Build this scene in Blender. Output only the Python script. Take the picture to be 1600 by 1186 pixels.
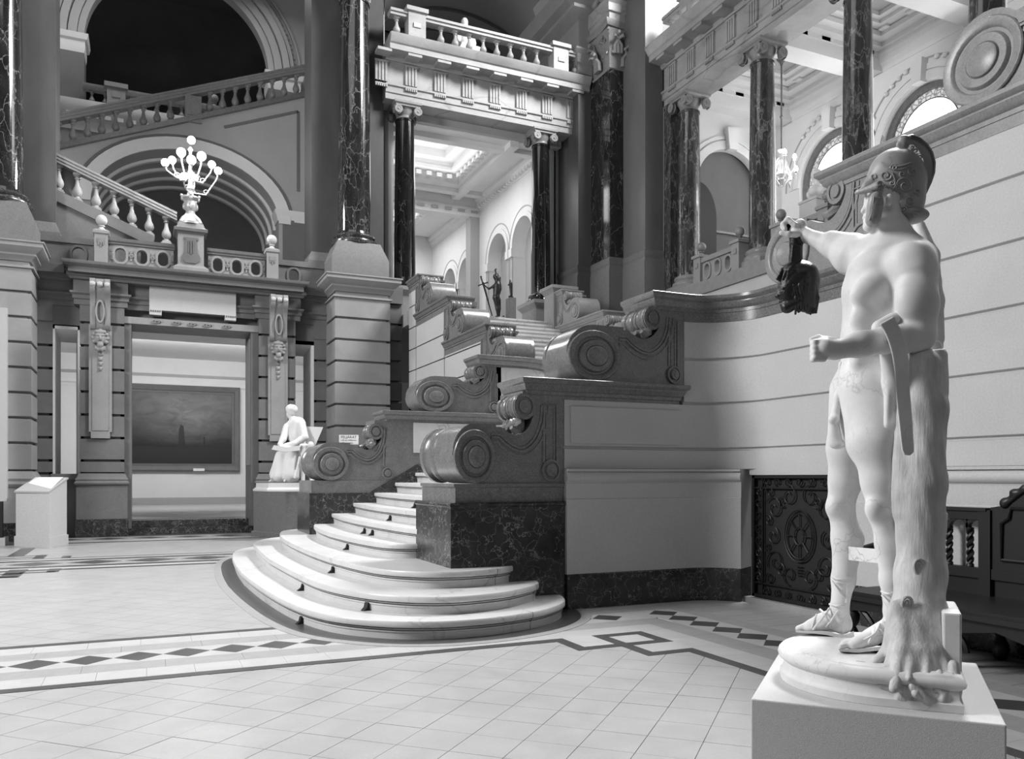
import bpy, bmesh, math, random
import numpy as np
from mathutils import Vector, Matrix
random.seed(7)
PI = math.pi
sc = bpy.context.scene
C = sc.collection
for o in list(bpy.data.objects): bpy.data.objects.remove(o)

# ------------------------------------------------------------ camera, world, lights, exposure
ANG = math.radians(24.85)
FPX, CX, CY, HC = 1300.0, 829.0, 745.0, 1.4
cam = bpy.data.cameras.new('camera'); camo = bpy.data.objects.new('camera', cam); C.objects.link(camo)
camo.location = (0, 0, HC); camo.rotation_euler = (PI/2, 0, -ANG)
cam.sensor_width = 36; cam.lens = 36*FPX/1600
cam.shift_x = (800-CX)/1600; cam.shift_y = (CY-593)/1600
cam.clip_end = 200
sc.camera = camo
w = bpy.data.worlds.new('world'); sc.world = w; w.use_nodes = True
w.node_tree.nodes['Background'].inputs[0].default_value = (1, 1, 1, 1)
w.node_tree.nodes['Background'].inputs[1].default_value = 0.04
sc.view_settings.view_transform = 'Standard'
sc.view_settings.look = 'None'
sc.view_settings.gamma = 1
sc.view_settings.use_curve_mapping = False
sc.view_settings.exposure = 0.12

def area(name, loc, target, sx, sy, power, spread=180):
    l = bpy.data.lights.new(name, 'AREA'); l.shape = 'RECTANGLE'; l.size = sx; l.size_y = sy; l.energy = power
    l.spread = math.radians(spread)
    o = bpy.data.objects.new(name, l); C.objects.link(o); o.location = loc
    o.rotation_euler = (Vector(target)-Vector(loc)).to_track_quat('-Z', 'Y').to_euler()
    return o
def point(name, loc, power, r=0.1):
    l = bpy.data.lights.new(name, 'POINT'); l.energy = power; l.shadow_soft_size = r
    o = bpy.data.objects.new(name, l); C.objects.link(o); o.location = loc; return o
area('hall_skylight', (-2.0, 11.0, 19.0), (1.0, 10.0, 0), 9, 10, 600)
area('hall_high_window', (-10.0, 10.0, 9.5), (4.5, 8.0, 1.8), 4, 5, 2700)
area('hall_front_fill', (-4.0, -7.0, 11.0), (3.5, 8.0, 1.0), 7, 5, 180)  # added frontal fill from behind the camera, no known window
area('cove_lamp_near', (8.4, 25.3, 11.5), (8.4, 25.3, 13), 2.4, 2.8, 26)
area('cove_lamp_far', (8.4, 30.9, 11.5), (8.4, 30.9, 13), 2.4, 2.4, 26)
area('laylight_lamp_near', (8.55, 25.4, 11.0), (8.55, 25.4, 0), 3.0, 3.6, 110)
area('laylight_lamp_far', (8.55, 31.0, 11.0), (8.55, 31.0, 0), 3.0, 3.6, 120)
area('gallery_daylight', (16.5, 13.5, 9.9), (12.0, 13.5, 9.0), 9.0, 3.0, 110)
area('upper_right_windows', (15.5, 11.0, 20.5), (2.0, 9.0, 0), 7.0, 4.5, 7600)
area('left_wing_fill', (1.0, 30.5, 20.5), (1.0, 28.0, 8.0), 7.0, 3.0, 420)  # fill added overhead to brighten the left wing, no known skylight
area('picture_room_light', (1.0, 30.0, 5.6), (1.0, 34.0, 1.5), 8.0, 3.0, 420)  # area light under the closed ceiling, aimed at the picture wall

# ------------------------------------------------------------ rays from the photograph onto planes of the building (planning helper)
_fw = Vector((math.sin(ANG), math.cos(ANG), 0)); _rt = Vector((math.cos(ANG), -math.sin(ANG), 0))
CAM = Vector((0, 0, HC))
def ray(x, y): return _fw+_rt*((x-CX)/FPX)+Vector((0, 0, (CY-y)/FPX))
def onK(x, y, k): return CAM+ray(x, y)*k
def onY(x, y, Y): r = ray(x, y); return CAM+r*(Y/r.y)
def onX(x, y, X): r = ray(x, y); return CAM+r*(X/r.x)
def onZ(x, y, z=0.0): r = ray(x, y); return CAM+r*((z-HC)/r.z)

# ------------------------------------------------------------ materials (all greys: the photograph is black and white)
def g(v): return (v, v, v, 1)
class NT:
    def __init__(s, name):
        s.m = bpy.data.materials.new(name); s.m.use_nodes = True; s.t = s.m.node_tree; s.n = s.t.nodes; s.l = s.t.links
        s.b = s.n['Principled BSDF']
    def new(s, ty, **kw):
        n = s.n.new(ty)
        for k, v in kw.items():
            if k in n.inputs: n.inputs[k].default_value = v
            else: setattr(n, k, v)
        return n
    def co(s, scale=(1, 1, 1)):
        tc = s.new('ShaderNodeNewGeometry'); mp = s.new('ShaderNodeMapping'); mp.inputs['Scale'].default_value = scale
        s.l.new(tc.outputs['Position'], mp.inputs['Vector']); return mp.outputs['Vector']
    def ramp(s, fac, stops):
        r = s.new('ShaderNodeValToRGB'); e = r.color_ramp.elements
        while len(e) > 1: e.remove(e[-1])
        e[0].position = stops[0][0]; e[0].color = g(stops[0][1])
        for p, v in stops[1:]:
            q = e.new(p); q.color = g(v)
        s.l.new(fac, r.inputs['Fac']); return r.outputs['Color']
    def mix(s, fac, a, b, mode='MIX'):
        m = s.new('ShaderNodeMix'); m.data_type = 'RGBA'; m.blend_type = mode
        for i, v in ((0, fac), (6, a), (7, b)):
            if hasattr(v, 'is_linked'): s.l.new(v, m.inputs[i])
            elif isinstance(v, (int, float)) and i: m.inputs[i].default_value = g(v)
            else: m.inputs[i].default_value = v
        return m.outputs[2]
    def noise(s, scale, detail=6, rough=.6, vec=None, dist=0):
        n = s.new('ShaderNodeTexNoise'); n.inputs['Scale'].default_value = scale; n.inputs['Detail'].default_value = detail
        n.inputs['Roughness'].default_value = rough; n.inputs['Distortion'].default_value = dist
        s.l.new(vec if vec is not None else s.co(), n.inputs['Vector']); return n.outputs['Fac']
    def bump(s, h, strength, dist=.01):
        b = s.new('ShaderNodeBump'); b.inputs['Strength'].default_value = strength; b.inputs['Distance'].default_value = dist
        s.l.new(h, b.inputs['Height']); s.l.new(b.outputs['Normal'], s.b.inputs['Normal'])
MATS = {}
def stone(name, v, var=.25, rough=.6, scale=3.0, grain=.15, bump=.15, spec=.3, streak=None):
    if name in MATS: return MATS[name]
    t = NT(name); vec = t.co(streak) if streak else None
    big = t.noise(scale, 7, .62, vec, .6); fine = t.noise(60, 3, .6)
    c = t.ramp(big, [(.25, v*(1-var)), (.5, v), (.78, v*(1+var))])
    c2 = t.ramp(fine, [(.3, 1-grain), (.7, 1+grain)])
    t.l.new(t.mix(1.0, c, c2, 'MULTIPLY'), t.b.inputs['Base Color'])
    t.b.inputs['Roughness'].default_value = rough; t.b.inputs['Specular IOR Level'].default_value = spec
    t.bump(fine, bump, .004)
    MATS[name] = t.m; return t.m
def veined(name, v, vein, scale=2.2, rough=.12, thick=.02, streak=(1, 1, .45), amount=.55, spec=.5, base_var=.5):
    if name in MATS: return MATS[name]
    t = NT(name); vec = t.co(streak)
    nz = t.new('ShaderNodeTexNoise'); nz.inputs['Scale'].default_value = scale*1.2; nz.inputs['Detail'].default_value = 6; t.l.new(vec, nz.inputs['Vector'])
    add = t.new('ShaderNodeVectorMath'); add.operation = 'MULTIPLY_ADD'; add.inputs[1].default_value = (.7, .7, .7)
    t.l.new(nz.outputs['Color'], add.inputs[0]); t.l.new(vec, add.inputs[2])
    vo = t.new('ShaderNodeTexVoronoi'); vo.feature = 'DISTANCE_TO_EDGE'; vo.inputs['Scale'].default_value = scale
    t.l.new(add.outputs[0], vo.inputs['Vector'])
    vo2 = t.new('ShaderNodeTexVoronoi'); vo2.feature = 'DISTANCE_TO_EDGE'; vo2.inputs['Scale'].default_value = scale*2.9
    t.l.new(add.outputs[0], vo2.inputs['Vector'])
    m1 = t.ramp(vo.outputs['Distance'], [(0, 1), (thick, .35), (thick*2.2, 0)])
    m2 = t.ramp(vo2.outputs['Distance'], [(0, .6), (thick*.8, .12), (thick*1.6, 0)])
    msk = t.ramp(t.noise(scale*.6, 3, .5, vec), [(.5-amount*.3, 0), (.62, 1)])
    msk2 = t.ramp(t.noise(scale*.9, 3, .5, vec, .3), [(.5, 0), (.68, 1)])
    mm = t.mix(1.0, m1, msk, 'MULTIPLY'); mm2 = t.mix(1.0, m2, msk2, 'MULTIPLY')
    tot = t.mix(1.0, mm, mm2, 'ADD')
    base = t.ramp(t.noise(scale*1.4, 6, .65, vec), [(.3, v*(1-base_var)), (.7, v*(1+base_var))])
    t.l.new(t.mix(tot, base, vein), t.b.inputs['Base Color'])
    t.b.inputs['Roughness'].default_value = rough; t.b.inputs['Specular IOR Level'].default_value = spec
    MATS[name] = t.m; return t.m
def plain(name, v, rough=.5, metal=0, spec=.5, bump=0, bs=40):
    if name in MATS: return MATS[name]
    t = NT(name); f = t.noise(bs, 4, .6)
    t.l.new(t.ramp(f, [(.3, v*.88), (.7, v*1.12)]), t.b.inputs['Base Color'])
    t.b.inputs['Roughness'].default_value = rough; t.b.inputs['Metallic'].default_value = metal; t.b.inputs['Specular IOR Level'].default_value = spec
    if bump: t.bump(f, bump, .01)
    MATS[name] = t.m; return t.m
def glow(name, s, v=1.0):
    if name in MATS: return MATS[name]
    t = NT(name); t.b.inputs['Base Color'].default_value = g(.8); t.b.inputs['Emission Color'].default_value = g(v); t.b.inputs['Emission Strength'].default_value = s
    MATS[name] = t.m; return t.m

M_TILE = stone('floor_marble', .355, .13, .32, 2.4, .05, .03, .4, (1, 1, 1))
M_TILEB = stone('floor_marble_white', .44, .10, .32, 4.0, .05, .03, .4)
M_GREYB = stone('floor_marble_grey', .30, .12, .4, 9.0, .10, .03, .4)
M_DARKB = stone('floor_marble_dark', .065, .25, .3, 6.0, .12, .03, .5)
M_JOINT = plain('floor_joint', .07, .8)
M_STEP = veined('step_marble', .55, .33, 1.6, .35, .014, (1, 1, 1), .3, .4, .07)
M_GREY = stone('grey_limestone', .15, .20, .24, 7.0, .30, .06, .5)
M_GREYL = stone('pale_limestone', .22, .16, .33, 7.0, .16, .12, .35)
M_DADO = veined('dark_green_marble', .028, .30, 4.6, .22, .014, (1, 1, 1), .85)
M_COL = veined('dark_breccia', .016, .20, 3.0, .10, .016, (1, 1, .5), .55, .6)
M_COLG = veined('mottled_breccia', .045, .22, 3.8, .12, .032, (1, 1, .35), .7, .6)
M_COLD = veined('black_marble', .007, .10, 3.0, .10, .010, (1, 1, .4), .25, .6)
M_PIER = stone('pier_stone', .26, .14, .6, 1.6, .10, .15, .3)
M_PLAS = stone('wall_plaster', .47, .06, .7, 1.2, .07, .18, .25)
M_WALLG = stone('door_wall_stone', .14, .16, .6, 2.0, .12, .15, .3)
M_PED = stone('granite_pedestal', .15, .12, .5, 12.0, .28, .12, .35)
M_PIL = stone('pilaster_stone', .075, .22, .35, 1.6, .12, .06, .4, (1, 1, .35))
M_ENT = veined('entablature_marble', .30, .20, 1.2, .45, .02, (.5, .5, 1), .3, .35, .22)
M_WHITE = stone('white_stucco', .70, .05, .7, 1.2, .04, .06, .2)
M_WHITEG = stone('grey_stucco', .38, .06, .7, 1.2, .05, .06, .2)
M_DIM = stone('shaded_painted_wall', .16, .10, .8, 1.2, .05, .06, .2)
M_BLACK = plain('flat_black', .006, .6)
M_IRON = plain('wrought_iron', .014, .45, .3)
M_OAK = plain('dark_carved_oak', .010, .42, 0, .4)
M_BRONZE = plain('dark_bronze', .020, .35, .5, .6, .5, 30)
M_PAPER = plain('white_paper', .75, .7)
M_LINEN = plain('linen_covered_plinth', .52, .85, 0, .1, .15, 260)
M_LECT = plain('painted_lectern', .50, .6)

# ------------------------------------------------------------ mesh helpers
class MB:
    def __init__(s): s.v = []; s.f = []
    def add(s, v, f):
        b = len(s.v); s.v += [tuple(p) for p in v]; s.f += [tuple(i+b for i in q) for q in f]; return s
    def box(s, x0, x1, y0, y1, z0, z1):
        return s.add([(x0,y0,z0),(x1,y0,z0),(x1,y1,z0),(x0,y1,z0),(x0,y0,z1),(x1,y0,z1),(x1,y1,z1),(x0,y1,z1)],
                     [(0,3,2,1),(4,5,6,7),(0,1,5,4),(1,2,6,5),(2,3,7,6),(3,0,4,7)])
    def prism(s, poly, a, b, fn):
        n = len(poly); ar = sum(poly[i][0]*poly[(i+1)%n][1]-poly[(i+1)%n][0]*poly[i][1] for i in range(n))
        v = [fn(p[0], p[1], a) for p in poly]+[fn(p[0], p[1], b) for p in poly]
        f = [tuple(range(n))[::-1], tuple(range(n, 2*n))]+[(i, (i+1)%n, n+(i+1)%n, n+i) for i in range(n)]
        return s.add(v, f)
    def ring(s, outer, inner, a, b, fn):          # a plate with a hole: outer and inner polygons with as many points
        n = len(outer); v = [fn(*p, a) for p in outer]+[fn(*p, a) for p in inner]+[fn(*p, b) for p in outer]+[fn(*p, b) for p in inner]
        f = []
        for i in range(n):
            j = (i+1)%n
            f += [(i, n+i, n+j, j), (2*n+i, 2*n+j, 3*n+j, 3*n+i), (i, j, 2*n+j, 2*n+i), (n+i, 3*n+i, 3*n+j, n+j)]
        return s.add(v, f)
    def lathe(s, prof, c=(0, 0, 0), n=24, axis='z', caps=True):
        v = []; f = []
        for r, h in prof:
            for i in range(n):
                a = 2*PI*i/n; x, y = r*math.cos(a), r*math.sin(a)
                p = (x, y, h) if axis == 'z' else ((h, x, y) if axis == 'x' else (y, h, x))
                v.append((c[0]+p[0], c[1]+p[1], c[2]+p[2]))
        for k in range(len(prof)-1):
            for i in range(n):
                j = (i+1)%n; f.append((k*n+i, k*n+j, (k+1)*n+j, (k+1)*n+i))
        if caps: f.append(tuple(range(n))[::-1]); f.append(tuple(range((len(prof)-1)*n, len(prof)*n)))
        return s.add(v, f)
    def tube(s, pts, r, n=8, closed=False):
        P = [Vector(p) for p in pts]; m = len(P); rr = r if isinstance(r, (list, tuple)) else [r]*m
        v = []; f = []; up = Vector((0, 0, 1)); prev = None
        for i in range(m):
            a = P[(i-1)%m] if (closed or i) else P[i]; b = P[(i+1)%m] if (closed or i < m-1) else P[i]
            t = (b-a); t = t.normalized() if t.length > 1e-9 else Vector((0, 0, 1))
            if prev is None: q = t.cross(up); q = q if q.length > .1 else t.cross(Vector((1, 0, 0)))
            else: q = prev-t*prev.dot(t)
            q.normalize(); prev = q; w_ = t.cross(q)
            for k in range(n):
                an = 2*PI*k/n; v.append(P[i]+(q*math.cos(an)+w_*math.sin(an))*rr[i])
        for i in range(m if closed else m-1):
            j = (i+1)%m
            for k in range(n): l = (k+1)%n; f.append((i*n+k, i*n+l, j*n+l, j*n+k))
        if not closed: f.append(tuple(range(n))[::-1]); f.append(tuple(range((m-1)*n, m*n)))
        return s.add(v, f)
    def mold(s, path, prof, closed=False, cap=True):  # prof [(out, z)], out to the right of the path's direction, mitred corners
        P = []
        for p in path:
            if not P or (Vector((p[0], p[1]))-P[-1]).length > 1e-4: P.append(Vector((p[0], p[1])))
        n = len(P); m = len(prof); v = []
        for i in range(n):
            d0 = (P[i]-P[i-1]) if (closed or i) else (P[1]-P[0]); d1 = (P[(i+1)%n]-P[i]) if (closed or i < n-1) else d0
            d0.normalize(); d1.normalize(); n0 = Vector((d0.y, -d0.x)); n1 = Vector((d1.y, -d1.x)); bi = n0+n1
            bi = bi/max(.25, bi.dot(n0)) if bi.length > 1e-6 else n0
            for o_, z in prof: v.append((P[i].x+bi.x*o_, P[i].y+bi.y*o_, z))
        f = []
        for i in range(n if closed else n-1):
            j = (i+1)%n
            for k in range(m): l = (k+1)%m; f.append((i*m+k, j*m+k, j*m+l, i*m+l))
        if not closed and cap: f.append(tuple(range(m))); f.append(tuple(range((n-1)*m, n*m))[::-1])
        return s.add(v, f)
    def xf(s, M, i0=0):
        for i in range(i0, len(s.v)): s.v[i] = tuple(M @ Vector(s.v[i]))
        return s
    def mesh(s, name, mat, angle=35):
        me = bpy.data.meshes.new(name); me.from_pydata(s.v, [], s.f)
        bm = bmesh.new(); bm.from_mesh(me); bmesh.ops.recalc_face_normals(bm, faces=bm.faces); bm.to_mesh(me); bm.free()
        if angle:
            me.polygons.foreach_set('use_smooth', [True]*len(me.polygons)); me.set_sharp_from_angle(angle=math.radians(angle))
        me.materials.append(mat); return me
def link(name, me, parent=None, loc=(0, 0, 0), rz=0, scale=None):
    o = bpy.data.objects.new(name, me); C.objects.link(o); o.location = loc; o.rotation_euler = (0, 0, rz)
    if scale: o.scale = scale
    if parent: o.parent = parent
    return o
def obj(name, mb, mat, parent=None, angle=35, kind=None, **kw):
    o = link(name, mb.mesh(name, mat, angle), parent, **kw)
    if kind: o['kind'] = kind
    return o
def tag(o, label, cat, group=None):
    o['label'] = label; o['category'] = cat
    if group: o['group'] = group
    return o
def thing(name, label, cat, group=None, loc=(0, 0, 0), rz=0):
    o = link(name, None, None, loc, rz); o.empty_display_size = .2
    return tag(o, label, cat, group)
def setting(name, mb=None, mat=None, angle=35):
    o = obj(name, mb, mat, None, angle) if mb else link(name, None)
    o['kind'] = 'structure'; return o
def BOX(*a): return MB().box(*a)
def ellipse(cx, cz, a, b, n=32, a0=0, a1=2*PI):
    return [(cx+a*math.cos(a0+(a1-a0)*i/n), cz+b*math.sin(a0+(a1-a0)*i/n)) for i in range(n+(0 if abs(a1-a0-2*PI) < 1e-6 else 1))]
XZ = lambda u, w_, t: (u, t, w_)
XY = lambda u, w_, t: (u, w_, t)
def rect(x0, x1, y0, y1): return [(x0, y0), (x1, y0), (x1, y1), (x0, y1)]

# ---- signed distance modelling for carved figures: blended capsules and ellipsoids, meshed by surface nets
def sdf(prims, h=.01, smooth=0):
    lo = np.full(3, 1e9); hi = -lo; E_ = []
    for p in prims:
        k = p.get('k', .02)
        if p['t'] == 'c':
            a, b = np.array(p['a'], float), np.array(p['b'], float); r = max(p['ra'], p['rb'])+k
            l_, h_ = np.minimum(a, b)-r, np.maximum(a, b)+r
        else:
            c = np.array(p['c'], float); r = max(p['r'])*(1.0 if p['t'] == 'e' else 1.8)+k; l_, h_ = c-r, c+r
        E_.append((l_, h_))
        if not p.get('sub'): lo = np.minimum(lo, l_); hi = np.maximum(hi, h_)
    lo -= 2*h; hi += 2*h; dim = np.ceil((hi-lo)/h).astype(int)+1
    F = np.full(dim, .5, np.float32)
    ax = [(lo[i]+np.arange(dim[i])*h).astype(np.float32) for i in range(3)]
    for p, (l_, h_) in zip(prims, E_):
        i0 = np.clip(((l_-lo)/h).astype(int)-1, 0, dim-1); i1 = np.clip(((h_-lo)/h).astype(int)+3, 0, dim)
        if (i1 <= i0).any(): continue
        X, Y, Z = np.meshgrid(*[ax[i][i0[i]:i1[i]] for i in range(3)], indexing='ij', sparse=True)
        if p['t'] == 'c':
            a, b = np.array(p['a'], float), np.array(p['b'], float); d = b-a; L2 = max(1e-9, d@d)
            t = np.clip(((X-a[0])*d[0]+(Y-a[1])*d[1]+(Z-a[2])*d[2])/L2, 0, 1)
            D = np.sqrt((X-a[0]-t*d[0])**2+(Y-a[1]-t*d[1])**2+(Z-a[2]-t*d[2])**2)-(p['ra']+t*(p['rb']-p['ra']))
        else:
            c = p['c']; R = np.array(p.get('R', Matrix.Identity(3))).T; r = p['r']
            q = [R[i][0]*(X-c[0])+R[i][1]*(Y-c[1])+R[i][2]*(Z-c[2]) for i in range(3)]
            if p['t'] == 'e':
                k0 = np.sqrt(sum((q[i]/r[i])**2 for i in range(3))); k1 = np.sqrt(sum((q[i]/r[i]**2)**2 for i in range(3)))+1e-9
                D = k0*(k0-1)/k1
            else:
                rd = p.get('rd', .005); qq = [np.abs(q[i])-(r[i]-rd) for i in range(3)]
                D = np.sqrt(sum(np.maximum(a_, 0)**2 for a_ in qq))+np.minimum(np.maximum(np.maximum(qq[0], qq[1]), qq[2]), 0)-rd
        if p.get('nz'):
            A_, fr = p['nz']
            D = D+A_*(np.sin(X*fr+1.3*np.sin(Z*fr*.5))*np.sin(Y*fr*1.1+2)*np.sin(Z*fr*.35+.7)+.5*np.sin(X*fr*2.3+Z*fr*.9)*np.sin(Y*fr*2.1))
        S = F[i0[0]:i1[0], i0[1]:i1[1], i0[2]:i1[2]]; k = max(1e-5, p.get('k', .02)); D = D.astype(np.float32)
        if p.get('sub'):
            D = -D; hh = np.maximum(k-np.abs(S-D), 0)/k; S[...] = np.maximum(S, D)+hh*hh*k*.25
        else:
            hh = np.maximum(k-np.abs(S-D), 0)/k; S[...] = np.minimum(S, D)-hh*hh*k*.25
    s = F < 0
    offs = [(a, b, c) for a in (0, 1) for b in (0, 1) for c in (0, 1)]
    n1 = dim-1
    cnt = sum(s[a:a+n1[0], b:b+n1[1], c:c+n1[2]].astype(np.int8) for a, b, c in offs)
    act = np.argwhere((cnt > 0) & (cnt < 8)); idx = -np.ones(tuple(n1), np.int64); idx[act[:, 0], act[:, 1], act[:, 2]] = np.arange(len(act))
    acc = np.zeros((len(act), 3)); num = np.zeros(len(act))
    for i, A_ in enumerate(offs):
        for B_ in offs[i+1:]:
            if sum(abs(A_[j]-B_[j]) for j in range(3)) != 1: continue
            fa = F[tuple((act+A_).T)]; fb = F[tuple((act+B_).T)]; m = (fa < 0) != (fb < 0)
            t = np.where(m, fa/np.where(m, fa-fb, 1), 0)
            acc += m[:, None]*(np.array(A_)+t[:, None]*(np.array(B_)-np.array(A_))); num += m
    V = lo+(act+acc/num[:, None])*h
    Q = []
    for d in range(3):
        e = [0, 0, 0]; e[d] = 1; u, w_ = [(1, 2), (2, 0), (0, 1)][d]
        sl0 = [slice(1, -1)]*3; A_ = s[:, :, :]
        a0 = [slice(1, n1[i]) for i in range(3)]; a0[d] = slice(0, n1[d]); b0 = list(a0); b0[d] = slice(1, n1[d]+1)
        sa = s[tuple(a0)]; sb = s[tuple(b0)]
        ii = np.argwhere(sa != sb); flip = sa[tuple(ii.T)]
        base = ii.copy()
        for q in range(3):
            if q != d: base[:, q] += 1
        def at_(du, dw):
            c_ = base.copy(); c_[:, u] -= du; c_[:, w_] -= dw; return idx[tuple(c_.T)]
        q4 = np.stack([at_(1, 1), at_(0, 1), at_(0, 0), at_(1, 0)], 1)
        q4 = np.where(flip[:, None], q4, q4[:, ::-1]); Q.append(q4)
    Q = np.concatenate(Q); Q = Q[(Q >= 0).all(1)]
    for _ in range(smooth):
        S_ = np.zeros_like(V); N_ = np.zeros(len(V))
        for a, b in ((0, 1), (1, 2), (2, 3), (3, 0)):
            np.add.at(S_, Q[:, a], V[Q[:, b]]); np.add.at(S_, Q[:, b], V[Q[:, a]]); np.add.at(N_, Q[:, a], 1); np.add.at(N_, Q[:, b], 1)
        V = V*.5+.5*S_/np.maximum(N_, 1)[:, None]
    return V, Q
def carve(name, prims, mat, parent=None, h=.01, smooth=1, **kw):
    V, Q = sdf(prims, h, smooth)
    me = bpy.data.meshes.new(name)
    me.vertices.add(len(V)); me.vertices.foreach_set('co', V.astype(np.float32).ravel())
    me.loops.add(len(Q)*4); me.loops.foreach_set('vertex_index', Q.astype(np.int32).ravel())
    me.polygons.add(len(Q)); me.polygons.foreach_set('loop_start', np.arange(0, len(Q)*4, 4, dtype=np.int32))
    me.update(calc_edges=True); me.validate()
    me.polygons.foreach_set('use_smooth', [True]*len(me.polygons)); me.materials.append(mat)
    return link(name, me, parent, **kw)
def cap(a, b, ra, rb=None, k=.02, **kw): return dict(t='c', a=a, b=b, ra=ra, rb=ra if rb is None else rb, k=k, **kw)
def ell(c, r, R=None, k=.02, **kw):
    d = dict(t='e', c=c, r=r, k=k, **kw)
    if R is not None: d['R'] = R
    return d
def blk(c, r, R=None, k=.005, rd=.006, **kw):
    d = dict(t='b', c=c, r=r, k=k, rd=rd, **kw)
    if R is not None: d['R'] = R
    return d
def chain(pts, k=.02, **kw): return [cap(pts[i][0], pts[i+1][0], pts[i][1], pts[i+1][1], k, **kw) for i in range(len(pts)-1)]
#@@PART2

# ------------------------------------------------------------ floor
R_ = .163                                     # riser of the main stair
Z1, Z2 = 14*R_, 35*R_                         # landing, upper floor
floor = setting('floor', BOX(-9, 6.4, -3.5, 22.6, -.30, -.006), M_JOINT)
def clip(poly, planes):
    for a, b, c in planes:                    # keep a*x+b*y <= c
        out = []
        for i in range(len(poly)):
            p, q = poly[i], poly[(i+1)%len(poly)]; dp, dq = a*p[0]+b*p[1]-c, a*q[0]+b*q[1]-c
            if dp <= 0: out.append(p)
            if (dp < 0) != (dq < 0) and abs(dp-dq) > 1e-12:
                t = dp/(dp-dq); out.append((p[0]+t*(q[0]-p[0]), p[1]+t*(q[1]-p[1])))
        poly = out
        if len(poly) < 3: return []
    return poly
G0 = _rt*(-1.35619*1.4)+_fw*(3.87533*1.4); TS = .2139*1.4
_ua = -math.radians(45); UX, UY = Vector((math.cos(_ua), math.sin(_ua))), Vector((math.sin(_ua), -math.cos(_ua)))
def tile_poly(i, j, gap=.0021):
    c = Vector((G0.x, G0.y))+UX*((i+.5)*TS)+UY*((j+.5)*TS); h = TS/2-gap
    return [tuple(c+UX*a*h+UY*b*h) for a, b in ((-1, -1), (1, -1), (1, 1), (-1, 1))]
tiles = []
near_lim = [(0, 1, 6.30), (1, 0, 3.96), (-1, 0, 2.2), (0, -1, -.2)]
for i in range(-40, 60):
    for j in range(-60, 60):
        p0 = tile_poly(i, j); p = clip(p0, near_lim)
        if len(p) < 3: continue
        cx = sum(q[0] for q in p)/len(p); cy = sum(q[1] for q in p)/len(p)
        k = cx*_fw.x+cy*_fw.y; a = (cx*_rt.x+cy*_rt.y)/max(k, .1)
        if k < 2.6 or abs(a) > .85: continue
        area_ = abs(sum(p[m][0]*p[(m+1)%len(p)][1]-p[(m+1)%len(p)][0]*p[m][1] for m in range(len(p))))/2
        if area_ < .0015: continue
        tiles.append((k*k+(a*k)**2, (cx, cy), p, len(p) == 4 and abs(area_-(2*(TS/2-.0021))**2) < 1e-5))
tiles.sort(key=lambda t: t[0])
h = TS/2-.0021
full = MB(); full.prism([tuple(UX*a*h+UY*b*h) for a, b in ((-1, -1), (1, -1), (1, 1), (-1, 1))], -.006, 0, XY)
fm = full.mesh('tile', M_TILE, 0); rest = MB()
for n_, (d, c, p, isfull) in enumerate(tiles):
    if n_ < 296:
        dz = random.uniform(-.0006, .0006)
        if isfull: link('tile', fm, floor, (c[0], c[1], dz))
        else:
            b = MB(); b.prism([(q[0]-c[0], q[1]-c[1]) for q in p], -.006, 0, XY); link('tile', b.mesh('tile', M_TILE, 0), floor, (c[0], c[1], dz))
    else: rest.prism(p, -.006, 0, XY)
for lim in ([(0, -1, -8.03), (0, 1, 14.3), (1, 0, 3.9), (-1, 0, 8)], [(0, -1, -16.4), (0, 1, 19.9), (1, 0, 5.0), (-1, 0, 8)], [(-1, 0, -5.3), (1, 0, 6.3), (0, 1, 7.95), (0, -1, 0)]):
    sq = lim[0][0] == -1
    if sq:                                     # strip of tiles laid square along the right wall
        y = 7.95
        while y > 0: rest.box(5.275, 5.60, y-.30, y-.003, -.006, 0); rest.box(5.603, 5.93, y-.30, y-.003, -.006, 0); rest.box(5.933, 6.3, y-.30, y-.003, -.006, 0); y -= .303
        continue
    for i in range(-60, 70):
        for j in range(-70, 60):
            p = clip(tile_poly(i, j), lim)
            if len(p) >= 3: rest.prism(p, -.006, 0, XY)
obj('marble_tiles', rest, M_TILE, floor, 0, 'stuff')
def strip_x(x0, x1, y0, y1, z, mat, name, n=1, gap=.002):
    L = (x1-x0)/n
    for i in range(n): obj(name, BOX(x0+i*L, x0+(i+1)*L-gap, y0, y1, -.006, z), mat, floor, 0)
def strip_y(x0, x1, y0, y1, z, mat, name, n=1, gap=.002):
    L = (y1-y0)/n
    for i in range(n): obj(name, BOX(x0, x1, y0+i*L, y0+(i+1)*L-gap, -.006, z), mat, floor, 0)
XL = -3.2
# the wide border: crosses the hall and turns towards the viewer at the right
strip_x(XL, 3.22, 6.42, 6.70, .0004, M_TILEB, 'border_slab', 20)
strip_x(3.22, 4.35, 6.42, 6.70, .0006, M_TILEB, 'border_slab', 2)
strip_y(4.06, 4.35, .2, 6.42, .0004, M_TILEB, 'border_slab', 16)
strip_x(XL, 4.59, 6.70, 6.97, .0003, M_GREYB, 'border_slab', 14); strip_y(4.35, 4.62, .2, 6.70, .0003, M_GREYB, 'border_slab', 10)
strip_x(XL, 5.04, 6.97, 7.39, .0001, M_TILEB, 'diamond_bed', 4); strip_y(4.62, 5.04, .2, 6.97, .0001, M_TILEB, 'diamond_bed', 3)
strip_x(XL, 5.27, 7.39, 7.64, .0003, M_GREYB, 'border_slab', 14); strip_y(5.04, 5.27, .2, 7.39, .0003, M_GREYB, 'border_slab', 10)
strip_x(XL, 6.3, 7.64, 7.91, .0004, M_TILEB, 'border_slab', 24)
dm = MB().prism([(-.172, 0), (0, -.172), (.172, 0), (0, .172)], -.006, .0012, XY).mesh('diamond_inlay', M_DARKB, 0)
x = -.75-8*.351
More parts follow.
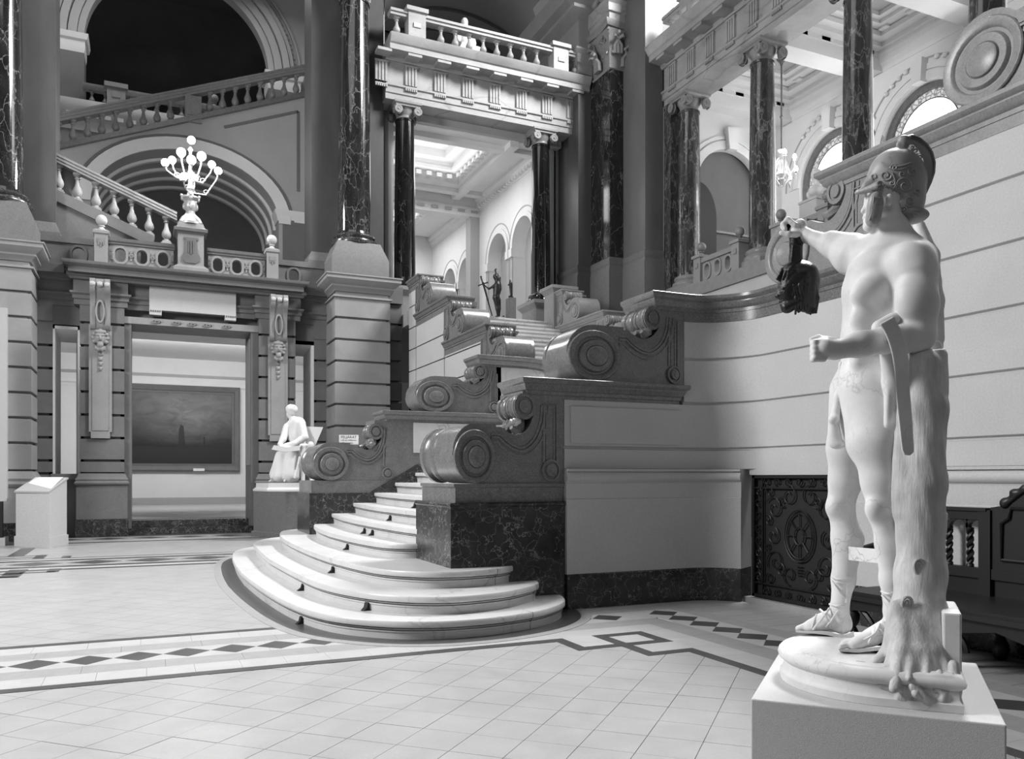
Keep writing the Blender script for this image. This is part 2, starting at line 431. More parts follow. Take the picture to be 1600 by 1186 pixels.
while x < 4.5: link('diamond_inlay', dm, floor, (x, 7.18, 0)); x += .351
for i in range(19): link('diamond_inlay', dm, floor, (4.83, 7.18-i*.345, 0))
def dark_path(pts, w_=.11, z=.0016):
    for i in range(len(pts)-1):
        (xa, ya), (xb, yb) = pts[i], pts[i+1]; hh = w_/2
        x0, x1 = sorted((xa, xb)); y0, y1 = sorted((ya, yb))
        obj('dark_strip', BOX(x0-hh, x1+hh, y0-hh, y1+hh, -.006, z+i*.00012), M_DARKB, floor, 0)
for r in ((3.22, 4.06, 5.96, 6.42), (3.62, 4.06, 5.56, 5.96)): obj('border_slab', BOX(*r, -.006, .0008), M_TILEB, floor, 0)
dark_path([(XL, 6.365), (3.22, 6.365), (3.22, 5.965), (4.02, 5.965), (4.02, 6.365), (3.62, 6.365), (3.62, 5.56), (4.0, 5.56), (4.0, .2)])
strip_x(XL, 2.0, 7.91, 8.02, .0016, M_DARKB, 'dark_strip', 3)
# the border before the door and its geometric knots at the far left
for y0, y1, m, n in ((14.31, 14.5, M_DARKB, 3), (14.5, 14.75, M_TILEB, 12), (14.75, 15.0, M_DARKB, 4), (15.0, 15.85, M_GREYB, 9), (15.85, 16.1, M_DARKB, 4), (16.1, 16.3, M_TILEB, 12), (16.3, 16.42, M_DARKB, 3)):
    strip_x(-5.5, 3.2, y0, y1, .0005, m, 'border_slab', n)
d2 = MB().prism([(-.4, 0), (0, -.33), (.4, 0), (0, .33)], -.006, .0022, XY).mesh('diamond_inlay', M_DARKB, 0)
for i in range(10): link('diamond_inlay', d2, floor, (-5+.85*i, 15.42, 0))
for r in ((-1.32, -1.16, 14.02, 14.55), (-1.85, -1.6, 13.5, 14.6), (-1.75, -1.58, 16.3, 17.15), (-2.2, -1.95, 17.1, 18.9), (-1.32, -1.18, 16.3, 16.8), (-2.5, -1.62, 13.5, 13.62), (-2.5, -1.62, 13.95, 14.06), (-1.66, -1.2, 14.02, 14.14), (-2.3, -1.6, 16.62, 16.74), (-2.3, -1.6, 17.0, 17.1)):
    obj('dark_strip', BOX(*r, -.006, .0026), M_DARKB, floor, 0)
for y0, y1, m, n in ((19.9, 20.15, M_DARKB, 2), (20.15, 20.5, M_TILEB, 8), (20.5, 21.6, M_GREYB, 6), (21.6, 22.1, M_DARKB, 2)):
    strip_x(-5.5, 4.2, y0, y1, .0005, m, 'border_slab', n)
for i in range(9): link('diamond_inlay', d2, floor, (-3.3+.85*i, 21.05, 0))

# ------------------------------------------------------------ main stair: fourteen curved marble steps
AY = 11.28
def spline(pts, n=6):
    out = []
    for i in range(len(pts)-1):
        p0 = Vector(pts[max(i-1, 0)]); p1 = Vector(pts[i]); p2 = Vector(pts[i+1]); p3 = Vector(pts[min(i+2, len(pts)-1)])
        for k in range(n):
            t = k/n; out.append(tuple(.5*((2*p1)+(p2-p0)*t+(2*p0-5*p1+4*p2-p3)*t*t+(3*p1-p0-3*p2+p3)*t**3)))
    return out+[tuple(pts[-1])]
half = {1: [(3.80, 8.25), (3.95, 7.95), (3.92, 7.66), (3.74, 7.30), (3.40, 6.99), (3.03, 6.83), (2.65, 6.76), (2.24, 6.80), (1.85, 7.02), (1.47, 7.55), (1.27, 8.45), (1.16, 9.9), (1.12, AY)],
        2: [(3.55, 8.25), (3.71, 8.05), (3.69, 7.80), (3.54, 7.50), (3.15, 7.20), (2.80, 7.08), (2.45, 7.07), (2.10, 7.27), (1.80, 7.73), (1.58, 8.56), (1.50, 10.0), (1.46, AY)],
        3: [(3.30, 8.25), (3.49, 8.06), (3.45, 7.86), (3.25, 7.66), (3.0, 7.58), (2.74, 7.56), (2.40, 7.68), (2.08, 8.15), (1.90, 9.2), (1.83, 10.2), (1.81, AY)],
        4: [(2.82, 8.93), (2.58, 9.0), (2.40, 9.3), (2.28, 10.2), (2.23, AY)]}
def front(k):
    if k in half: h_ = half[k]
    else:
        x0 = 2.24+.345*(k-4)
        h_ = [(x0+.16, 8.94), (x0+.10, 9.3), (x0+.03, 10.3), (x0, AY)]
    a = spline(h_); return a, a+[(p[0], 2*AY-p[1]) for p in a[::-1][1:]]
stair = thing('main_staircase', 'wide white marble staircase with curved steps between the grey scroll balustrades', 'staircase')
nose = lambda z: [(-.09, z-R_+.001), (-.045, z-R_+.001), (-.045, z-.095), (-.030, z-.088), (-.030, z-.072), (-.015, z-.058), (0, z-.052), (.006, z-.045), (.006, z-.008), (0, z), (-.09, z)]
for k in range(1, 15):
    z = k*R_; a, pth = front(k)
    ys = [p[1] for p in pth]
    st = MB(); st.mold(pth[::-1], [(-.10, z-R_), (-.036, z-R_), (-.036, z-.104), (-.028, z-.100), (-.028, z-.088), (-.055, z-.086), (-.055, z-.077), (-.022, z-.075), (-.016, z-.068), (-.045, z-.066), (-.045, z-.060), (-.004, z-.056), (0, z-.050), (0, z-.010), (-.008, z), (-.10, z)])
    back = 6.3 if k == 14 else front(k+1)[1][len(front(k+1)[1])//2][0]+.75
    # the slab behind the nosing
    ins = []
    n_ = len(pth)
    for i, p in enumerate(pth):
        q0 = Vector(pth[max(i-1, 0)]); q1 = Vector(pth[min(i+1, n_-1)]); d = (q1-q0).normalized(); ins.append((p[0]+d.y*.085, p[1]-d.x*.085))
    poly = ins
    poly = poly+[(max(back, poly[-1][0]+.1), poly[-1][1]), (max(back, poly[0][0]+.1), poly[0][1])]
    st.prism(poly, z-R_, z-.0005, XY)
    so = obj('step', st, M_STEP, stair, 40)
    # joints between the stones of a step and the small black rod holders
    m = len(pth)
    for fr_ in ((.10, .19) if k == 1 else (.14,) if k == 2 else (.17,) if k == 3 else ()):
        i = int(fr_*m); p = pth[i]; q = Vector(pth[i+1])-Vector(pth[i-1]); rz = math.atan2(q.y, q.x)
        tq = q.normalized()*.0025; jb = MB().mold([(p[0]+tq.x, p[1]+tq.y), (p[0]-tq.x, p[1]-tq.y)], [(-.09, z-R_), (-.0345, z-R_), (-.0345, z-.102), (-.0265, z-.098), (-.0265, z-.087), (-.0205, z-.075), (-.0145, z-.067), (.0015, z-.050), (.0015, z-.010), (-.007, z+.001), (-.09, z+.001)]); obj('step_joint', jb, M_JOINT, so, 0)
    if k < 9:
        for fr_ in ((.40,) if k in (1, 4) else (.36, .43) if k in (2, 5) else (.41,)):
            i = int(fr_*m); p = pth[i]; q = (Vector(pth[i+1])-Vector(pth[i-1])).normalized(); nn = Vector((-q.y, q.x))
            if nn.x > 0: nn = -nn
            c_ = Vector(p)-nn*.035
            jb = MB().prism([(-.07, 0), (.05, 0), (.045, .03), (.0, .075), (-.02, .07), (-.03, .03)], -.025, .025, lambda u, w_, t: (u, t, w_))
            obj('rod_holder', jb, M_BLACK, so, 20, loc=(c_.x, c_.y, z-R_), rz=math.atan2(nn.y, nn.x)+PI)
obj('stair_core', BOX(5.75, 6.35, 8.5, 13.4, 0, Z1-.02), M_STEP, stair, 0)

# grey curb round the first step; the dark ring also paints the step's shadow
cb = MB(); a1 = front(1)[1][::-1]
cb.mold(a1, [(-.09, -.006), (.16, -.006), (.16, .003), (-.09, .003)]); obj('curb_and_shadow', cb, M_DARKB, floor, 0)
cb = MB(); cb.mold(a1, [(.16, -.006), (.26, -.006), (.26, .004), (.16, .004)]); obj('grey_curb', cb, M_GREYB, floor, 0)

# ------------------------------------------------------------ scroll balustrades
def COPE(z, h=.17, out=.10):                   # coping / cornice profile, top at z
    return [(-.02, z-h), (.012, z-h), (.012, z-h*.80), (.03, z-h*.74), (out*.45, z-h*.62), (out*.62, z-h*.45), (out*.62, z-h*.38), (out*.9, z-h*.28), (out, z-h*.20), (out, z-.006), (out-.006, z), (-.02, z)]
def scroll_unit(par, M, L, T, mat, H=1.0, vu=.24, va=.22, vb=.27, f1=.50, au=.66, su=.80, sr=.105, detail=True, n=28, TR=None, sw=.76):
    """M(u, w, t): u along the rise, w up, t across the wall. Parts of one scroll block."""
    ft = .61; aw = .50; ux = su+.12; TS_ = min(T, .45)
    prof = [(vu, 0.0), (L, 0.0), (L, H), (su-.02, H), (su-.02, sw+.02), (ux, sw-.02)]
    c0 = (f1+.05, ft-.03)
    for i in range(1, 11):                     # concave sweep
        t = i/10; a = PI*.0+t*PI*.62
        prof.append((ux+(c0[0]-ux)*(1-math.cos(a*.806))/1.0 if False else ux+(c0[0]-ux)*t**1.25, aw+(sw-.02-aw)*max(0, 1-t/.62)**2.1+(c0[1]-aw)*max(0, (t-.62)/.38)**1.8))
    prof += [(f1, ft-.03), (f1, ft)]
    prof += [(vu+va*math.cos(a), vb+(ft-vb)*math.sin(a)) if a < PI else (vu+va*math.cos(a), vb+vb*math.sin(a)) for a in [PI/2+PI*i/12 for i in range(13)]]
    b = MB().prism(prof, 0, T, M); pan = obj('scroll_panel', b, mat, par, 30)
    # big volute: rings carved on both faces, ribbed roll between them
    for side in (0, 1):
        rings = [(1.0, 0), (1.0, .018), (.97, .028), (.80, .028), (.76, .02), (.73, -.004), (.66, -.004), (.62, .030), (.60, .036), (.42, .036), (.40, .028), (.38, .05), (.34, .056), (.001, .058)]
        v = []; f = []; nn = n
        for r, d in rings:
            off = (1-r)*.10
            for i in range(nn):
                a = 2*PI*i/nn; tt = -d if side == 0 else T+d
                v.append(M(vu+off*va+va*r*math.cos(a), vb-off*vb*.3+vb*r*math.sin(a), tt))
        for k in range(len(rings)-1):
            for i in range(nn): j = (i+1)%nn; f.append((k*nn+i, k*nn+j, (k+1)*nn+j, (k+1)*nn+i))
        obj('volute', MB().add(v, f), mat, pan, 40)
        if not detail: break
    TR = TR or T
    def roll(cu, cw, ra, rb, m, s=1.0, T=T):
        pr = [(0, 1.0), (.09, 1.0), (.11, .93), (.13, .90), (.17, .93), (.25, .975), (.33, .975), (.37, .93), (.39, .89), (.41, .95), (.44, .96), (.46, .91), (.50, .90), (.54, .91), (.56, .96), (.59, .95), (.61, .89), (.63, .93), (.67, .975), (.75, .975), (.83, .93), (.87, .90), (.89, .93), (.91, 1.0), (1, 1.0)]
        v = []; f = []
        for t, r in pr:
            r = 1+(r-1)*s
            for i in range(m): a = 2*PI*i/m; v.append(M(cu+ra*r*math.cos(a), cw+rb*r*math.sin(a), .008+t*(T-.016)))
        for k in range(len(pr)-1):
            for i in range(m): j = (i+1)%m; f.append((k*m+i, k*m+j, (k+1)*m+j, (k+1)*m+i))
        f += [tuple(range(m)), tuple(range((len(pr)-1)*m, len(pr)*m))]
        return MB().add(v, f)
    obj('ribbed_roll', roll(vu+.003, vb+.03, va+.006, vb+.03, n, 1.5, T=TR), mat, pan, 30)
    sm = obj('small_scroll', roll(su, sw, sr, sr*1.12, 20, 1.6, T=TS_), mat, par, 30)
    for side in (0, 1):
        rings = [(1.0, 0), (1.0, .02), (.72, .022), (.70, .008), (.55, .008), (.5, .03), (.001, .03)]; v = []; f = []
        for r, d in rings:
            for i in range(18): a = 2*PI*i/18; v.append(M(su+sr*.98*r*math.cos(a), sw+sr*1.1*r*math.sin(a), -d if side == 0 else TS_+d))
        for k in range(len(rings)-1):
            for i in range(18): j = (i+1)%18; f.append((k*18+i, k*18+j, (k+1)*18+j, (k+1)*18+i))
        obj('scroll_eye', MB().add(v, f), mat, sm, 40)
        if not detail: break
    # leaf under the small scroll
    lf = MB()
    for q in range(5 if detail else 3):
        tq = TS_*(.16+.17*q) if detail else TS_*(.25+.25*q); sgn = (q-2)
        pts = [(su-.02, sw-sr), (su-.03, sw-sr-.05), (su-.06+.01*abs(sgn), aw+.09), (su-.11, aw+.05+.02*(q % 2)), (su-.16, aw+.075)]
        lf.tube([M(p[0], p[1], tq+(i*.012)*sgn) for i, p in enumerate(pts)], [.05, .052, .055, .05, .022], 7)
    obj('acanthus_leaf', lf, mat, sm, 50)
    # flat mouldings carved on the face
    fo = MB()
    def ribbon(cv, w0, w1, d):
        N = []
        for i, p in enumerate(cv):
            a_, b_ = cv[max(i-1, 0)], cv[min(i+1, len(cv)-1)]; dx, dy = b_[0]-a_[0], b_[1]-a_[1]; l_ = math.hypot(dx, dy) or 1; N.append((dy/l_, -dx/l_))
        A_ = [(p[0]+q[0]*w0, p[1]+q[1]*w0) for p, q in zip(cv, N)]; B_ = [(p[0]+q[0]*w1, p[1]+q[1]*w1) for p, q in zip(cv, N)]
        v = [M(*p, .002) for p in A_]+[M(*p, -d) for p in A_]+[M(*p, -d) for p in B_]+[M(*p, .002) for p in B_]; m = len(cv); f = []
        for i in range(m-1):
            for k in range(4): l_ = (k+1)%4; f.append((k*m+i, k*m+i+1, l_*m+i+1, l_*m+i))
        f += [(0, m, 2*m, 3*m), (m-1, 2*m-1, 3*m-1, 4*m-1)]
        fo.add(v, f)
    bu, tu = su+.22, L-.08                      # the upright band
    if tu-bu < .12: bu = tu-.12
    arc = [(f1-.06, ft-.13), (f1+.03, ft-.13)]
    for i in range(1, 13):
        t = i/12; arc.append((f1+.03+(bu-f1-.03)*math.sin(t*PI/2)**1.0, aw-.16+(ft-.13-aw+.16)*max(0, 1-t/.35)**2+(sw+.02-aw+.16)*max(0, (t-.30)/.70)**1.7))
    ribbon(arc, -.035, -.012, .012); ribbon(arc, 0, .022, .018); ribbon(arc, .05, .075, .010)
    top = H-.13
    ribbon([(bu, .22), (bu, top), (tu, top), (tu, .22)], -.012, .012, .014)
    ribbon([(bu+.035, .22), (bu+.035, top-.05), (tu-.035, top-.05), (tu-.035, .22)], -.010, .010, .008)
    obj('face_moulding', fo, mat, pan, 30)
    v = []; f = []; rr = (tu-bu)/2+.03
    for r, d in [(1.0, 0), (1.0, .03), (.8, .034), (.78, .018), (.6, .018), (.55, .05), (.3, .055), (.28, .065), (.001, .068)]:
        for i in range(18): a = 2*PI*i/18; v.append(M((bu+tu)/2+rr*r*math.cos(a), rr+.03+rr*1.1*r*math.sin(a), -d))
    for k in range(8):
        for i in range(18): j = (i+1)%18; f.append((k*18+i, k*18+j, (k+1)*18+j, (k+1)*18+i))
    obj('rosette', MB().add(v, f), mat, pan, 40)
    return pan
def planX(x0, y, z0, inv=1): return lambda u, w_, t: (x0+u, y+t*inv, z0+w_)
def planY(x, y0, z0, s=1, inv=1): return lambda u, w_, t: (x+t*inv, y0+s*u, z0+w_)

# near balustrade of the first flight
YN, YF, TB = 7.85, 13.4, 1.12
nb = thing('stair_balustrade', 'large grey stone scroll balustrade on a dark veined marble pedestal, nearest the viewer', 'balustrade', 'scroll balustrades')
d = MB(); d.box(2.75, 4.02, YN-.03, YN+TB+.02, 0, 1.10); d.mold([(4.02, YN-.03), (2.75, YN-.03), (2.75, YN+TB+.02)][::-1], [(-.02, 1.09), (.0, 1.09), (.018, 1.105), (.018, 1.125), (.0, 1.14), (-.02, 1.14)])
obj('marble_pedestal', d, M_DADO, nb, 30)
d = BOX(2.81, 3.30, YN+.005, YN+TB-.02, 1.13, 1.315); d.box(3.302, 4.018, YN+.005, YN+TB-.02, 1.13, 1.315); obj('base_block', d, M_GREY, nb)
d = MB().mold([(2.81, YN+TB-.02), (2.81, YN+.004), (4.02, YN+.004)], [(-.02, 1.29), (.006, 1.29), (.022, 1.30), (.022, 1.33), (-.02, 1.33)]); obj('ledge', d, M_GREY, nb)
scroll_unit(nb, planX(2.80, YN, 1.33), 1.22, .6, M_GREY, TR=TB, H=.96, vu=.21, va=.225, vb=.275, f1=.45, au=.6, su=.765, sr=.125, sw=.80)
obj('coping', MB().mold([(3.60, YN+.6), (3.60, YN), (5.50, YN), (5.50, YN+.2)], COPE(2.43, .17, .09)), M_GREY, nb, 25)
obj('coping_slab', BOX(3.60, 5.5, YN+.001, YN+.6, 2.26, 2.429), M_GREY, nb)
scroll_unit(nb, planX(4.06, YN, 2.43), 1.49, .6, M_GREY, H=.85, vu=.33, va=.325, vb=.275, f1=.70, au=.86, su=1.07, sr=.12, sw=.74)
# grey courses below and behind unit two
obj('block', BOX(4.025, 5.50, YN+.01, YN+.6, 2.215, 2.262), M_GREY, nb)
# rounded corner to the right wall
def arc(cx, cy, r, a0, a1, n=12): return [(cx+r*math.cos(math.radians(a0+(a1-a0)*i/n)), cy+r*math.sin(math.radians(a0+(a1-a0)*i/n))) for i in range(n+1)]
XR = 6.2
corner = arc(5.55, 7.20, .65, 90, 0)
cope1 = [(5.18, YN+.6), (5.18, YN)]+corner+[(XR, 5.45)]
obj('coping', MB().mold(cope1, COPE(3.46, .19, .10)), M_GREY, nb, 25)
cap_poly = [(5.18, YN+.6), (5.18, YN)]+corner+[(XR, 5.45), (6.8, 5.45), (6.8, 7.6), (6.4, YN+.6)]
obj('coping_slab', MB().prism(cap_poly, 3.28, 3.459, XY), M_GREY, nb, 0)
obj('frieze_course', MB().mold([(5.551, YN), *corner[1:], (XR, 5.45)], [(-.3, 3.165), (.004, 3.165), (.004, 3.285), (-.3, 3.285)]), M_GREY, nb, 30)

# right wall: plaster courses with recessed joints
wr = setting('wall_right')
def courses(zs, path, mat, par, gap=.022, depth=.30, rec=.028, nm='plaster_course'):
    for a, b in zip(zs[:-1], zs[1:]):
        m = MB().mold(path, [(-depth, a), (-rec, a), (-rec, a+gap), (-rec*.3, a+gap+.006), (0, a+gap+.014), (0, b-.003), (-.006, b), (-depth, b)])
        obj(nm, m, mat, par, 30)
wp_curve = [(5.56, YN)]+corner[1:]+[(XR, 5.45)]
courses([2.22, 2.725, 3.165], wp_curve, M_PLAS, wr)
courses([1.70, 2.22], [(4.03, YN), (5.55, YN)]+corner[1:]+[(XR, -3.0)], M_PLAS, wr)
courses([2.22, 2.725, 3.235, 3.745, 4.255], [(XR, 5.449), (XR, -3.0)], M_PLAS, wr)
obj('plaster_course', MB().mold([(4.03, YN), (5.55, YN)]+corner[1:]+[(XR, -3.0)], [(-.3, 1.48), (-.026, 1.48), (0, 1.49), (0, 1.697), (-.3, 1.697)]), M_PLAS, wr, 30)
obj('panel_frame', MB().add([], []).box(4.10, 5.50, YN-.016, YN, 1.76, 2.15), M_PLAS, wr)
# dado in front, with the torus moulding; it breaks for the grille
dado = [(4.03, YN-.03), (5.50, YN-.03)]+arc(5.50, 7.17, .65, 90, 28)
ex, ey = dado[-1]
gy0, gy1 = 7.40, 5.98                           # grille opening along the wall
def dado_run(path):
    obj('torus_moulding', MB().mold(path, [(-.3, 1.33), (.015, 1.33), (.02, 1.345), (.045, 1.36), (.058, 1.385), (.058, 1.41), (.045, 1.44), (.03, 1.455), (.06, 1.46), (.06, 1.485), (-.3, 1.485)]), M_PLAS, wr, 40)
    obj('dado_band', MB().mold(path, [(-.3, 1.165), (.02, 1.165), (.02, 1.33), (-.3, 1.33)]), M_PLAS, wr, 30)
    obj('dado_panel', MB().mold(path, [(-.3, .37), (.03, .37), (.03, 1.16), (.02, 1.168), (-.3, 1.168)]), M_PLAS, wr, 30)
    obj('marble_skirting', MB().mold(path, [(-.3, 0), (.045, 0), (.045, .355), (.03, .37), (-.3, .37)]), M_DADO, wr, 30)
dado_run(dado)
dado_run([(XR-.05, gy1), (XR-.05, -3.0)])
obj('grille_lintel', BOX(XR-.02, XR+.3, gy1, ey, 1.42, 1.70), M_PLAS, wr)
obj('grille_step', BOX(XR-.10, XR+.3, gy1-.02, ey, 0, .06), M_PIER, wr)
# wall body behind
obj('wall_core', BOX(XR+.03, 6.78, -3, 7.3, 0, 3.3), M_PLAS, wr, 0)
obj('wall_core', BOX(XR+.031, 6.78, -3, 5.449, 3.3, 4.26), M_PLAS, wr, 0)
# second and third coping of the flight that climbs towards the viewer
rb = thing('upper_balustrade', 'pale grey scroll balustrade stepping up along the top of the right plaster wall', 'balustrade', 'scroll balustrades')
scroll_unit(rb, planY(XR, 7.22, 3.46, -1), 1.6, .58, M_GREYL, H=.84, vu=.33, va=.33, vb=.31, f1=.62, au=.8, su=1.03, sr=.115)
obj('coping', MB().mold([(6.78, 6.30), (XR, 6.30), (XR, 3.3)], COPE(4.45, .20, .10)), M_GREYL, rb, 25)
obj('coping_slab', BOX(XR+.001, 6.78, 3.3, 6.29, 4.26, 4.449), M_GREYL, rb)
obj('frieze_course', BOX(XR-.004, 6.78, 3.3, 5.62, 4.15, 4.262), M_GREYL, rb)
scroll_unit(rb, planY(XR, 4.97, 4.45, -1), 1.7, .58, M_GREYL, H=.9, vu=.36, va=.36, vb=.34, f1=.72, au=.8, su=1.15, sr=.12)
obj('coping', BOX(6.1, 6.8, 1.5, 4.0, 5.35, 5.55), M_GREYL, rb)
obj('balustrade_body', BOX(XR, 6.78, 1.5, 3.5, 4.45, 5.36), M_GREYL, rb)

# far balustrade of the first flight
fb = thing('stair_balustrade', 'grey stone scroll balustrade on the far side of the first flight, behind the steps', 'balustrade', 'scroll balustrades')
ZF0, ZF1 = 2.49, 3.50
obj('marble_pedestal', MB().prism([(2.35, 0), (6.2, 0), (6.2, Z1), (4.7, 1.95), (3.3, 1.14), (2.35, 1.14)], YF-.03, YF+TB, XZ), M_DADO, fb, 20)
obj('base_block', MB().prism([(2.38, 1.13), (3.3, 1.13), (4.7, 1.94), (6.2, 2.25), (6.2, 2.34), (3.62, 2.34), (3.55, 1.34), (2.38, 1.34)], YF-.015, YF+TB, XZ), M_GREY, fb, 20)
scroll_unit(fb, planX(2.40, YF, 1.34), 1.35, .6, M_GREY, TR=TB, H=.99, vu=.29, va=.285, vb=.27, f1=.60, au=.7, su=1.02, sr=.12, sw=.80)
obj('white_marble_panel', BOX(4.05, 6.1, YF-.03, YF, 1.80, 2.30), M_STEP, fb)
obj('coping', MB().mold([(3.60, YF+.6), (3.60, YF-.01), (6.2, YF-.01)], COPE(ZF0, .18, .09)), M_GREY, fb, 25)
obj('coping_slab', BOX(3.60, 6.2, YF-.005, YF+.6, 2.31, ZF0-.001), M_GREY, fb)
scroll_unit(fb, planX(4.09, YF, ZF0), 1.55, .6, M_GREY, H=.83, vu=.34, va=.335, vb=.265, f1=.72, au=.85, su=1.15, sr=.12, sw=.73)
rc = [(5.26, YF+.6), (5.26, YF-.01), (5.95, YF-.01)]+arc(5.95, YF+.84, .85, -90, -5)
obj('coping', MB().mold(rc+[(6.8, 14.6)], COPE(ZF1, .19, .10)), M_GREY, fb, 25)
obj('coping_slab', MB().prism(rc+[(6.8, 14.6), (6.2, 14.6), (5.6, 14.5)], ZF1-.18, ZF1-.001, XY), M_GREY, fb, 0)
obj('block', MB().prism([(5.55, YF)]+arc(5.95, YF+.85, .85, -90, -5)+[(6.8, 14.6), (5.5, 14.5)], 2.3, ZF1-.17, XY), M_STEP, fb, 30)

# balustrades of the upper flight (towards the arcade), stepping up
UY0, RUN = 14.1, .333
def upper_side(x0, x1, label, first):
    t = thing('flight_balustrade', label, 'balustrade', 'scroll balustrades')
    Ls = [ZF1, 4.46, 5.48, 6.44]; Cy = [14.4, 15.45, 17.75, 19.95]; vis = x0 if True else x1
    for i in (1, 2, 3):
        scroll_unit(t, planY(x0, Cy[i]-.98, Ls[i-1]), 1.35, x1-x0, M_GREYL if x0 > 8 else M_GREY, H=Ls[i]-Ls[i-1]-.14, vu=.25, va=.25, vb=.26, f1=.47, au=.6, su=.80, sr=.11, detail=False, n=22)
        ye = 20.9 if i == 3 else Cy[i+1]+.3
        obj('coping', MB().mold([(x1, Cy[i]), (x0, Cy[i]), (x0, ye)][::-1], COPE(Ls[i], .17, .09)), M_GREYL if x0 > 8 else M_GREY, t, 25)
        obj('coping_slab', BOX(x0+.001, x1, Cy[i], ye, Ls[i]-.17, Ls[i]-.001), M_GREY, t)
        y0 = Cy[i]+.37
        zz = [3.0+.55*q for q in range(-1, 9) if 3.0+.55*q < Ls[i]-.30]+[Ls[i]-.17]
        obj('limestone_frieze', BOX(x0+.004, x1, y0, ye, Ls[i]-.30, Ls[i]-.17), M_GREY, t)
        for a, b in zip(zz[:-1], zz[1:]):
            obj('stone_course', BOX(x0+.006, x1-.006, y0, ye, a+.03, min(b, Ls[i]-.30)), M_PLAS, t)
        obj('joint_core', BOX(x0+.04, x1-.04, y0+.01, ye-.01, 0, Ls[i]-.3), M_JOINT, t, 0)
    return t
ul = upper_side(6.2, 6.8, 'scroll balustrade left of the upper flight, stepping up to the arcade columns', True)
for a, b in zip([0, .5, 1.05, 1.6, 2.15, 2.7], [.5, 1.05, 1.6, 2.15, 2.7, 3.2]): obj('stone_course', BOX(6.206, 6.79, 14.3, 20.9, a+.03, b), M_PLAS, ul)
obj('joint_core', BOX(6.24, 6.75, 14.4, 15.9, 0, 3.31), M_JOINT, ul, 0)
obj('stone_course', BOX(6.206, 6.79, 14.55, 15.85, 2.73, 3.32), M_PLAS, ul)
ur = upper_side(10.2, 10.8, 'scroll balustrade right of the upper flight, stepping up to the arcade columns', False)
obj('block', BOX(10.2, 10.8, 14.0, 20.9, 0, 3.4), M_GREY, ur)
landing = setting('landing_floor', BOX(6.3, 11.0, 8.0, 14.2, Z1-.12, Z1-.002), M_STEP, 0)
us = thing('upper_staircase', 'straight white marble flight rising from the landing to the bronze figure with a sword', 'staircase')
for k in range(21):
    z = Z1+(k+1)*R_; y = UY0+k*RUN
    m = MB().prism([(y-.03, z-.045), (y-.03, z-.006), (y-.02, z), (y+RUN+.02, z), (y+RUN+.02, z-R_-.02), (y, z-R_-.02), (y, z-.06)], 6.8, 10.2, lambda u, w_, t: (t, u, w_))
    obj('step', m, M_STEP, us, 20)
obj('upper_floor', BOX(6.2, 13.4, 21.05, 34, Z2-.35, Z2-.001), M_TILEB, None, 0)['kind'] = 'structure'

# ------------------------------------------------------------ columns, balusters, arches
BAL = [(.10, 0), (.10, .055), (.068, .062), (.055, .10), (.085, .13), (.108, .18), (.112, .23), (.092, .30), (.060, .37), (.044, .46), (.042, .53), (.066, .55), (.066, .57), (.046, .58), (.058, .61), (.098, .64), (.098, .70)]
bal_me = {}
def baluster(par, x, y, z, mat, H=.70, s=1.0):
    key = (mat.name, round(H, 3), s)
    if key not in bal_me: bal_me[key] = MB().lathe([(r*s*(.6+.4*H/.70), q*H/.70) for r, q in BAL], n=12).box(-.095*(.6+.4*H/.70), .095*(.6+.4*H/.70), -.095*(.6+.4*H/.70), .095*(.6+.4*H/.70), 0, .05*H/.7).box(-.09*(.6+.4*H/.70), .09*(.6+.4*H/.70), -.09*(.6+.4*H/.70), .09*(.6+.4*H/.70), H*.93, H).mesh('baluster', mat, 40)
    return link('baluster', bal_me[key], par, (x, y, z))
def ball_finial(par, x, y, z, r, mat, name='ball_finial'):
    p = [(r*.8, 0), (r*.8, r*.2), (r*.45, r*.5), (r*.35, r*.75), (r*.6, r*.85), (r*.6, r*.95), (r*.3, r*1.05)]+[(r*math.sin(a), r*2.0-r*math.cos(a)) for a in [PI*.12+i*PI*.86/12 for i in range(13)]]
    return obj(name, MB().lathe(p, (x, y, z), 20), mat, par, 50)
def ionic(par, x, y, z, r, mat, h=.42):
    m = MB(); b = r*1.42
    m.mold(rect(x-b, x+b, y-b, y+b), [(-b*.98, z+h*.78), (-.02, z+h*.78), (.02, z+h*.86), (.02, z+h), (-b*.98, z+h)], True)
    m.box(x-b+.02, x+b-.02, y-b+.02, y+b-.02, z+h*.70, z+h*.97)
    m.lathe([(r*.87, 0), (r*.95, .03), (r*.88, .06), (r*.9, .12), (r*1.12, .22), (r*1.15, h*.75)], (x, y, z), 28)
    c = obj('capital', m, mat, par, 40)
    v = MB(); R = r*.43
    for sx in (-1, 1):
        for sy in (-1, 1):
            cx_, cy_ = x+sx*r*1.12, y+sy*r*1.12
            pr = [(R, -r*.20), (R*1.03, -r*.16), (R*.8, -r*.13), (R*.78, r*.13), (R*1.03, r*.16), (R, r*.20)]
            pr = [(.001, -r*.24), (R*.25, -r*.24), (R*.3, -r*.17), (R*.62, -r*.17), (R*.66, -r*.20)]+pr+[(R*.66, r*.20), (R*.62, r*.17), (R*.3, r*.17), (R*.25, r*.24), (.001, r*.24)]
            v.lathe(pr, (cx_-sx*r*.06, cy_+sy*r*.18, z+h*.42), 18, 'y', False); v.lathe(pr, (cx_+sx*r*.18, cy_-sy*r*.06, z+h*.42), 18, 'x', False)
    obj('volutes', v, mat, c, 40)
    return c
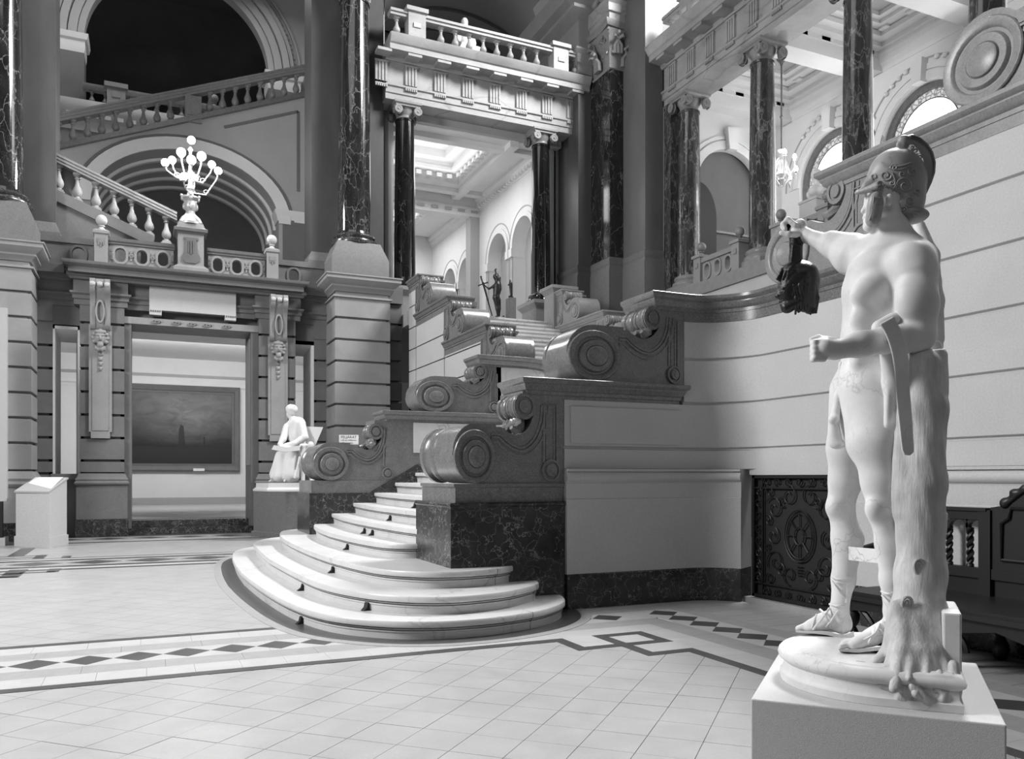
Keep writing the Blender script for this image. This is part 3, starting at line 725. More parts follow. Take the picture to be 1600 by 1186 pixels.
def corinthian(par, x, y, z, r, mat, h=1.1, square=False):
    m = MB()
    if square: m.mold(rect(x-r, x+r, y-r, y+r), [(-r*.9, z), (0, z), (.04, z+.04), (0, z+.08), (0, z+h*.5), (r*.2, z+h*.85), (-r*.9, z+h*.85)], True)
    else: m.lathe([(r, 0), (r*1.07, .04), (r, .08), (r*.98, h*.5), (r*1.25, h*.86)], (x, y, z), 28)
    c = obj('capital', m, mat, par, 40)
    l = MB(); n = 8
    for ring, (zz, hh) in enumerate(((.06, .42), (.34, .42))):
        for i in range(n):
            a = 2*PI*(i+.5*ring)/n; rr = r*(1.25 if square and i % 2 == ring % 2 else 1.0); ca, sa = math.cos(a), math.sin(a)
            for da, sc_ in ((-.16, .8), (0, 1), (.16, .8)):
                cb_, sb_ = math.cos(a+da), math.sin(a+da)
                pts = [(x+cb_*rr, y+sb_*rr, z+h*zz), (x+cb_*rr*1.03, y+sb_*rr*1.03, z+h*(zz+hh*.5*sc_)), (x+ca*rr*1.12, y+sa*rr*1.12, z+h*(zz+hh*.85*sc_)), (x+cb_*rr*1.32, y+sb_*rr*1.32, z+h*(zz+hh*.95*sc_)), (x+cb_*rr*1.38, y+sb_*rr*1.38, z+h*(zz+hh*.82*sc_))]
                l.tube(pts, [r*.14, r*.13, r*.12, r*.10, r*.05], 6)
    obj('acanthus_leaves', l, mat, c, 50)
    v = MB()
    for i in range(4):
        a = PI/4+i*PI/2; cx_, cy_ = x+math.cos(a)*r*1.45, y+math.sin(a)*r*1.45
        v.tube([(cx_+math.cos(a)*r*.26*math.cos(t)*(1-t/16), cy_+math.sin(a)*r*.26*math.cos(t)*(1-t/16), z+h*.78+r*.26*math.sin(t)*(1-t/16)) for t in [k*.55 for k in range(22)]], r*.07, 6)
    b = r*1.35
    v.mold([(x-b, y-b), (x, y-b*.86), (x+b, y-b), (x+b*.86, y), (x+b, y+b), (x, y+b*.86), (x-b, y+b), (x-b*.86, y)], [(-b*.7, z+h*.88), (-.02, z+h*.88), (.03, z+h*.94), (.03, z+h), (-b*.7, z+h)], True)
    obj('corner_scrolls', v, mat, c, 40)
    return c
def column(label, x, y, z0, z1, r, mat, cap_, hcap, matb, matc, group, plinth=.0, n=40):
    t = thing('column', label, 'column', group)
    m = MB(); p = r*1.42
    if plinth: m.box(x-p, x+p, y-p, y+p, z0, z0+plinth)
    b0 = z0+plinth
    m.lathe([(r*1.40, 0), (r*1.44, .05), (r*1.40, .10), (r*1.25, .115), (r*1.20, .15), (r*1.25, .18), (r*1.28, .21), (r*1.24, .25), (r*1.08, .265), (r*1.04, .29)], (x, y, b0), n)
    obj('base', m, matb, t, 40)
    zs, ze = b0+.29, z1-hcap
    obj('shaft', MB().lathe([(r*1.04, zs), (r, zs+.06)]+[(r*(1-.14*(q/8)**1.6), zs+.06+(ze-zs-.12)*q/8) for q in range(9)]+[(r*.92, ze-.05), (r*.92, ze), (r*.85, ze)], (x, y, 0), n), mat, t, 40)
    (ionic if cap_ == 'ionic' else corinthian)(t, x, y, ze, r*.87, matc, hcap)
    return t
def rect_pt(a, hw, hh):
    c, s = math.cos(a), math.sin(a); k = min(hw/max(1e-9, abs(c)), hh/max(1e-9, abs(s))); return (c*k, s*k)
def oval_panel(par, c, hw, hh, a, b, thick, fn, mat, nm='pierced_panel'):
    """a parapet cell with an upright oval opening and a raised rim; fn(u, w, t)"""
    cr = math.atan2(hh, hw); angs = sorted([2*PI*i/28 for i in range(28)]+[cr, PI-cr, PI+cr, 2*PI-cr])
    O = [(c[0]+rect_pt(q, hw, hh)[0], c[1]+rect_pt(q, hw, hh)[1]) for q in angs]
    def ov(q, a, b): s_ = max(0, b-a); return (c[0]+a*math.cos(q), c[1]+a*math.sin(q)+(s_ if math.sin(q) > 1e-6 else -s_ if math.sin(q) < -1e-6 else 0))
    I = [ov(q, a, b) for q in angs]; m = MB(); m.ring(O, I, 0, thick, fn); o = obj(nm, m, mat, par, 30)
    m = MB(); m.ring([ov(q, a+.055, b+.055) for q in angs], I, -.03, .01, fn); obj('oval_rim', m, mat, o, 30)
    return o

# ------------------------------------------------------------ door wall
wb = setting('wall_back')
YD = 22.2
def cbox(par, x0, x1, y0, y1, zs, mat, nm='stone_course', gap=.06, rec=.08):
    for a, b in zip(zs[:-1], zs[1:]): obj(nm, BOX(x0, x1, y0, y1, a+gap, b), mat, par, 0)
    obj('joint_core', BOX(x0+rec, x1-rec, y0+rec, y1-.02, zs[0], zs[-1]-.02), M_WALLG, par, 0)
JZ = [1.75+.535*i for i in range(7)]            # joints of the door wall
JZ = [1.45]+JZ+[5.40]
for x0, x1 in ((-1.38, -.45), (2.60, 3.50)):
    cbox(wb, x0, x1, 21.92, 22.5, JZ, M_WALLG)
    pth = [(x0, 22.5), (x0, 21.92), (x1, 21.92), (x1, 22.5)][::-1]; pth = [(x0, 22.5), (x0, 21.92), (x1, 21.92), (x1, 22.5)]
    obj('base_moulding', MB().mold(pth, [(-.2, 1.22), (.10, 1.22), (.11, 1.26), (.08, 1.30), (.09, 1.34), (.05, 1.40), (.03, 1.46), (0, 1.48), (-.2, 1.48)]), M_WALLG, wb)
    obj('dado_block', BOX(x0-.07, x1+.07, 21.86, 22.5, .41, 1.222), M_WALLG, wb)
    obj('marble_skirting', BOX(x0-.09, x1+.09, 21.84, 22.5, 0, .41), M_DADO, wb)
cbox(wb, -2.6, -1.95, YD, 23, JZ, M_WALLG)
obj('wall_block', BOX(-3.0, -1.35, YD+.02, 23, 4.92, 5.45), M_WALLG, wb); obj('wall_block', BOX(3.45, 4.5, YD+.02, 23, 4.85, 5.45), M_WALLG, wb)
obj('wall_block', BOX(-2.6, -1.3, YD, 23, .0, 1.45), M_WALLG, wb); obj('wall_block', BOX(3.4, 4.5, YD, 23, 0, 1.45), M_WALLG, wb)
obj('sill', BOX(-1.98, -1.36, YD-.12, 22.6, 1.33, 1.47), M_WALLG, wb)
cbox(wb, 4.02, 4.5, YD, 23, JZ, M_WALLG)
cbox(wb, 5.70, 6.19, 21.5, 22.6, JZ+[5.95], M_WALLG)
obj('wall_block', BOX(5.70, 6.19, 21.4, 22.6, 5.97, 6.4), M_WALLG, wb)
# splayed white reveals of the two narrow slits
for n_, (x0, x1) in enumerate(((-1.95, -1.38), (3.50, 4.02))):
    wn = setting('window_%d' % (n_+1))
    obj('reveal', MB().prism([(x0, 22.22), (x0+.04, 22.22), (x0+.10, 23.0), (x0, 23.0)], 1.45, 4.95, XY), M_WHITE, wn, 0)
    obj('reveal', MB().prism([(x1, 22.22), (x1-.06, 22.22), (x1-.14, 23.0), (x1, 23.0)], 1.45, 4.95, XY), M_WHITE, wn, 0)
    obj('reveal_head', MB().prism([(22.22, 4.95), (22.22, 4.85), (23.0, 4.65), (23.0, 4.95)], x0, x1, lambda u, w_, t: (t, u, w_)), M_WHITE, wn, 0)
obj('upper_wall', BOX(-6, -.42, 23.0, 23.25, 1.4, 6.3), M_WALLG, wb) if False else None
for x0, x1, z0, z1 in ((-6, -1.93, 0, 6.2), (-1.42, -.40, 0, 6.2), (-1.95, -1.38, 0, 1.45), (2.5, 3.55, 0, 6.2), (3.5, 4.05, 0, 1.45), (4.0, 6.1, 0, 6.2), (-.41, 2.51, 5.23, 6.2), (-1.95, -1.38, 4.97, 6.2), (3.5, 4.05, 4.97, 6.2)):
    obj('wall_core', BOX(x0, x1, 23.0, 23.3, z0, z1), M_WALLG, wb, 0)
# door casing
d1 = setting('door_1')
for a in ((-.45, -.30, 5.06), (2.42, 2.60, 5.06)):
    obj('door_jamb', BOX(a[0], a[1], 22.05, 23.25, .16, 5.06), M_WALLG, d1)
obj('door_lintel', BOX(-.45, 2.6, 22.02, 23.25, 5.06, 5.22), M_PIER, d1)
for x in (.25, .7, 1.05, 1.4, 1.85):
    obj('carved_scroll', MB().tube([(x+.12*math.cos(t)*(1-t/14), 22.0, 5.14+.045*math.sin(t)*(1-t/14)) for t in [k*.5 for k in range(22)]], .012, 5), M_PIER, d1, 40)
obj('door_recess', BOX(-.52, 2.62, 22.3, 23.0, 5.22, 5.5), M_WALLG, d1)
obj('jamb_panel', BOX(2.40, 2.42, 22.2, 23.1, 1.7, 4.9), M_PIER, d1)
for k in range(2): obj('door_step', BOX(-.45, 2.6, 22.15+.35*k, 23.4, 0+.165*k, .165*(k+1)), M_DADO, d1)
# plaque
pq = tag(obj('plaque', MB().box(.09, 2.06, 21.98, 22.2, 5.42, 6.0).box(.09, .36, 21.96, 22.2, 5.30, 5.42).box(1.80, 2.06, 21.96, 22.2, 5.30, 5.42), M_PLAS), 'blank pale stone plaque above the doorway, under the cornice', 'plaque')
for x in (.09, 1.80):
    for i in range(5): obj('drop', BOX(x+.02+i*.05, x+.05+i*.05, 21.95, 21.98, 5.37, 5.41), M_GREY, pq, 0)
# entablature over the door wall and its straight cornice
pe = [(-3.0, YD), (-1.5, YD), (-1.5, 21.9), (-.38, 21.9), (-.38, 22.1), (2.52, 22.1), (2.52, 21.9), (3.62, 21.9), (3.62, YD), (4.6, YD)]
obj('architrave', MB().mold(pe, [(-.3, 5.40), (.0, 5.40), (.0, 5.52), (.03, 5.54), (.03, 5.62), (.08, 5.66), (.08, 5.70), (-.3, 5.70)]), M_WALLG, wb, 25)
obj('frieze', MB().mold(pe, [(-.3, 5.70), (.01, 5.70), (.01, 6.02), (-.3, 6.02)]), M_WALLG, wb, 25)
obj('bed_moulding', MB().mold([(-3.0, YD), (-1.55, YD), (-1.55, 21.85), (3.65, 21.85), (3.65, YD), (4.6, YD)], [(-.3, 5.98), (.03, 5.98), (.06, 6.03), (.10, 6.05), (.10, 6.12), (-.3, 6.12)]), M_WALLG, wb, 25)
obj('cornice', MB().mold([(-1.62, 22.6), (-1.62, 21.6), (3.68, 21.6), (3.68, 22.6)], [(-1.2, 6.10), (-.02, 6.10), (-.02, 6.22), (.03, 6.24), (.08, 6.28), (.10, 6.33), (.10, 6.345), (-1.2, 6.345)]), M_WALLG, wb, 25)
obj('cornice', MB().mold([(-3, YD-.2), (-1.7, YD-.2)], [(-.6, 6.12), (0, 6.12), (.05, 6.3), (-.6, 6.3)]), M_WALLG, wb, 25)
obj('cornice', MB().mold([(3.7, YD-.2), (4.7, YD-.2)], [(-.6, 6.12), (0, 6.12), (.05, 6.3), (-.6, 6.3)]), M_WALLG, wb, 25)
obj('balcony_floor', BOX(-6, 6.1, 22.0, 28.9, 6.18, 6.34), M_WALLG, wb, 0)
# consoles with masks
def console(x, label):
    t = thing('wall_console', label, 'console', 'carved consoles on the door piers', (x, 21.92, 0))
    pr = [(0, 5.98), (-.30, 5.98), (-.36, 5.90), (-.36, 5.74), (-.28, 5.64), (-.20, 5.55), (-.16, 5.2), (-.17, 4.96), (-.12, 4.85), (-.06, 4.82), (0, 4.82)]
    m = MB()
    for a, b, q in ((-.21, -.10, 1.0), (-.10, .10, .88), (.10, .21, 1.0)): m.prism([(p[0]*q, p[1]) for p in pr], a, b, lambda u, w_, t_: (t_, u, w_))
    obj('scroll_body', m, M_PIER, t, 40)
    m = MB()
    for dx in (-.15, 0, .15): m.lathe([(.001, -.06), (.05, -.055), (.07, 0), (.05, .055), (.001, .06)], (dx, -.33, 5.84), 14, 'x', False)
    obj('scroll_rolls', m, M_PLAS, t, 50)
    m = MB(); m.ring(ellipse(0, 5.24, .10, .27, 20), ellipse(0, 5.24, .065, .22, 20), -.22, -.14, lambda u, w_, t_: (u, t_, w_)); obj('cartouche', m, M_PIER, t, 30)
    z = 4.62
    face = [ell((0, -.12, z), (.11, .09, .15)), ell((0, -.21, z-.01), (.025, .035, .045)), ell((-.05, -.19, z+.045), (.03, .02, .014), sub=True, k=.01), ell((.05, -.19, z+.045), (.03, .02, .014), sub=True, k=.01),
            ell((0, -.20, z-.075), (.045, .025, .018), sub=True, k=.01), ell((0, -.17, z-.15), (.07, .05, .07)), cap((-.09, -.17, z+.08), (.09, -.17, z+.08), .02), ell((0, -.14, z+.15), (.12, .06, .05))]
    for i in range(9):
        a = -.6+i*(PI+1.2)/8; face.append(ell((.15*math.cos(a), -.10, z+.02+.17*math.sin(a)), (.05, .05, .045)))
    for i in range(5): face.append(ell(((i-2)*.045, -.15, z-.23-.02*(i % 2)), (.03, .04, .06)))
    carve('mask', face, M_PIER, t, .012, 0)
    dr = []
    for i in range(4): dr += [ell((0, -.06, z-.36-i*.115), (.055-.008*i, .05, .055)), ell((-.04, -.05, z-.33-i*.115), (.025, .03, .03)), ell((.04, -.05, z-.33-i*.115), (.025, .03, .03))]
    carve('hanging_drop', dr, M_PIER, t, .012, 0)
    obj('plain_strip', MB().box(-.24, .24, -.05, 0, 2.45, 4.95).box(-.20, .20, -.055, 0, 2.30, 2.45).box(-.17, .17, -.065, -.05, 2.48, 4.9), M_PIER, t)
console(-.95, 'carved console with a grotesque mask left of the doorway')
console(3.06, 'carved console with a grotesque mask right of the doorway')

# parapet of the balcony over the door
bp = thing('balcony_parapet', 'pierced stone parapet with oval openings over the doorway cornice', 'parapet')
PZ0, PZ1, PY = 6.345, 7.0, 21.85
fnp = lambda u, w_, t: (u, PY+t, w_)
for x0, x1, m_ in ((-.76, .62, M_PIER), (1.40, 2.74, M_PIER)):
    hw = (x1-x0)/6
    for i in range(3): oval_panel(bp, (x0+hw*(2*i+1), 6.62), hw-.0005, .235, .115, .165, .14, fnp, m_)
    for i in range(4):
        rm = MB(); xx = x0+hw*2*i+(.05 if i == 0 else -.05 if i == 3 else 0)
        rm.lathe([(.05, 0), (.05, -.03), (.03, -.035), (.028, -.02), (.012, -.02), (.012, -.045), (.001, -.045)], (xx, PY, 6.62), 14, 'y', False); rm.box(xx-.02, xx+.02, PY-.02, PY, 6.50, 6.56); rm.box(xx-.02, xx+.02, PY-.02, PY, 6.68, 6.74)
        obj('rosette', rm, m_, bp, 40)
    obj('rail', MB().mold([(x0-.02, PY-.02), (x1+.02, PY-.02)], [(-.22, 6.855), (0, 6.855), (.02, 6.87), (.02, 6.90), (.05, 6.93), (.06, 7.0), (-.28, 7.0), (-.22, 6.9)]), M_WALLG, bp, 25)
    obj('plinth_rail', BOX(x0-.02, x1+.02, PY-.03, PY+.2, PZ0, 6.385), M_WALLG, bp)
for x0, x1, yy in ((-2.6, -1.10, 22.19), (3.10, 4.6, 22.19)):
    fq = (lambda yy: (lambda u, w_, t: (u, yy+t, w_)))(yy)
    c = -1.42 if x0 < 0 else 3.5
    oval_panel(bp, (c, 6.62), .30, .235, .13, .17, .12, fq, M_WALLG)
    obj('side_panel', BOX(x0, c-.30, yy, yy+.12, 6.385, 6.86), M_WALLG, bp); obj('side_panel', BOX(c+.30, x1, yy, yy+.12, 6.385, 6.86), M_WALLG, bp)
    obj('rail', BOX(x0, x1, yy-.05, yy+.2, 6.86, 7.0), M_WALLG, bp)
    obj('plinth_rail', BOX(x0, x1, yy-.03, yy+.2, 6.3, 6.385), M_WALLG, bp)
for x in (-.93, 2.91):
    p = obj('post', MB().box(x-.14, x+.14, 21.72, 22.05, PZ0, 7.05).mold(rect(x-.14, x+.14, 21.72, 22.05), [(-.1, 7.03), (.0, 7.03), (.03, 7.06), (.03, 7.12), (-.02, 7.15), (-.1, 7.15)], True).box(x-.12, x+.12, 21.74, 22.03, 7.1, 7.16), M_PIER, bp)
    obj('ornament', MB().box(x-.07, x+.07, 21.70, 21.72, 6.84, 6.94).box(x-.06, x-.03, 21.70, 21.72, 6.78, 6.84).box(x-.015, x+.015, 21.70, 21.72, 6.74, 6.84).box(x+.03, x+.06, 21.70, 21.72, 6.78, 6.84), M_GREYL, p)
    ball_finial(p, x, 21.88, 7.15, .125, M_PLAS)
nx = 1.0
nw = thing('newel_pedestal', 'stone pedestal with a carved lyre-shaped relief carrying the lit candelabrum', 'pedestal')
obj('body', MB().box(nx-.29, nx+.29, 21.62, 22.2, 6.45, 7.30), M_PIER, nw)
obj('base', MB().mold(rect(nx-.29, nx+.29, 21.62, 22.2), [(-.2, PZ0), (.10, PZ0), (.10, 6.42), (.05, 6.46), (0, 6.50), (-.2, 6.50)], True), M_PIER, nw, 25)
obj('cap', MB().mold(rect(nx-.29, nx+.29, 21.62, 22.2), [(-.28, 7.24), (.0, 7.24), (.03, 7.28), (.08, 7.30), (.09, 7.37), (.03, 7.40), (-.02, 7.52), (-.28, 7.52)], True), M_WALLG, nw, 25)
lyre = [(-.12, 7.12), (.12, 7.12), (.12, 6.95), (.13, 6.82), (.19, 6.70), (.19, 6.60), (.12, 6.54), (-.12, 6.54), (-.19, 6.60), (-.19, 6.70), (-.13, 6.82), (-.12, 6.95)]
obj('lyre_relief', MB().prism(lyre, 21.585, 21.63, XZ).box(-.015+0, .015, 21.57, 21.59, 6.75, 7.08).box(-.06, -.04, 21.57, 21.59, 6.78, 7.08).box(.04, .06, 21.57, 21.59, 6.78, 7.08), M_WALLG, nw, 25, loc=(nx, 0, 0))
obj('tile_frame', BOX(nx-.16, nx+.16, 21.60, 21.62, 7.10, 7.16), M_WALLG, nw)

# candelabrum
M_LAMPM = plain('pale_gilt_metal', .45, .35, .3)
M_GLOBE = glow('lit_glass_globe', 14)
cd = thing('candelabrum', 'branching candelabrum with ten lit glass globes on the balcony pedestal', 'lamp', None, (nx, 21.9, 7.52))
st = MB().lathe([(.30, 0), (.30, .05), (.24, .08), (.20, .16), (.13, .26), (.10, .34), (.15, .42), (.16, .52), (.12, .60), (.20, .66), (.20, .70), (.08, .74), (.06, .84), (.10, .90), (.06, .98), (.04, 1.2), (.07, 1.28), (.04, 1.36), (.03, 1.8), (.06, 1.86), (.02, 1.92)], n=20)
obj('stem', st, M_LAMPM, cd, 40)
ft = []
for i in range(4):
    a = PI/4+i*PI/2; ft += chain([((.12*math.cos(a), .12*math.sin(a), .22), .05), ((.24*math.cos(a), .24*math.sin(a), .12), .045), ((.30*math.cos(a), .30*math.sin(a), .03), .05)], .02)
    a2 = i*PI/2; ft += [ell((.13*math.cos(a2), .13*math.sin(a2), .46), (.05, .05, .09)), ell((.17*math.cos(a2), .17*math.sin(a2), .64), (.05, .05, .05)), ell((.10*math.cos(a2), .10*math.sin(a2), .58), (.05, .05, .05)), ell((.2*math.cos(a2), .2*math.sin(a2), .72), (.035, .035, .04))]
carve('foot_ornament', ft, M_LAMPM, cd, .014, 0)
globes = [((299, 219), 0, .115), ((283, 238), -.1, .13), ((315, 244), -.1, .13), ((299, 250), -.42, .13), ((258, 254), 0, .11), ((269, 250), .3, .11), ((331, 257), .3, .11), ((341, 267), 0, .11), ((287, 276), -.35, .11), ((304, 278), .35, .11)]
for (gx, gy), dy, r in globes:
    r *= .82
    p = onY(gx, gy, 21.9+dy)-Vector((nx, 21.9, 7.52))
    if gy > 219:
        b0 = Vector((0, 0, 1.25 if gy < 260 else .92)); e = Vector((p.x, p.y, p.z-r)); mid = b0*.45+e*.55; mid.z = min(b0.z, e.z)-.12
        pts = [b0, b0*.75+mid*.25+Vector((0, 0, -.08)), mid, e*.85+mid*.15+Vector((0, 0, -.06)), e]
        br = obj('branch', MB().tube(pts, .018, 6).tube([mid+Vector((.07*math.cos(t)*(1-t/9), 0, .07+.07*math.sin(t)*(1-t/9))) for t in [k*.6 for k in range(12)]], .012, 5).lathe([(.02, 0), (.06, .02), (.05, .04), (.03, .05)], tuple(e-Vector((0, 0, .03))), 12), M_LAMPM, cd, 50)
    obj('globe', MB().lathe([(r*math.sin(a), -r*math.cos(a)) for a in [.05+i*(PI-.1)/10 for i in range(11)]], tuple(p), 16), M_GLOBE, cd, 60)
point('candelabrum_light', (nx, 21.7, 9.2), 620, .35)

# big piers carrying the main columns
for n_, (x0, x1) in enumerate(((-4.4, -2.26), (4.34, 5.76))):
    t = thing('pier', ['square stone pier of banded courses at the far left edge, left of the doorway', 'square stone pier of banded courses right of the doorway, under the tall dark column'][n_], 'pier', 'banded piers of the hall')
    zs = [1.50]+[1.52+.549*i for i in range(1, 8)]
    zs = [1.5]+[5.40-.549*i for i in range(7, -1, -1) if 5.40-.549*i > 1.6]+[5.97]
    y0, y1 = 21.1, 22.9
    for a, b in zip(zs[:-1], zs[1:]):
        obj('stone_course', MB().mold(rect(x0, x1, y0, y1), [(-.5, a), (-.08, a), (-.08, a+.055), (-.01, a+.058), (0, a+.068), (0, b-.010), (-.010, b), (-.5, b)], True), M_PIER, t, 25)
    obj('base_moulding', MB().mold(rect(x0, x1, y0, y1), [(-.5, 1.18), (.10, 1.18), (.12, 1.24), (.09, 1.30), (.10, 1.36), (.04, 1.45), (0, 1.52), (-.5, 1.52)], True), M_PIER, t, 25)
    obj('dado_block', MB().mold(rect(x0-.08, x1+.08, y0-.08, y1), [(-.5, .40), (0, .40), (0, 1.19), (-.5, 1.19)], True), M_PIER, t, 25)
    obj('marble_skirting', MB().mold(rect(x0-.11, x1+.11, y0-.11, y1), [(-.5, 0), (0, 0), (0, .40), (-.5, .40)], True), M_DADO, t, 25)
    obj('neck', MB().mold(rect(x0, x1, y0, y1), [(-.5, 5.95), (.05, 5.95), (.05, 5.99), (-.04, 6.02), (-.04, 6.20), (-.5, 6.20)], True), M_PIER, t, 25)
    obj('cornice', MB().mold(rect(x0, x1, y0, y1), [(-.5, 6.10), (0, 6.10), (.03, 6.15), (.10, 6.21), (.10, 6.25), (.20, 6.33), (.24, 6.38), (.24, 6.45), (.27, 6.47), (.27, 6.50), (-.5, 6.50)], True), M_PIER, t, 25)
for n_, x in enumerate((-2.93, 5.02)):
    p = thing('column_pedestal', ['grey granite pedestal with sloping shoulders under the leftmost column', 'grey granite pedestal with sloping shoulders under the tall column right of the candelabrum'][n_], 'pedestal', 'granite pedestals')
    m = MB(); a, b = .74, .55
    v = [(x-a, 21.2, 6.5), (x+a, 21.2, 6.5), (x+a, 22.6, 6.5), (x-a, 22.6, 6.5), (x-a, 21.2, 7.0), (x+a, 21.2, 7.0), (x+a, 22.6, 7.0), (x-a, 22.6, 7.0), (x-b, 21.36, 7.46), (x+b, 21.36, 7.46), (x+b, 22.4, 7.46), (x-b, 22.4, 7.46)]
    m.add(v, [(0, 1, 2, 3)]+[(i, (i+1) % 4, 4+(i+1) % 4, 4+i) for i in range(4)]+[(4+i, 4+(i+1) % 4, 8+(i+1) % 4, 8+i) for i in range(4)]+[(8, 9, 10, 11)])
    obj('block', m, M_PED, p, 20)
    column(['tall dark veined column with a bright highlight at the left edge of the picture', 'tall dark veined column on a granite pedestal between the doorway and the arcade'][n_], x, 21.92, 7.46, 15.2, .43, M_COL, 'cor', 1.3, M_DADO, M_GREYL, 'tall dark hall columns', 0)
    x0, x1 = (-2.62, -1.90) if n_ == 0 else (3.98, 5.92)
    q = thing('pilaster', ['grey stone pilaster beside the leftmost column', 'broad grey stone pilaster behind the tall dark column'][n_], 'pilaster', 'hall pilasters')
    obj('shaft', BOX(x0 if n_ else -4.5, x1, 22.35, 23.4, 7.3, 18), M_PIL, q)
    obj('foot', MB().mold(rect(x0 if n_ else -4.5, x1, 22.35, 23.4), [(-.3, 6.3), (.10, 6.3), (.10, 7.1), (0, 7.35), (-.3, 7.35)], True), M_PED, q, 20)

# ------------------------------------------------------------ picture room behind the doorway
wp = setting('wall_picture_room')
obj('back_wall', BOX(-8, 7, 34.8, 35, .33, 6), M_WHITE, wp, 0)
obj('cornice', MB().mold([(-8, 34.8), (7, 34.8)], [(-.1, 4.75), (.03, 4.75), (.05, 4.85), (.12, 4.9), (.14, 5.0), (-.1, 5.0)]), M_WHITE, wp)
ZR_ = onY(290, 592, 34.8).z+.05
obj('picture_rail', MB().mold([(-8, 34.8), (7, 34.8)], [(-.1, ZR_), (.06, ZR_), (.09, ZR_+.1), (-.1, ZR_+.1)]), M_WHITEG, wp)
obj('baseboard', BOX(-8, 7, 34.74, 34.8, .33, .60), M_WHITEG, wp)
obj('side_wall', BOX(-8.2, -8, 23.3, 35, .33, 6), M_WHITE, wp, 0); obj('side_wall', BOX(6.05, 6.2, 23.3, 35, .33, 6), M_WHITE, wp, 0)
obj('room_ceiling', BOX(-8, 7, 23.2, 35, 5.95, 6.1), M_WHITE, wp, 0)
obj('room_floor', BOX(-8, 6.1, 23.2, 34.8, .2, .33), M_TILEB, wp, 0)
for i in range(14): obj('floor_border', BOX(-6+i*.9, -5.15+i*.9, 27, 27.6, .33, .3315), M_GREYB if i % 2 else M_TILE, wp, 0)
pa, pb = onY(198, 598, 34.7), onY(375, 737, 34.7)
px0, px1, pz0, pz1 = pa.x-.9, pb.x, onY(375, 737, 34.7).z, onY(375, 606, 34.7).z
pt = thing('framed_painting', 'large dark landscape painting in a carved frame seen through the doorway', 'painting')
fr_ = MB().mold([(px0, pz0), (px1, pz0), (px1, pz1), (px0, pz1)], [(-.32, -.02), (-.30, -.08), (-.22, -.06), (-.20, -.10), (-.06, -.16), (0, -.12), (0, 0), (-.32, 0)], True)
fr_.v = [(v[0], 34.78+v[2], v[1]) for v in fr_.v]; obj('frame', fr_, M_WALLG, pt, 25)
cv = NT('painted_canvas')
sep = cv.new('ShaderNodeSeparateXYZ'); gg = cv.new('ShaderNodeNewGeometry'); cv.l.new(gg.outputs['Position'], sep.inputs[0])
mr = cv.new('ShaderNodeMapRange'); mr.inputs[1].default_value = pz0; mr.inputs[2].default_value = pz1; cv.l.new(sep.outputs['Z'], mr.inputs[0])
mx = cv.new('ShaderNodeMapRange'); mx.inputs[1].default_value = px0+.9; mx.inputs[2].default_value = px1; cv.l.new(sep.outputs['X'], mx.inputs[0])
nz = cv.noise(1.4, 7, .6, cv.co((1, 1, 2.2)), .8)
grad = cv.ramp(mr.outputs[0], [(0, .004), (.30, .006), (.36, .03), (.45, .05), (.70, .085), (1, .04)])
gx = cv.ramp(mx.outputs[0], [(0, .35), (.5, 1.5), (1, .7)])
cl = cv.ramp(nz, [(.25, .45), (.75, 1.7)])
cv.l.new(cv.mix(1.0, cv.mix(1.0, grad, gx, 'MULTIPLY'), cl, 'MULTIPLY'), cv.b.inputs['Base Color']); cv.b.inputs['Roughness'].default_value = .4
obj('canvas', BOX(px0+.3, px1-.3, 34.72, 34.76, pz0+.3, pz1-.3), cv.m, pt, 0)
tw = MB(); tx = px1-2.15
tw.prism([(tx-.10, pz0+.9), (tx+.16, pz0+.9), (tx+.12, pz0+1.35), (tx+.09, pz0+1.75), (tx-.02, pz0+1.82), (tx-.08, pz0+1.6)], 34.715, 34.722, XZ); tw.prism([(tx+.8, pz0+.9), (tx+.86, pz0+.9), (tx+.86, pz0+1.35), (tx+.8, pz0+1.35)], 34.715, 34.722, XZ)
tw.prism([(px0+.3, pz0+.3), (px1-.3, pz0+.3), (px1-.3, pz0+1.05), (px1-1.2, pz0+1.0), (px1-2.4, pz0+.92), (px1-3.6, pz0+.98), (px0+.3, pz0+.9)], 34.717, 34.722, XZ)
obj('painted_ruin', tw, plain('dark_paint', .010, .5), pt, 0)
obj('name_plate', BOX((px0+px1)/2+.75, (px0+px1)/2+1.15, 34.60, 34.63, pz0+.02, pz0+.12), M_PAPER, pt, 0)

# ------------------------------------------------------------ the left wing behind the doorway: two stair runs and vaults
def sloped_rail(par, x0, z0, x1, z1, y, w_, prof_h, mat, nm='handrail'):
    m = MB(); hh = prof_h
    for a, b, q in ((0, hh*.35, .78), (hh*.35, hh*.72, .9), (hh*.72, hh, 1.0)):
        m.prism([(x0, z0-hh+a), (x1, z1-hh+a), (x1, z1-hh+b), (x0, z0-hh+b)], y-w_*q, y+w_*q, XZ)
    return obj(nm, m, mat, par, 20)
ls = thing('stair_railing', 'stone baluster railing sloping down to the candelabrum pedestal', 'railing')
zr = lambda x: 8.30-.40*x if False else 8.04+(.66-x)*.40
sloped_rail(ls, -4.3, zr(-4.3), .72, zr(.72), 22.75, .17, .20, M_GREYL)
for x in (-1.87, -1.48, -1.08, -.69, -.30, .09, .48):
    zt = zr(x)-.20; b = baluster(ls, x, 22.75, zt-.66, M_PIER, .66, 1.0)
    obj('footing', BOX(x-.12, x+.12, 22.65, 22.87, zt-.80, zt-.655), M_PIER, ls)
sw = thing('lower_stair_flank', 'grey stone flank wall under the railing left of the candelabrum', 'wall')
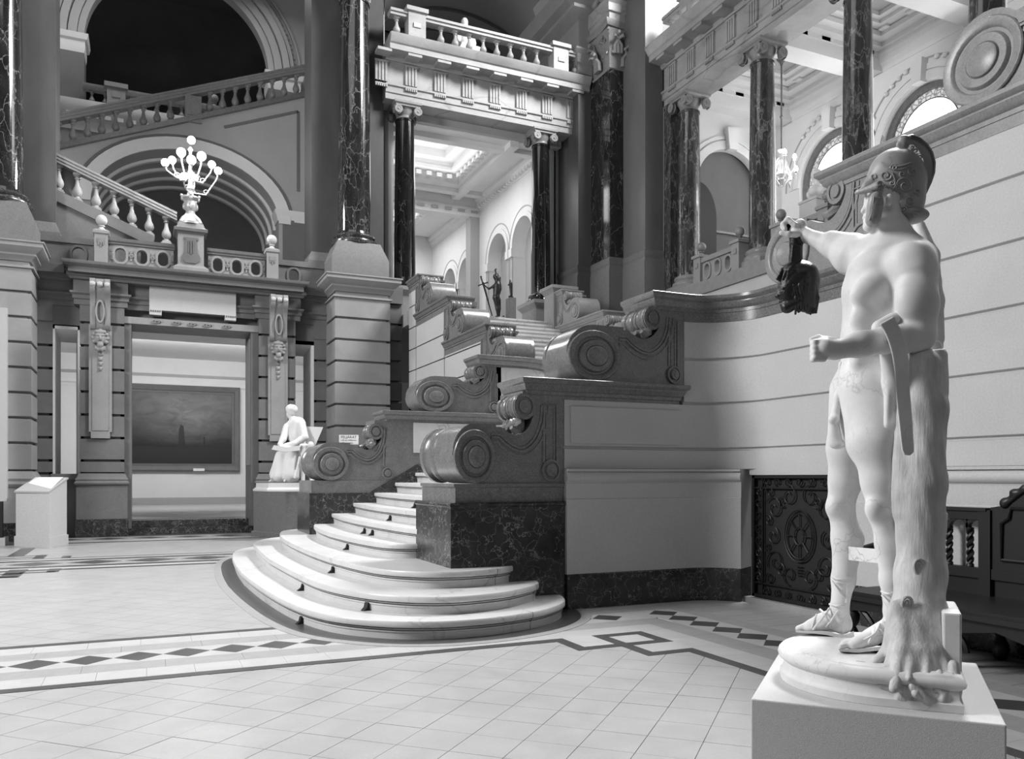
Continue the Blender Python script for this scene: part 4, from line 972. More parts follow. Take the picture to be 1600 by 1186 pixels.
obj('stringer', MB().prism([(-4.3, zr(-4.3)-.86), (.2, zr(.2)-.86), (.2, 7.2), (-.1, 7.2), (-4.3, zr(-4.3)-1.12)], 22.6, 22.95, XZ), M_WALLG, sw, 20)
obj('flank', MB().prism([(-4.3, zr(-4.3)-1.12), (-.1, 7.2), (-.1, 6.34), (-4.3, 6.34)], 22.66, 22.9, XZ), M_WALLG, sw, 0)
lp = thing('half_column', 'pale stone half column at the top of the lower left railing', 'column')
obj('shaft', MB().lathe([(.28, 8.0), (.28, 8.9)], (-1.72, 23.2, 0), 24), M_PIER, lp)

YU = 28.5
ur_ = thing('upper_stair_railing', 'long dark stone baluster railing climbing to the right under the big dark arch', 'railing')
zu = lambda x: 13.72+.41*(x-1.35)
sloped_rail(ur_, -4.6, zu(-4.6), 6.4, zu(6.4), YU, .2, .24, M_GREYL)
for i in range(26):
    x = -3.9+.385*i
    if abs(x-1.38) < .35: continue
    baluster(ur_, x, YU, zu(x)-.24-.68, M_GREYL, .70)
obj('post', MB().box(1.14, 1.62, YU-.2, YU+.2, zu(1.35)-1.12, zu(1.14)-.2).box(1.2, 1.56, YU-.22, YU-.2, zu(1.35)-.9, zu(1.35)-.45), M_GREYL, ur_)
obj('plinth_rail', MB().prism([(-4.6, zu(-4.6)-1.08), (6.4, zu(6.4)-1.08), (6.4, zu(6.4)-.92), (-4.6, zu(-4.6)-.92)], YU-.24, YU+.2, XZ), M_GREY, ur_, 20)
wl = setting('wall_stair')
ztop = lambda x: zu(x)-1.08
CXA, ZS, RA, RB = 1.25, 9.75, 2.75, 1.95
ar = [(CXA+RA*math.cos(t), ZS+RB*math.sin(t)) for t in [PI*i/30 for i in range(31)]]
obj('arched_spandrel', MB().prism([(-4.6, 6.0), (-4.6, ztop(-4.6)), (6.3, ztop(6.3)), (6.3, 6.0), (CXA+RA, 6.0)]+ar+[(CXA-RA, 6.0)], YU-.1, YU+.35, XZ), M_WHITEG, wl, 20)
def arch_ring(par, cx, zs, a0, b0, a1, b1, y0, y1, mat, nm='archivolt', n=30, fn=XZ, t0=0, t1=PI):
    A_ = [(cx+a0*math.cos(t), zs+b0*math.sin(t)) for t in [t0+(t1-t0)*i/n for i in range(n+1)]]; B_ = [(cx+a1*math.cos(t), zs+b1*math.sin(t)) for t in [t0+(t1-t0)*i/n for i in range(n+1)]]
    v = [fn(*p, y0) for p in A_]+[fn(*p, y1) for p in A_]+[fn(*p, y1) for p in B_]+[fn(*p, y0) for p in B_]; m = n+1; f = []
    for i in range(n):
        for k in range(4): l = (k+1) % 4; f.append((k*m+i, k*m+i+1, l*m+i+1, l*m+i))
    f += [(0, m, 2*m, 3*m), (n, m+n, 2*m+n, 3*m+n)]
    return obj(nm, MB().add(v, f), mat, par, 35)
arch_ring(wl, CXA, ZS, RA, RB, RA+.38, RB+.38, YU-.16, YU-.09, M_WHITE)
arch_ring(wl, CXA, ZS, RA+.40, RB+.40, RA+.50, RB+.47, YU-.13, YU-.09, M_DIM, 'painted_line')
fr2 = MB()
fp = [(2.3, ztop(2.3)-.40), (4.62, ztop(4.62)-.42), (4.62, 10.9)]
for a, b in zip(fp[:-1], fp[1:]):
    dx, dz = b[0]-a[0], b[1]-a[1]; l = math.hypot(dx, dz); nx_, nz_ = -dz/l*.045, dx/l*.045
    fr2.prism([(a[0]-nx_, a[1]-nz_), (b[0]-nx_, b[1]-nz_), (b[0]+nx_, b[1]+nz_), (a[0]+nx_, a[1]+nz_)], YU-.125, YU-.1, XZ)
obj('painted_line', fr2, M_DIM, wl, 0)
obj('impost', MB().mold([(CXA+RA-.02, YU+.6), (CXA+RA-.02, YU-.1), (6.3, YU-.1)], [(-.2, 10.1-.25), (.02, 9.85), (.05, 10.0), (.10, 10.1), (.12, 10.2), (-.2, 10.2)]), M_WHITE, wl, 25)
obj('pier', BOX(CXA+RA+.12, 6.3, YU-.12, YU-.1, 6.0, 9.85), M_DIM, wl)
# barrel vault behind, with ribs, and the end wall
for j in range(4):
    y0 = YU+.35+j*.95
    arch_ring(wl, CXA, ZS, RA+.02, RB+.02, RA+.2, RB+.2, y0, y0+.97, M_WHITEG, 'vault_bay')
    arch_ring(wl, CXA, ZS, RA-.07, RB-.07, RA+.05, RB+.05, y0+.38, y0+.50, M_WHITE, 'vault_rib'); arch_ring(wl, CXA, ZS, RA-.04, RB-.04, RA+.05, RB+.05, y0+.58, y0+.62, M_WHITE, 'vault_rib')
    for x in (CXA-RA-.2, CXA+RA): obj('vault_wall', BOX(x, x+.2, y0, y0+.96, 6, ZS), M_WHITEG, wl, 0)
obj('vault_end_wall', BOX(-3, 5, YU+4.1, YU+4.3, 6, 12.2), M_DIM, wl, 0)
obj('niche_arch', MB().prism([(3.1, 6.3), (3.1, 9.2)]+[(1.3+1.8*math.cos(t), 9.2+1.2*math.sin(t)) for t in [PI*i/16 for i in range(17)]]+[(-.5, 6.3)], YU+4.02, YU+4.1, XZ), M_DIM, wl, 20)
obj('balcony_back_floor', BOX(-6, 6.1, 28.8, 33.5, 6.2, 6.34), M_WALLG, wl, 0)

# far gallery with the big dark arch
YG = 33.5
wg = setting('wall_far_gallery')
CXG, ZG, RG = 1.2, 17.2, 3.2
ar = [(CXG+RG*math.cos(t), ZG+RG*math.sin(t)) for t in [PI*i/36 for i in range(37)]]
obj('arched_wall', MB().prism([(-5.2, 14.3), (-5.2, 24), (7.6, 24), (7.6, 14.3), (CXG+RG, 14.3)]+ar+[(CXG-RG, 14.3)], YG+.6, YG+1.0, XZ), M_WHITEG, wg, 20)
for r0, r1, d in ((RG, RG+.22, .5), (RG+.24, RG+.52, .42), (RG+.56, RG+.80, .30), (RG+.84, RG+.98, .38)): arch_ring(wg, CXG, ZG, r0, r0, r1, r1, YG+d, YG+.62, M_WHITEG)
bd = MB()
for i in range(70):
    t = PI*(i+.5)/70; bd.lathe([(.001, -.03), (.045, 0), (.001, .03)], (CXG+(RG+1.08)*math.cos(t), YG+.57, ZG+(RG+1.08)*math.sin(t)), 6, 'y', False)
obj('bead_moulding', bd, M_WHITEG, wg, 0, 'stuff')
arch_ring(wg, CXG, ZG, RG+1.2, RG+1.2, RG+1.28, RG+1.28, YG+.5, YG+.62, M_WHITEG)
for x0, x1 in ((-3.2, -1.98), (CXG+RG-.05, CXG+RG+1.15)):
    obj('pier', BOX(x0, x1, YG+.2, YG+1.2, 14.5, 16.6), M_DIM, wg); obj('pier_capital', MB().mold(rect(x0, x1, YG+.2, YG+1.2), [(-.3, 16.55), (0, 16.55), (.03, 16.7), (.03, 16.95), (.10, 17.0), (.14, 17.2), (-.3, 17.2)], True), M_WHITE, wg, 25)
# dark room behind the arch with two hung pictures
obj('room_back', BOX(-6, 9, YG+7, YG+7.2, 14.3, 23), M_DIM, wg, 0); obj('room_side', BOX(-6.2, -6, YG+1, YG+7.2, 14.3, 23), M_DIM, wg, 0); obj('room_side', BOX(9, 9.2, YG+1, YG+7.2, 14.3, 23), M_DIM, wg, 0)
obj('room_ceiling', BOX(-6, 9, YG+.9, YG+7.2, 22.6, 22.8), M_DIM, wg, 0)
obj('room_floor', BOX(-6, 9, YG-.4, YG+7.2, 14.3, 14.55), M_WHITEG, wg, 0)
for x0, x1, z0, z1, lb in ((-2.9, .9, 16.2, 18.2, 'large black framed picture hanging left in the dark arched gallery'), (3.6, 7.5, 16.2, 18.3, 'black framed picture hanging right in the dark arched gallery')):
    a = thing('framed_picture', lb, 'picture')
    obj('frame', MB().ring(rect(x0, x1, z0, z1), rect(x0+.15, x1-.15, z0+.15, z1-.15), YG+6.85, YG+7, XZ), M_BLACK, a); obj('canvas', BOX(x0+.15, x1-.15, YG+6.92, YG+6.96, z0+.15, z1-.15), M_BLACK, a)
obj('gallery_cornice', MB().mold([(-5.2, YG-.3), (7.6, YG-.3)], [(-.4, 13.6), (0, 13.6), (0, 13.95), (.05, 14.0), (.22, 14.2), (.28, 14.4), (.28, 14.58), (-.4, 14.58)]), M_WHITE, wg, 25)
for i in range(30): obj('mutule', BOX(-4.9+i*.4, -4.7+i*.4, YG-.50, YG-.3, 14.02, 14.16), M_WHITE, wg, 0)
obj('gallery_wall', BOX(-5.2, 7.6, YG-.25, YG+.2, 11.0, 13.7), M_WHITEG, wg, 0)
gr = thing('gallery_railing', 'stone baluster railing with a carved post under the large dark arch', 'railing')
obj('handrail', MB().mold([(-2.0, YG-.25), (6.5, YG-.25)], [(-.3, 15.12), (0, 15.12), (.05, 15.2), (.05, 15.3), (-.3, 15.3)]), M_GREYL, gr)
obj('plinth_rail', BOX(-2.0, 6.5, YG-.24, YG+.1, 14.55, 14.66), M_GREYL, gr)
for i in range(20):
    x = -1.72+.42*i
    if -1.3 < x < -.55: continue
    baluster(gr, x, YG-.08, 14.62, M_GREYL, .52)
obj('post', MB().box(-1.24, -.64, YG-.32, YG+.1, 14.55, 15.3).box(-1.32, -.56, YG-.38, YG+.14, 15.3, 15.46).box(-1.08, -.80, YG-.35, YG-.32, 14.95, 15.15), M_PIER, gr)
ball_finial(gr, 2.35, YG-.1, 15.3, .16, M_GREYL)
ww = setting('wall_left_wing')
obj('side_wall', BOX(-4.8, -4.6, 23, 35, 6.3, 24), M_WHITEG, ww, 0)
obj('side_wall', BOX(6.1, 6.2, 22.9, 34, 6.3, 13), M_WHITEG, ww, 0)
obj('side_wall', BOX(6.0, 6.2, 23.3, 34.2, 13, 24), M_WHITEG, ww, 0)

# ------------------------------------------------------------ arcade across the upper flight (entablature on two black columns)
def entablature(par, u0, u1, yb, fn, mat, tri, zb=11.62, n_off=0):
    """fn(u, out, z): out grows towards the hall"""
    def bar(nm, prof, m_=mat):
        m = MB(); v = [fn(u0, o, z) for o, z in prof]+[fn(u1, o, z) for o, z in prof]; k = len(prof)
        m.add(v, [tuple(range(k)), tuple(range(k, 2*k))]+[(i, (i+1) % k, k+(i+1) % k, k+i) for i in range(k)]); return obj(nm, m, m_, par, 20)
    bar('architrave', [(-.75, zb), (0, zb), (0, zb+.16), (.03, zb+.17), (.03, zb+.33), (.07, zb+.35), (.07, zb+.40), (-.75, zb+.40)])
    bar('frieze', [(-.75, zb+.40), (.0, zb+.40), (.0, zb+1.02), (-.75, zb+1.02)])
    bar('cornice', [(-.75, zb+1.02), (.05, zb+1.02), (.08, zb+1.08), (.10, zb+1.12), (.46, zb+1.14), (.46, zb+1.28), (.50, zb+1.31), (.58, zb+1.44), (.60, zb+1.52), (-.75, zb+1.52)])
    def pbox(m, a, b, o0, o1, z0, z1):
        v = [fn(x, o, z) for z in (z0, z1) for x, o in ((a, o0), (b, o0), (b, o1), (a, o1))]
        m.add(v, [(0, 3, 2, 1), (4, 5, 6, 7), (0, 1, 5, 4), (1, 2, 6, 5), (2, 3, 7, 6), (3, 0, 4, 7)])
    for c in tri:
        m = MB()
        for d in (-.135, -.045, .045, .135): pbox(m, c+d-.026, c+d+.026, -.01, .06, zb+.43, zb+.94)
        pbox(m, c-.17, c+.17, -.01, .035, zb+.43, zb+.99); pbox(m, c-.18, c+.18, .03, .065, zb+.93, zb+.985); obj('triglyph', m, mat, par, 0)
        m = MB(); pbox(m, c-.17, c+.17, .03, .085, zb+.33, zb+.36)
        for d in range(6): pbox(m, c-.165+d*.058, c-.125+d*.058, .03, .085, zb+.27, zb+.33)
        obj('guttae', m, mat, par, 0)
        m = MB(); pbox(m, c-.19, c+.19, .10, .44, zb+1.06, zb+1.135); obj('mutule', m, M_WHITE if False else mat, par, 0)
def balus_run(par, u0, u1, posts, fn, z0, mat, sp=.5, H=.42, skip=.33):
    n = int((u1-u0)/sp)
    for i in range(n+1):
        u = u0+(u1-u0)*(i+.5)/(n+1)
        if any(abs(u-q) < skip for q in posts): continue
        p = fn(u, 0, z0+.06); baluster(par, p[0], p[1], p[2], mat, H)
    def pb(nm, a, b, o0, o1, za, zb_, m_=mat):
        v = [fn(x, o, z) for z in (za, zb_) for x, o in ((a, o0), (b, o0), (b, o1), (a, o1))]
        return obj(nm, MB().add(v, [(0, 3, 2, 1), (4, 5, 6, 7), (0, 1, 5, 4), (1, 2, 6, 5), (2, 3, 7, 6), (3, 0, 4, 7)]), m_, par, 0)
    pb('plinth_rail', u0, u1, -.14, .14, z0, z0+.07); pb('handrail', u0, u1, -.14, .14, z0+.06+H, z0+.14+H); pb('rail_top', u0, u1, -.18, .18, z0+.14+H, z0+.21+H)
    for q in posts:
        pb('post', q-.24, q+.24, -.18, .2, z0, z0+.22+H); pb('post_cap', q-.30, q+.30, -.24, .26, z0+.22+H, z0+.33+H); pb('post_ornament', q-.10, q+.10, .19, .23, z0+.30, z0+.42, M_PLAS)
br = thing('entablature', 'pale marble entablature with triglyphs spanning the upper flight between the black columns', 'entablature')
fb_ = lambda u, o, z: (u, 22.0-o, z)
TRI = [6.58+.825*i for i in range(6)]
entablature(br, 5.88, 11.9, 22, fb_, M_ENT, [5.75]+TRI+[11.53])
bb = thing('bridge_railing', 'pale stone baluster railing on top of the entablature between the great piers', 'railing')
balus_run(bb, 5.9, 11.7, [6.62, 10.95], lambda u, o, z: (u, 21.72-o, z), 13.14, M_ENT, .42, .50)
obj('bridge_floor', BOX(5.9, 11.9, 21.9, 30, 13.0, 13.14), M_WHITEG, None, 0)['kind'] = 'structure'
for n_, x in enumerate((6.5, 10.66)):
    p = thing('column_pedestal', ['low moulded pedestal under the black column left of the upper flight', 'low moulded pedestal under the black column right of the upper flight'][n_], 'pedestal')
    obj('body', MB().box(x-.40, x+.40, 21.75, 22.75, Z2-.3, 6.30), M_GREYL, p); obj('cap', MB().mold(rect(x-.40, x+.40, 21.75, 22.75), [(-.3, 6.28), (0, 6.28), (.06, 6.36), (.12, 6.42), (.12, 6.52), (-.3, 6.52)], True), M_GREYL, p, 25)
    column(['slim black column with ionic capital left of the skylit room', 'slim black column with ionic capital right of the skylit room'][n_], x, 22.3, 6.50, 11.62, .295, M_COLD, 'ionic', .42, M_COLD, M_GREYL, 'black ionic columns of the arcade', .0)
for n_, x in enumerate((10.28, )):
    p = thing('newel_post', 'square stone newel at the top right of the upper flight', 'post')
    obj('shaft', BOX(x-.18, x+.42, 20.3, 20.9, 5.2, 6.46), M_GREYL, p); obj('cap', MB().mold(rect(x-.18, x+.42, 20.3, 20.9), [(-.3, 6.42), (0, 6.42), (.05, 6.5), (.10, 6.54), (.10, 6.62), (-.3, 6.62)], True), M_GREYL, p, 25)
    obj('ornament', BOX(x+.0, x+.22, 20.27, 20.3, 6.15, 6.3), M_GREYL, p)
M_PIL2 = stone('grey_pilaster_stone', .12, .2, .4, 1.6, .12, .06, .4, (1, 1, .35))
# great right pier: stepped pilasters
gp = thing('great_pier', 'stepped cluster of dark stone pilasters right of the arcade', 'pier')
def pila(nm, x0, x1, y0, y1, mat, z0=5.6, z1=20, foot=True):
    obj(nm, BOX(x0, x1, y0, y1, z0, z1), mat, gp)
    if foot:
        obj('foot', MB().mold(rect(x0, x1, y0, y1), [(-.2, z0), (.07, z0), (.07, 7.25), (.02, 7.42), (.05, 7.5), (.05, 7.6), (0, 7.66), (-.2, 7.66)], True), M_PED if mat is not M_PIL else M_PIL, gp, 25)
pila('corner_shaft', 11.55, 12.6, 21.6, 23.5, M_PIL)
pila('marble_pilaster', 11.98, 13.0, 20.5, 21.7, M_COL, z1=13.0)
obj('back_shaft', BOX(11.99, 13.0, 21.0, 22.0, 5.6, 20), M_PIL, gp)
corinthian(gp, 12.45, 21.0, 13.0, .47, M_GREYL, 1.35, True)
obj('pilaster_architrave', MB().mold(rect(11.9, 13.2, 20.4, 22), [(-.3, 14.35), (0, 14.35), (0, 14.55), (.05, 14.58), (.05, 14.8), (.12, 14.9), (-.3, 14.9)], True), M_ENT, gp, 20)
ff = [ell((11.9+.0, 21.6-.2*i, 15.2+.12*(i % 2)), (.12, .16, .2)) for i in range(8)]+[ell((12.0+.2*i, 20.45, 15.2+.12*(i % 2)), (.16, .12, .2)) for i in range(6)]
obj('frieze_block', BOX(11.95, 13.1, 20.5, 22, 14.9, 15.6), M_ENT, gp); carve('carved_frieze', ff, M_GREYL, gp, .04, 0)
obj('pilaster_cornice', MB().mold([(11.9, 24.0), (11.9, 20.4), (13.3, 20.4)], [(-.4, 15.6), (.1, 15.6), (.2, 15.75), (.4, 15.9), (.6, 16.0), (.7, 16.3), (-.4, 16.3)]), M_WHITEG, gp, 20)
obj('corner_architrave', MB().mold([(11.53, 24.5), (11.53, 21.55), (12.0, 21.55)], [(-.3, 13.25), (0, 13.25), (0, 13.5), (.06, 13.55), (.06, 13.8), (.14, 13.9), (.14, 13.95), (.0, 13.96), (.0, 14.8), (.3, 15.0), (.3, 15.1), (.5, 15.2), (.6, 15.6), (-.3, 15.6)]), M_PIER, gp, 15)
pila('front_pilaster', 12.42, 12.98, 19.35, 20.7, M_PIL2, z1=20)
obj('pier_core', BOX(12.5, 13.4, 19.42, 23, 5.6, 20), M_PIL, gp, 0)
obj('low_body', BOX(10.8, 13.3, 19.2, 23, 2.3, 5.6), M_GREYL, gp, 0)

# ------------------------------------------------------------ skylit room behind the arcade
wk = setting('wall_skylit_room')
XW = 10.95
def arch_wall(par, xw, ys, zs, r, z0, z1, y0, y1, mat, thick=.5, sgn=1):
    """wall in the YZ plane at xw (thickness away from the room) with open arches at ys"""
    pts = [(y0, z0), (y0, z1), (y1, z1), (y1, z0)]
    for yc in sorted(ys, reverse=True):
        pts += [(yc+r, z0)]+[(yc+r*math.cos(PI*i/20), zs+r*math.sin(PI*i/20)) for i in range(21)]+[(yc-r, z0)]
    return obj('arched_wall', MB().prism(pts, xw, xw+sgn*thick, lambda u, w_, t: (t, u, w_)), mat, par, 20)
YZ = lambda u, w_, t: (t, u, w_)
arch_wall(wk, XW, [24.2, 26.3], 8.9, .80, Z2, 11.6, 22.9, 28.1, M_WHITE)
arch_wall(wk, XW, [29.4, 31.2], 8.9, .72, Z2, 11.6, 28.1, 33.5, M_WHITE)
obj('niche_back', BOX(XW+.45, XW+.6, 22.9, 33.5, Z2, 11.6), M_WHITEG, wk, 0)
for yc, r in ((24.2, .8), (26.3, .8), (29.4, .72), (31.2, .72)):
    arch_ring(wk, yc, 8.9, r, r, r+.16, r+.16, XW-.05, XW+.02, M_WHITE, fn=YZ); arch_ring(wk, yc, 8.9, r+.30, r+.30, r+.34, r+.34, XW-.012, XW+.01, M_WHITEG, 'painted_line', fn=YZ)
    for s_ in (-1, 1): obj('impost', BOX(XW-.08, XW+.4, yc+s_*(r+.105)-.12, yc+s_*(r+.105)+.12, 8.615, 8.88), M_WHITE, wk); obj('pilaster', BOX(XW-.03, XW+.4, yc+s_*(r+.12)-.11, yc+s_*(r+.12)+.11, Z2, 8.62), M_WHITEG, wk)
obj('cornice', MB().mold([(XW, 33.5), (XW, 22.9)][::1], [(-.1, 11.0), (.02, 11.0), (.04, 11.1), (.12, 11.15), (.12, 11.25), (.2, 11.3), (.2, 11.4), (-.1, 11.4)]), M_WHITE, wk, 20)
for i in range(22): obj('dentil', BOX(XW-.16, XW-.02, 23.1+i*.23, 23.22+i*.23, 11.04, 11.13), M_WHITE, wk, 0)
obj('cross_pier', BOX(XW-.35, XW+.1, 28.03, 28.5, Z2, 10.98), M_WHITEG, wk)
obj('end_wall', BOX(5.9, 11.4, 33.5, 33.7, Z2, 11.6), M_WHITE, wk, 0)
obj('left_wall', BOX(6.2, 6.35, 22.9, 33.5, Z2, 11.6), M_WHITE, wk, 0)
obj('cross_beam', MB().box(6.3, XW, 28.0, 28.45, 10.75, 11.4).box(6.3, XW, 27.94, 28.0, 10.95, 11.05), M_WHITE, wk)
for i in range(9): obj('beam_drops', BOX(6.6+i*.5, 6.85+i*.5, 27.91, 27.95, 10.86, 10.94), M_WHITEG, wk, 0)
# coffered ceiling round the laylight
ck = setting('ceiling')
def laylight(x0, x1, y0, y1, z, name):
    m = MB().ring(rect(6.3, XW, y0-1.0 if name else y0, y1+1.0), rect(x0, x1, y0, y1), z, z+.3, XY); obj('coffer_frame', m, M_WHITE, ck, 0)
    for k, (d, a, b) in enumerate(((0, .05, .0), (.35, .30, .22), (.75, .55, .45))):
        obj('coffer_step', MB().ring(rect(x0+d, x1-d, y0+d, y1-d), rect(x0+d+.4, x1-d-.4, y0+d+.4, y1-d-.4), z+.25+a, z+.35+a, XY), M_WHITE, ck, 0)
        obj('coffer_riser', MB().ring(rect(x0+d-.04, x1-d+.04, y0+d-.04, y1-d+.04), rect(x0+d+.004, x1-d-.004, y0+d+.004, y1-d-.004), z-.004+a, z+.4+a, XY), M_WHITE, ck, 0)
    n = int((x1-x0)/.36)
    for i in range(n): 
        for yy in (y0, y1-.22): obj('modillion', BOX(x0+.1+i*.36, x0+.27+i*.36, yy, yy+.22, z+.10, z+.24), M_WHITE, ck, 0)
    n = int((y1-y0)/.36)
    for i in range(n):
        for xx in (x0, x1-.22): obj('modillion', BOX(xx, xx+.22, y0+.1+i*.36, y0+.27+i*.36, z+.10, z+.24), M_WHITE, ck, 0)
    obj('centre_panel', BOX(x0+1.1, x1-1.1, y0+1.1, y1-1.1, z+.95, z+1.0), M_WHITEG, ck, 0)
    gl = obj('lit_glass', MB().ring(rect(x0+.72, x1-.72, y0+.72, y1-.72), rect(x0+1.12, x1-1.12, y0+1.12, y1-1.12), z+.90, z+.93, XY), glow('laylight_glass', 5), ck, 0)
    obj('coffer_top', BOX(6.3, XW, y0-1, y1+1, z+1.02, z+1.1), M_WHITE, ck, 0)
laylight(7.0, 9.75, 23.75, 26.9, 11.4, True)
laylight(7.0, 9.75, 29.5, 32.3, 11.4, True)
for y in (23.3, 27.4): obj('ceiling_beam', BOX(6.3, XW, y-.14, y+.14, 11.25, 11.42), M_WHITE, ck, 0)
for x in (6.75, 10.0): obj('ceiling_beam', BOX(x-.14, x+.14, 22.72, 27.98, 11.235, 11.42), M_WHITE, ck, 0)
obj('soffit', BOX(6.2, 11.5, 22.6, 23.2, 11.42, 11.62), M_WHITEG, ck, 0)

# ------------------------------------------------------------ vault high above the bridge
vt = setting('ceiling_vault')
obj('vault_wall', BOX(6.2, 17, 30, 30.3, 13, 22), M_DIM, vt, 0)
def vring(cx, zs, r0, r1, y0, y1, m_): return arch_ring(vt, cx, zs, r0, r0, r1, r1, y0, y1, m_, 'vault_band')
for r in (3.0, 3.25): vring(11.0, 13.2, r, r+.08, 29.85, 30.0, M_WHITEG)
sv = MB()
n = 22
for i in range(n+1):
    t = PI*i/n
    for j, y in enumerate((22.6, 30.0)): sv.v.append((9.9+3.9*math.cos(t), y, 14.2+3.4*math.sin(t)))
for i in range(n): sv.f.append((2*i, 2*i+1, 2*i+3, 2*i+2))
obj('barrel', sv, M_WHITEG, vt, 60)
for y in (23.4, 24.6, 27.2, 28.6):
    A_ = MB(); A_.ring([(9.9+3.88*math.cos(t), 14.2+3.38*math.sin(t)) for t in [PI*i/24 for i in range(25)]], [(9.9+3.8*math.cos(t), 14.2+3.3*math.sin(t)) for t in [PI*i/24 for i in range(25)]], y, y+.07, XZ); obj('vault_rib', A_, M_DIM, vt, 0)

# ------------------------------------------------------------ right gallery: columns, coffered ceiling, arched windows
ge = thing('entablature', 'pale marble entablature with triglyphs running along the right gallery columns', 'entablature')
GX = 13.0
fg = lambda u, o, z: (GX-o, u, z)
gt = [18.85-.825*i for i in range(20)]
entablature(ge, 2.0, 19.35, GX, fg, M_ENT, gt)
gb = thing('gallery_railing', 'stone railing on top of the right gallery entablature against the bright window', 'railing')
balus_run(gb, 2.5, 19.0, [17.9, 14.9, 12.0, 9.0, 6.0], lambda u, o, z: (GX-.1-o, u, z), 13.14, M_ENT, .45, .50)
CYS = [18.55, 15.62, 12.70, 9.80]
for n_, y in enumerate(CYS):
    column(['mottled dark column of the right gallery nearest the stepped pilasters', 'mottled dark column of the right gallery beside the hanging chandelier', 'dark gallery column rising above the right wall, left of the large arched window', 'dark gallery column partly hidden by the topmost right scroll'][n_],
           13.3, y, 6.49, 11.62, .315, M_COLG, 'ionic', .42, M_GREYL, M_GREYL, 'mottled gallery columns', 0)
    p = thing('column_pedestal', ['low stone pedestal under the first gallery column, beside the stepped pilasters', 'low stone pedestal under the second gallery column, by the oval parapet', 'low stone pedestal under the third gallery column, behind the right wall', 'low stone pedestal under the fourth gallery column, behind the right wall'][n_], 'pedestal', 'gallery pedestals')
    obj('body', BOX(12.86, 13.75, y-.44, y+.44, 5.5, 6.50), M_GREYL, p)
gw = setting('wall_gallery')
obj('parapet_base', BOX(12.75, 13.3, 2, 19.2, 6.02, 6.34), M_GREYL, gw); obj('lower_wall', BOX(12.82, 13.3, 2, 19.2, 0, 6.02), M_PLAS, gw, 0)
obj('gallery_floor', BOX(13.2, 17, 2, 19.2, 5.9, 6.1), M_WHITEG, gw, 0)
obj('pilaster', BOX(13.0, 13.6, 18.98, 19.3, 6.3, 11.62), M_COLG, gw)
# parapet with ovals
gp2 = thing('gallery_parapet', 'pierced stone parapet with ovals and ball finials between the gallery columns', 'parapet')
fgp = lambda u, w_, t: (12.86+t, u, w_)
for y0, y1 in ((16.12, 17.36), (13.3, 14.4), (10.4, 11.5)):
    hw = (y1-y0)/6
    for i in range(3): oval_panel(gp2, (y0+hw*(2*i+1), 6.60), hw-.0005, .235, .10, .165, .12, fgp, M_PIER)
    obj('rail', BOX(12.80, 13.05, y0-.02, y1+.02, 6.83, 6.95), M_GREYL, gp2)
for y in (17.5, 15.98, 14.56, 13.15, 11.65, 10.25):
    p = obj('post', MB().box(12.78, 13.08, y-.14, y+.14, 6.34, 6.98).box(12.74, 13.12, y-.18, y+.18, 6.98, 7.05), M_PIER, gp2); ball_finial(p, 12.93, y, 7.04, .12, M_GREYL)
    obj('ornament', BOX(12.76, 12.78, y-.06, y+.06, 6.72, 6.84), M_GREYL, p)
# ceiling
gc = setting('ceiling_gallery')
YE = [19.0]+[y for y in CYS]+[6.9, 4.0]
for y in [18.85]+CYS[1:]+[6.9]:
    obj('cross_beam', MB().box(13.2, 16.9, y-.30, y+.30, 11.62, 12.2).box(13.2, 16.9, y-.36, y+.36, 11.95, 12.06), M_WHITE, gc)
for a, b in ((18.55, 15.92), (15.32, 13.0), (12.4, 10.1), (9.5, 7.2)):
    x0, x1 = 13.75, 16.9
    for k, (d, z) in enumerate(((0, 12.06), (.28, 12.16), (.55, 12.30), (.72, 12.38))):
        obj('coffer_step', MB().ring(rect(x0-.02+d, x1-d, b+d*.8, a-d*.8), rect(x0+d+.32, x1-d-.32, b+d*.8+.26, a-d*.8-.26), z, z+.12, XY), M_WHITE, gc, 0)
    obj('coffer_panel', BOX(x0, x1, b, a, 12.48, 12.54), M_WHITEG, gc, 0)
    for i in range(4):
        for yy in (a-.03, b+.03): obj('drops', BOX(x0+.35+i*.72, x0+.62+i*.72, yy-.03, yy+.03, 11.96, 12.05), M_GREYL, gc, 0)
    for i in range(3): obj('drops', BOX(x1-.06, x1+.0, b+.4+i*.75, b+.62+i*.75, 11.96, 12.05), M_GREYL, gc, 0)
    for i in range(2): obj('coffer_block', BOX(x1-.75, x1-.4, b+.75+i*.8, b+1.0+i*.8, 12.25, 12.36), M_WHITE, gc, 0)
obj('roof_slab', BOX(13.2, 17.2, 2, 19.4, 12.54, 12.7), M_WHITE, gc, 0)
obj('wall_cornice', MB().mold([(16.9, 19.0), (16.9, 2.0)], [(-.1, 11.62), (.02, 11.62), (.03, 11.72), (.10, 11.80), (.12, 11.92), (.2, 11.98), (.2, 12.06), (-.1, 12.06)]), M_WHITE, gc, 20)
